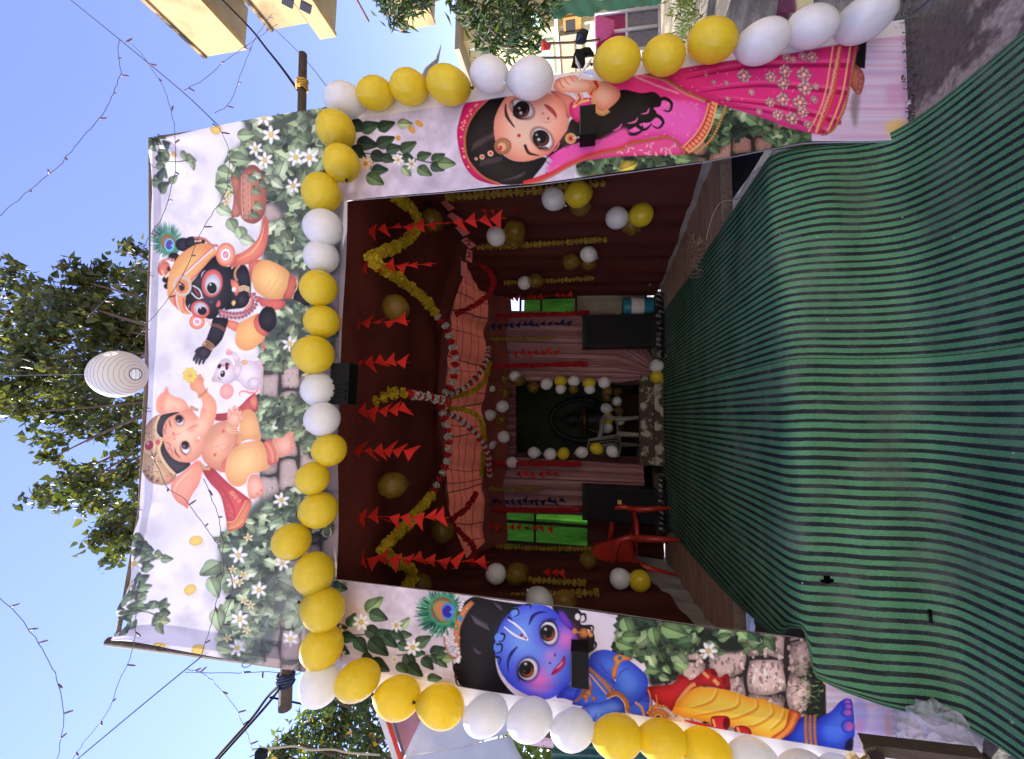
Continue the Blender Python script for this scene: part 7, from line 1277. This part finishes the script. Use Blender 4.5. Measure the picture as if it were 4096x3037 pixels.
# ================================================================ leaf helpers
def leafmat(name, col, tcol, k=.35): return mat(name, col, .45, .35, 1.7, 0, 1, .35, trans=k, tcol=tcol)
def leaves(name, mt, centers, size, aspect, parent, seed, droop=.5, heart=False):
    g = np.random.default_rng(seed); n_ = len(centers); C_ = np.asarray(centers)
    d = g.normal(size=(n_, 3)); d[:, 2] -= droop * 1.6; d /= np.linalg.norm(d, axis=1)[:, None]
    s_ = np.cross(d, g.normal(size=(n_, 3))); s_ /= np.linalg.norm(s_, axis=1)[:, None]; nn_ = np.cross(d, s_)
    L_ = size * g.uniform(.65, 1.25, (n_, 1)); W_ = L_ * aspect
    if heart: tpl = [(0, 0, 0), (.22, .5, .10), (.55, .42, .06), (1.15, 0, -.12), (.55, -.42, .06), (.22, -.5, .10)]; F = [(0, 1, 2, 3), (0, 3, 4, 5)]
    else: tpl = [(0, 0, 0), (.45, .5, .08), (1, 0, -.1), (.45, -.5, .08)]; F = [(0, 1, 2), (0, 2, 3)]
    V = np.concatenate([C_[:, None] + d[:, None] * L_[:, None] * a + s_[:, None] * W_[:, None] * b_ + nn_[:, None] * L_[:, None] * c_ for a, b_, c_ in tpl], 1)
    m_ = len(tpl); f = [tuple(i * m_ + j for j in q) for i in range(n_) for q in F]
    return link(name, mesh(name, V.reshape(-1, 3), f, mt), parent)
def limb_tree(root, base, tips, bark, r0=.16, seed=0, tw=.012):
    g = random.Random(seed); out = []
    for i, t_ in enumerate(tips):
        a, b_ = np.array(base, float), np.array(t_, float); mid = a * .5 + b_ * .5 + np.array([g.uniform(-.3, .3), g.uniform(-.3, .3), g.uniform(.1, .5)])
        P = smoothpts([a, mid, b_], 6); o = MB().tube(P, list(np.linspace(r0 * .5, tw, len(P))), 6).build('limb', bark, root, True); adopt(o, root); out.append(P)
    return out
bark = mat('grey_brown_bark', (96, 80, 66), .9, .3, 6, .8, 30, stretch=(1, 1, .3))
# heart-leaved tree behind the header, its crown in clumps placed by the photo
gq = np.random.default_rng(12); TY = 7.6
clumps = [(20, 1150, 90), (60, 1250, 110), (120, 1330, 120), (30, 1350, 110), (60, 1450, 120), (150, 1230, 110), (210, 1290, 120), (240, 1180, 90), (310, 1120, 90), (380, 1090, 80), (380, 1190, 120), (470, 1120, 90), (540, 1010, 70), (540, 1090, 80), (580, 1150, 80), (560, 1240, 100), (480, 1230, 120), (300, 1250, 130), (400, 1300, 140), (500, 1330, 130), (570, 1390, 110), (250, 1380, 140), (150, 1430, 130), (60, 1550, 120), (140, 1560, 130), (230, 1500, 130), (110, 1650, 100), (220, 1620, 120), (320, 1600, 120), (300, 1700, 110), (420, 1630, 120), (520, 1620, 120), (500, 1720, 110), (400, 1730, 90), (560, 1760, 90), (190, 1760, 60), (210, 1830, 60), (280, 1900, 80), (340, 1930, 100), (440, 1900, 100), (520, 1880, 90), (550, 1960, 90), (170, 1960, 60), (140, 1990, 50), (270, 1980, 90), (400, 2010, 80), (480, 2040, 90), (460, 2110, 90), (410, 2140, 60), (520, 2140, 90), (480, 2200, 70), (430, 2230, 50), (560, 2050, 80), (350, 1500, 140), (450, 1450, 140), (60, 1080, 60), (110, 1140, 60), (0, 1080, 50)]
ptr = thing('peepal_tree', 'tall heart-leaved tree rising behind the header banner', 'tree', (.9, TY, 0))
adopt(MB().tube([(.9, TY, 0), (.8, TY + .1, 3), (.9, TY, 6.5), (1.0, TY, 9)], [.34, .28, .2, .12], 12).build('trunk', bark, ptr, True), ptr)
cen = []; tips = []; tw_ = MB()
for (px, py, rp_) in clumps:
    c = onY(px, py, TY + gq.uniform(-.9, .9)); rr = rp_ * depth(c) / FPX; tips.append(c)
    for _ in range(max(int((rp_ / 24.5) ** 2), 3)):
        d_ = gq.normal(size=3); d_ *= gq.random() ** .4 / np.linalg.norm(d_) * rr * np.array([1, 1.3, 1.]); s2 = c + d_; k = int(gq.integers(6, 13))
        tw_.tube([c + d_ * .1, c + d_ * .6 + np.array([0, 0, .05]), s2], [.012, .008, .004], 4, False); ln_ = d_ / (np.linalg.norm(d_) + 1e-6)
        cen.append(s2 - ln_ * gq.random((k, 1)) * .30 + gq.normal(size=(k, 3)) * .085)
adopt(tw_.build('twigs', bark, ptr), ptr)['kind'] = 'stuff'
cen = np.vstack(cen); sel = gq.random(len(cen))
adopt(leaves('crown', leafmat('peepal_leaf_dark', (54, 66, 38), (104, 120, 38), .18), cen[sel < .62], .155, .78, ptr, 1, heart=True), ptr); adopt(leaves('crown', leafmat('peepal_leaf_light', (88, 96, 46), (140, 142, 46), .28), cen[sel >= .62], .15, .78, ptr, 2, heart=True), ptr)
limb_tree(ptr, (.95, TY, 6.6), tips[::2], bark, .12, 3, .012)
# narrow-leaved tree on the right
mt_ = thing('narrow_leaved_tree', 'tree with long narrow drooping leaves at the right, above the laundry', 'tree', (7.2, 5.9, 0))
adopt(MB().tube([(7.3, 5.9, 0), (7.25, 5.9, 2.0), (7.1, 5.9, 4.2)], [.16, .13, .07], 10).build('trunk', bark, mt_, True), mt_)
cen = []; tips = []
for (px, py, rp_) in [(1560, 20, 70), (1600, 60, 60), (1570, 100, 36), (1640, 10, 60), (1520, 10, 40), (1690, 10, 40), (1860, 40, 60), (1900, 80, 60), (1940, 140, 60), (1980, 60, 80), (2000, 160, 66), (1960, 200, 50), (2060, 50, 80), (2060, 130, 70), (2110, 190, 50), (2120, 90, 70), (2030, 220, 36), (2180, 40, 50), (1800, 10, 40), (1900, 200, 30), (2000, 0, 80)]:
    c = onY(px, py, 5.9 + gq.uniform(-.4, .4)); rr = rp_ * depth(c) / FPX; k = int(1.7 * (rp_ / 10) ** 2); q = gq.normal(size=(k, 3)); q /= np.linalg.norm(q, axis=1)[:, None]; q *= (gq.random((k, 1)) ** .5) * rr; cen.append(c + q); tips.append(c)
cen = np.vstack(cen); sel = gq.random(len(cen))
adopt(leaves('crown', leafmat('mango_leaf_dark', (44, 62, 40), (90, 120, 40), .18), cen[sel < .7], .21, .2, mt_, 4, .8), mt_); adopt(leaves('crown', leafmat('mango_leaf_light', (92, 112, 70), (130, 150, 60), .25), cen[sel >= .7], .21, .2, mt_, 5, .8), mt_)
limb_tree(mt_, (7.1, 5.9, 3.6), tips[::2], bark, .07, 5, .01)
# yellow-flowered tree and shrub on the left
yt = thing('flowering_tree', 'dense dark tree with small yellow flowers at the left behind the tarp', 'tree', (-6.6, 7.2, 0))
adopt(MB().tube([(-6.6, 7.2, 0), (-6.5, 7.2, 2.5), (-6.5, 7.2, 5)], [.2, .15, .08], 10).build('trunk', bark, yt, True), yt)
cen = []; tips = []
for (px, py, rp_) in [(1300, 2790, 60), (1260, 2840, 70), (1340, 2840, 80), (1220, 2900, 60), (1300, 2910, 100), (1400, 2880, 90), (1150, 2960, 60), (1200, 2990, 80), (1300, 3000, 110), (1400, 2980, 110), (1100, 3010, 50), (1120, 3030, 60), (1480, 2960, 90), (1490, 3030, 90), (1450, 2800, 60), (1460, 2850, 70), (1400, 2790, 50), (1250, 3040, 90)]:
    c = onY(px, py, 7.2 + gq.uniform(-.7, .7)); rr = rp_ * depth(c) / FPX; k = int(2.4 * (rp_ / 10) ** 2); q = gq.normal(size=(k, 3)); q /= np.linalg.norm(q, axis=1)[:, None]; q *= (gq.random((k, 1)) ** .5) * rr; cen.append(c + q); tips.append(c)
cen = np.vstack(cen); sel = gq.random(len(cen))
adopt(leaves('crown', leafmat('small_leaf_dark', (46, 62, 38), (90, 120, 40), .2), cen[sel < .62], .15, .4, yt, 6, .3), yt); adopt(leaves('crown', leafmat('small_leaf_light', (88, 104, 58), (130, 150, 60), .3), cen[(sel >= .62) & (sel < .985)], .14, .4, yt, 7, .3), yt)
adopt(leaves('blossom', leafmat('yellow_blossom', (224, 168, 30), (236, 190, 40), .3), cen[sel >= .975], .13, .7, yt, 8, 0), yt)
limb_tree(yt, (-6.5, 7.2, 4.2), tips[::2], bark, .07, 6, .01)
sb = thing('leafy_shrub', 'bright green leafy shrub below the tarp at the left', 'shrub', (-5.4, 6.4, 0)); cen = []
for (px, py, rp_) in [(2060, 2960, 60), (2000, 3010, 60), (1930, 3030, 50), (2120, 3000, 70), (2060, 3040, 70), (2170, 2960, 50), (2200, 3030, 60), (2300, 3000, 60), (2400, 3010, 70), (2500, 3030, 70), (2350, 2960, 40), (1960, 3060, 60), (2230, 2930, 50), (2600, 3040, 70)]:
    c = onY(px, py, 6.4 + gq.uniform(-.4, .4)); rr = rp_ * depth(c) / FPX; k = int(1.6 * (rp_ / 10) ** 2); q = gq.normal(size=(k, 3)); q /= np.linalg.norm(q, axis=1)[:, None]; q *= (gq.random((k, 1)) ** .5) * rr; cen.append(c + q)
cen = np.vstack(cen); adopt(leaves('foliage', leafmat('shrub_leaf', (84, 108, 48), (150, 170, 60), .3), cen, .16, .42, sb, 9, .3), sb)
for k in range(6): adopt(MB().tube([(-5.4 + k * .1, 6.4, 0), (-5.3 + k * .2 - .4, 6.4, 1.4), (-5.6 + k * .25, 6.3, 2.2)], [.03, .02, .008], 6).build('stem', bark, sb), sb)
# ================================================================ apartment building on the right with three balconies
yw = mat('yellow_weathered_plaster', (168, 146, 104), .9, .1, .9, .3, 16, col2=(128, 108, 78), thr=.58, sharp=.1); shw = mat('grey_plaster_underside', (150, 142, 124), .9, .15, 2, .3, 20); dkw = mat('dark_window_glass', (40, 40, 44), .2, .1, 3)
BX, ks = 10.0, 10.0 / 3.2
zz = lambda z: EYE + (z - EYE) * ks
ab = thing('apartment_building', 'yellow plastered apartment building with balconies at the upper right', 'building', (BX + 2, 3, 0))
Y1 = 2.83 * ks
adopt(MB().box((BX + 4, Y1 / 2 - 6, 5.9), (5.6, Y1 + 11.6, 11.8)).build('wall', yw, ab), ab)
for (z0, z1, y1, nm) in [(4.47, 4.905, 2.83, 0), (3.76, 4.10, 2.70, 1), (3.60, 3.755, 2.85, 2), (2.72, 3.0, 2.89, 3)]:
    a, c = zz(z0), zz(z1); b_ = adopt(MB().box((BX + .06, y1 * ks / 2 - 4, (a + c) / 2), (.12, y1 * ks + 8, c - a)).build('balcony_parapet', yw, ab), ab)
    adopt(MB().box((BX + .66, y1 * ks / 2 - 4.01, a + .06), (1.08, y1 * ks + 7.9, .12)).build('balcony_slab', shw, ab), ab); adopt(MB().box((BX + .66, y1 * ks - .08, (a + c) / 2 + .07), (1.06, .12, c - a - .16)).build('parapet_end', shw, ab), ab)
mold = mat('moldy_plaster', (150, 128, 92), .95, .2, 1.6, .4, 20, col2=(44, 38, 34), thr=.52, sharp=.07)
for (z1, y1) in [(4.905, 2.83), (4.10, 2.70), (3.0, 2.89)]: adopt(MB().box((BX + .05, y1 * ks / 2 - 4, zz(z1) + .03), (.18, y1 * ks + 8.06, .10)).build('parapet_coping', mold, ab), ab)
for k in range(6): adopt(MB().tube([(BX - .06, 7.9 - k * 1.1, zz(3.0) + .05), (BX - .06, 7.9 - k * 1.1, zz(3.0) + .75)], .02, 6).build('railing_bar', mat('rusty_iron', (110, 74, 58), .8, .3, 9), ab), ab)
adopt(MB().tube([(BX - .06, 8.6, zz(3.0) + .75), (BX - .06, 1.5, zz(3.0) + .75)], .025, 6).build('railing_top', MATS['rusty_iron'], ab), ab)
for k in range(4):
    for z in (zz(2.95) + 1.3, zz(3.7) + 1.5): f_ = adopt(MB().box((BX + 1.19, 7.2 - k * 2.6, z), (.06, 1.1, 1.3)).build('window', wf, ab), ab); adopt(MB().box((BX + 1.15, 7.2 - k * 2.6, z), (.04, .95, 1.15)).build('pane', dkw, f_), ab); f_.children[0].matrix_parent_inverse = Matrix.Identity(4)
for (px, py) in [(1150, 8), (1222, 30)]:
    c = onX(px, py, BX - .01); adopt(MB().box(c, (.03, .24, .24), Matrix.Rotation(math.pi / 4, 3, 'X')).build('vent_hole', dkw, ab), ab)
# low cream house further along
lh = thing('low_house', 'low pale cream and mint house in sunlight behind the laundry', 'house', (11, 14, 0))
cw = mat('pale_cream_plaster', (206, 194, 148), .9, .08, 1.2, .2, 16); mint = mat('mint_plaster', (150, 184, 164), .9, .08, 1.5, .2, 16); peach = mat('peach_plaster', (196, 164, 122), .9, .1, 1.5, .2, 16)
wp0 = mat('white_drain_pipe', (200, 196, 186), .6, .1, 9)
adopt(MB().box((12.4, 15.0, 2.3), (5.6, 11.6, 4.6)).build('wall', cw, lh), lh)
def wallrect(x0, y0, x1, y1, nm, mm, th=.06):
    a_, c_ = onX(x0, y0, 9.56), onX(x1, y1, 9.56); adopt(MB().box((9.57, (a_[1] + c_[1]) / 2, (a_[2] + c_[2]) / 2), (th, abs(a_[1] - c_[1]), abs(a_[2] - c_[2]))).build(nm, mm, lh), lh)
for r_ in [(2225, 160, 2300, 300, 'panel', peach), (2150, 168, 2222, 300, 'panel', mint), (2252, 70, 2325, 130, 'window', mat('ochre_reveal', (160, 120, 60), .8, .2, 5)), (2262, 80, 2300, 120, 'pane', dkw, .08), (2240, 132, 2330, 142, 'window_sill', shw, .2), (2226, 20, 2234, 300, 'drain_pipe', wp0, .14), (2100, 60, 2160, 110, 'panel', mint), (2305, 150, 2330, 300, 'panel', shw)]: wallrect(*r_)
adopt(MB().box((12.2, 15, 4.66), (6.2, 12.2, .12)).build('roof_slab', shw, lh), lh)
# laundry and net fence
fp = thing('net_fence', 'white pipe fence with pink and grey net panels at the right street edge', 'fence', (6.0, 6, 0)); wp = mat('white_pipe', (206, 204, 200), .5, .1, 9)
def quadY(pts, Y): return [onY(x, y, Y) for x, y in pts]
pn, gn = mat('pink_net', (160, 62, 104), .8, .2, 40, .4, 120, trans=.2), mat('grey_net', (120, 118, 122), .8, .3, 30, .5, 100)
for nm, pts, mm in [('net_panel', [(2385, 60), (2502, 50), (2505, 200), (2390, 215)], pn), ('net_panel', [(2508, 48), (2632, 36), (2632, 190), (2508, 200)], gn)]:
    o = link(nm, mesh(nm, quadY(pts, 6.0), [(0, 1, 2, 3)], mm), fp); o.modifiers.new('t', 'SOLIDIFY').thickness = .01; adopt(o, fp)
for a, c in [((2380, 62), (2640, 28)), ((2455, 128), (2632, 104)), ((2380, 215), (2640, 190))]: adopt(MB().tube([onY(*a, 5.97), onY(*c, 5.97)], .028, 8).build('pipe', wp, fp, True), fp)
for a, c in [((2382, 55), (2384, 230)), ((2636, 20), (2640, 200)), ((2506, 40), (2508, 205))]: adopt(MB().tube([onY(*a, 5.985), onY(*c, 5.985)], .022, 8).build('post', wp, fp, True), fp)
def garment(name, label, cat, pts, Y, mt):
    V = quadY(pts, Y); n_ = len(V); c = sum(V) / n_ + np.array([0, -.06, 0]); o = link(name, mesh(name, V + [c], [(i, (i + 1) % n_, n_) for i in range(n_)], mt, True)); md = o.modifiers.new('s', 'SUBSURF'); md.subdivision_type = 'SIMPLE'; md.levels = md.render_levels = 3
    tx = bpy.data.textures.get('fold') or bpy.data.textures.new('fold', 'CLOUDS'); tx.noise_scale = .12; d = o.modifiers.new('d', 'DISPLACE'); d.texture = tx; d.strength = .05; d.texture_coords = 'GLOBAL'; o.modifiers.new('t', 'SOLIDIFY').thickness = .008
    return tag(o, label, cat, 'laundry on the right')
garment('trousers', 'folded dark jeans hanging on the laundry line', 'trousers', [(2308, 130), (2330, 115), (2355, 126), (2345, 170), (2330, 180), (2302, 178)], 5.6, mat('dark_denim', (38, 44, 58), .9, .2, 20))
garment('shorts', 'black shorts hanging spread beside the jeans', 'shorts', [(2302, 196), (2358, 194), (2376, 212), (2376, 226), (2338, 230), (2335, 274), (2284, 274)], 5.6, mat('black_cotton', (20, 20, 22), .9, .2, 20))
garment('cloth', 'bright pink cloth draped over the net fence', 'cloth', [(2382, 64), (2458, 80), (2458, 110), (2446, 140), (2382, 176)], 5.85, mat('pink_cotton', (206, 96, 150), .85, .12, 12))
garment('cloth', 'small red cloth hanging at the upper end of the laundry', 'cloth', [(2172, 162), (2205, 178), (2200, 200), (2164, 204)], 5.6, mat('red_cotton', (214, 70, 66), .85, .12, 12))
for i, (a, c) in enumerate([((2150, 175), (2400, 160)), ((2140, 232), (2400, 222))]):
    P = smoothpts([onY(*a, 5.7), onY((a[0] + c[0]) / 2, (a[1] + c[1]) / 2 + 4, 5.68), onY(*c, 5.65)], 6); q = MB().tube(P, [.018] * len(P), 7).build('wooden_rod', dwood, None, True); tag(q, ['upper knobbly wooden laundry rod, behind the jeans', 'lower knobbly wooden laundry rod, behind the black shorts'][i], 'rod', 'laundry rods')
aw = cloth('awning', [[onY(2200, 0, 6.6), onY(2650, -10, 6.6)], [onY(2215, 75, 6.0), onY(2640, 25, 6.0)]], mat('teal_tarp', (26, 92, 78), .6, .15, 6, .3, 14, trans=.2), 40, 16, fw(.03, 18)); tag(aw, 'teal tarpaulin awning at the top right edge above the net fence', 'awning')
gk = np.random.default_rng(4); cen = np.array([(6.1 + gk.normal() * .5, 5.6 + gk.normal() * .25, GZ + abs(gk.normal()) * .10) for _ in range(500)])
o = leaves('grass_tuft', leafmat('grass_leaf', (86, 104, 58), (140, 150, 70), .3), cen, .16, .12, None, 3, -1.0); tag(o, kind='stuff', label='small grass tufts at the foot of the net fence')
# ================================================================ tarp shelter, teal sheet, frame and bag on the left
ts = thing('tarp_shelter', 'white tarpaulin shelter with a red striped edge at the left', 'shelter', onY(1560, 2950, 4.3) * np.array([1, 1, 0]))
wt = mat('white_tarp', (240, 234, 224), .55, .08, 3, .35, 9, trans=.15); rs, gs, pkw = mat('red_tarp_stripe', (206, 60, 36), .6, .15, 9), mat('grey_tarp_stripe', (96, 104, 108), .6, .15, 9), mat('pink_tarp_lining', (176, 128, 134), .7, .12, 4, .3, 10)
def sheet4(nm, pts, mm, th=.006, amp=.02, n_=16):
    a, b_, c, d = [onY(x, y, yy) for x, y, yy in pts]; s_ = np.linspace(0, 1, n_)
    P = (a * (1 - s_)[:, None, None] + d * s_[:, None, None]) * (1 - s_)[None, :, None] + (b_ * (1 - s_)[:, None, None] + c * s_[:, None, None]) * s_[None, :, None]; P[..., 1] += amp * np.sin(s_ * 9)[:, None] * np.cos(s_ * 5)[None, :]
    o = link(nm, gridmesh(nm, P, mm), ts); o.modifiers.new('t', 'SOLIDIFY').thickness = th; return adopt(o, ts)
sheet4('roof_sheet', [(1610, 3040, 4.0), (1720, 2800, 4.6), (2060, 2840, 4.6), (2050, 2935, 4.0)], wt); sheet4('roof_sheet', [(1600, 3140, 3.6), (1615, 3035, 4.0), (2045, 2945, 4.0), (2100, 3060, 3.6)], wt)
sheet4('edge_band', [(1482, 2780, 4.4), (1500, 2770, 4.4), (1600, 3060, 3.9), (1578, 3060, 3.9)], wt, .01, 0); sheet4('red_stripe', [(1535, 2860, 4.42), (1553, 2860, 4.42), (1620, 3060, 3.95), (1600, 3060, 3.95)], rs, .01, 0); sheet4('grey_stripe', [(1560, 2860, 4.45), (1574, 2860, 4.45), (1634, 3060, 3.98), (1622, 3060, 3.98)], gs, .01, 0)
sheet4('lining', [(1500, 2770, 4.7), (1720, 2760, 4.9), (1740, 2800, 4.8), (1625, 3050, 4.2)], pkw)
for p in [(-3.35, 4.5), (-4.4, 4.0), (-3.5, 6.0)]: adopt(MB().tube([(p[0], p[1], 0), (p[0], p[1], 2.6)], .03, 8).build('post', dwood, ts), ts)
q = cloth('hanging_cloth', [[onY(2120, 2985, 5), onY(2120, 2900, 5)], [onY(2270, 3000, 5), onY(2250, 2910, 5)]], mat('pale_pink_print', (214, 190, 204), .8, .1, 40, col2=(150, 120, 130), thr=.62, sharp=.03), 20, 20, fw(.02, 14)); tag(q, 'small pale pink patterned cloth hanging below the tarp shelter', 'cloth')
q = cloth('plastic_sheet', [[onY(2230, 2890, 4.2), onY(2200, 3060, 4.2)], [onY(3300, 2960, 3.2), onY(3300, 3100, 3.2)]], mat('dark_teal_sheet', (18, 62, 52), .5, .2, 5, .3, 12), 20, 30, fw(.03, 12)); tag(q, 'dark teal plastic sheet behind the lower left balloons', 'plastic sheet')
fr = thing('trestle', 'dark wooden trestle frame with pale cut ends at the bottom left corner', 'trestle', (-1.15, 1.65, 0)); fwd = mat('dark_brown_timber', (74, 62, 54), .7, .25, 6, .4, 40, stretch=(6, 1, 1)); ce = mat('cut_timber', (176, 148, 112), .8, .2, 20, .3, 60)
def bar(a, c, w_, h, mm=fwd, nm='rail'):
    a, c = np.array(a, float), np.array(c, float); d = c - a; l_ = np.linalg.norm(d); z = d / l_; x = np.cross(z, (0, 1., 0)); x /= np.linalg.norm(x); y = np.cross(z, x)
    adopt(MB().box((a + c) / 2, (w_, h, l_), np.stack([x, y, z], 1)).build(nm, mm, fr), fr)
a, b_ = onY(3445, 2975, 1.70), onY(3930, 3035, 1.62)
bar(a, b_, .035, .05); bar(a + np.array([-.01, -.02, -.02]), onY(3545, 3075, 1.60), .035, .045, fwd, 'leg'); bar(a + np.array([-.03, -.035, .006]), onY(3490, 3090, 1.56), .03, .03, ce, 'leg'); bar(onY(3400, 3022, 1.66), onY(3460, 3090, 1.64), .035, .035, ce, 'leg'); bar(onY(3640, 3020, 1.75), onY(3700, 3100, 1.74), .05, .05, fwd, 'leg'); bar(b_, onY(4010, 3110, 1.6), .04, .05, fwd, 'leg')
# clear plastic bag
m = bpy.data.materials.new('clear_plastic_film'); m.use_nodes = True; t = m.node_tree; b = t.nodes['Principled BSDF']; b.inputs['Base Color'].default_value = (.6, .6, .7, 1); b.inputs['Roughness'].default_value = .1; b.inputs['Specular IOR Level'].default_value = .8
tp = t.nodes.new('ShaderNodeBsdfTransparent'); mx = t.nodes.new('ShaderNodeMixShader'); mx.inputs[0].default_value = .4; t.links.new(tp.outputs[0], mx.inputs[1]); t.links.new(b.outputs[0], mx.inputs[2]); t.links.new(mx.outputs[0], t.nodes['Material Output'].inputs[0])
bm = bmesh.new(); bmesh.ops.create_icosphere(bm, subdivisions=6, radius=1)
from mathutils import noise as mn
c = onZ(3700, 2895, .10)
c = Vector((c[0] - .05, c[1] - .01, .06))
for v in bm.verts:
    p = v.co.copy(); n_ = abs(mn.noise(p * 1.9)) * .45 + abs(mn.noise(p * 4.1 + Vector((3, 1, 2)))) * .22
    p *= 1.12 - n_; v.co = Vector((p.x * .145, p.y * .10, max(p.z * .145, -.112))) + c
me = bpy.data.meshes.new('bag_film'); bm.to_mesh(me); bm.free(); me.materials.append(m); me.polygons.foreach_set('use_smooth', [True] * len(me.polygons))
q = thing('plastic_bag', 'crumpled clear plastic bag at the foot of the blue child banner', 'bag', (c.x, c.y, 0)); adopt(link('film', me, q), q)
kb = MB()
for k in range(3): kb.tube([c + Vector((-.10 + k * .02, .02, .10)), c + Vector((-.13 + k * .03, .05 - k * .02, .19 - .03 * k)), c + Vector((-.08 + k * .04, .03, .13))], [.014, .006, .012], 6)
adopt(kb.build('tied_neck', m, q, True), q)
# scraps of litter on the pavement
for i, (px, py, lab) in enumerate([(3846, 2905, 'small white paper scrap on the concrete beside the plastic bag'), (3640, 410, 'tiny pale scrap on the wet concrete right of the carpet')]):
    p = onZ(px, py, GZ + .01); o = link('paper_scrap', mesh('paper_scrap', [p + np.array(d) for d in [(-.012, -.008, 0), (.01, -.01, .006), (.013, .008, .002), (-.006, .012, .008)]], [(0, 1, 2), (0, 2, 3)], MATS['white_paper'])); tag(o, lab, 'litter')
# small weeds and rubble along the foot of the right pillar
gk = np.random.default_rng(14); cen = []
for k in range(320):
    s_ = gk.random(); cen.append((1.40 + s_ * .85 + gk.normal() * .02, 2.14 + gk.normal() * .035 - .02 * s_, GZ + abs(gk.normal()) * .012))
o = leaves('weeds', leafmat('weed_leaf', (60, 72, 44), (110, 120, 60), .2), np.array(cen), .02, .3, None, 5, -.8); tag(o, kind='stuff', label='tiny weeds along the foot of the right pillar')
# unseen house added behind the viewer to bounce sun into the shaded gate
oh = thing('unseen_bounce_house', 'unseen pale house added behind the viewer to bounce sunlight', 'house', (0, -7, 0))
adopt(MB().box((0, -7, 3.3), (18, 3, 6.8)).build('wall', mat('white_plaster', (240, 232, 222), .9, .05, 1, .1, 9), oh), oh)
for k in range(5): adopt(MB().box((-6 + k * 3, -5.47, 2.6), (1.1, .06, 1.3)).build('window', dkw, oh), oh)
adopt(MB().box((0, -5.47, 1.0), (1.2, .06, 2.1)).build('door', wf, oh), oh); adopt(MB().box((0, -7, 6.78), (18.6, 3.4, .14)).build('roof_slab', shw, oh), oh)
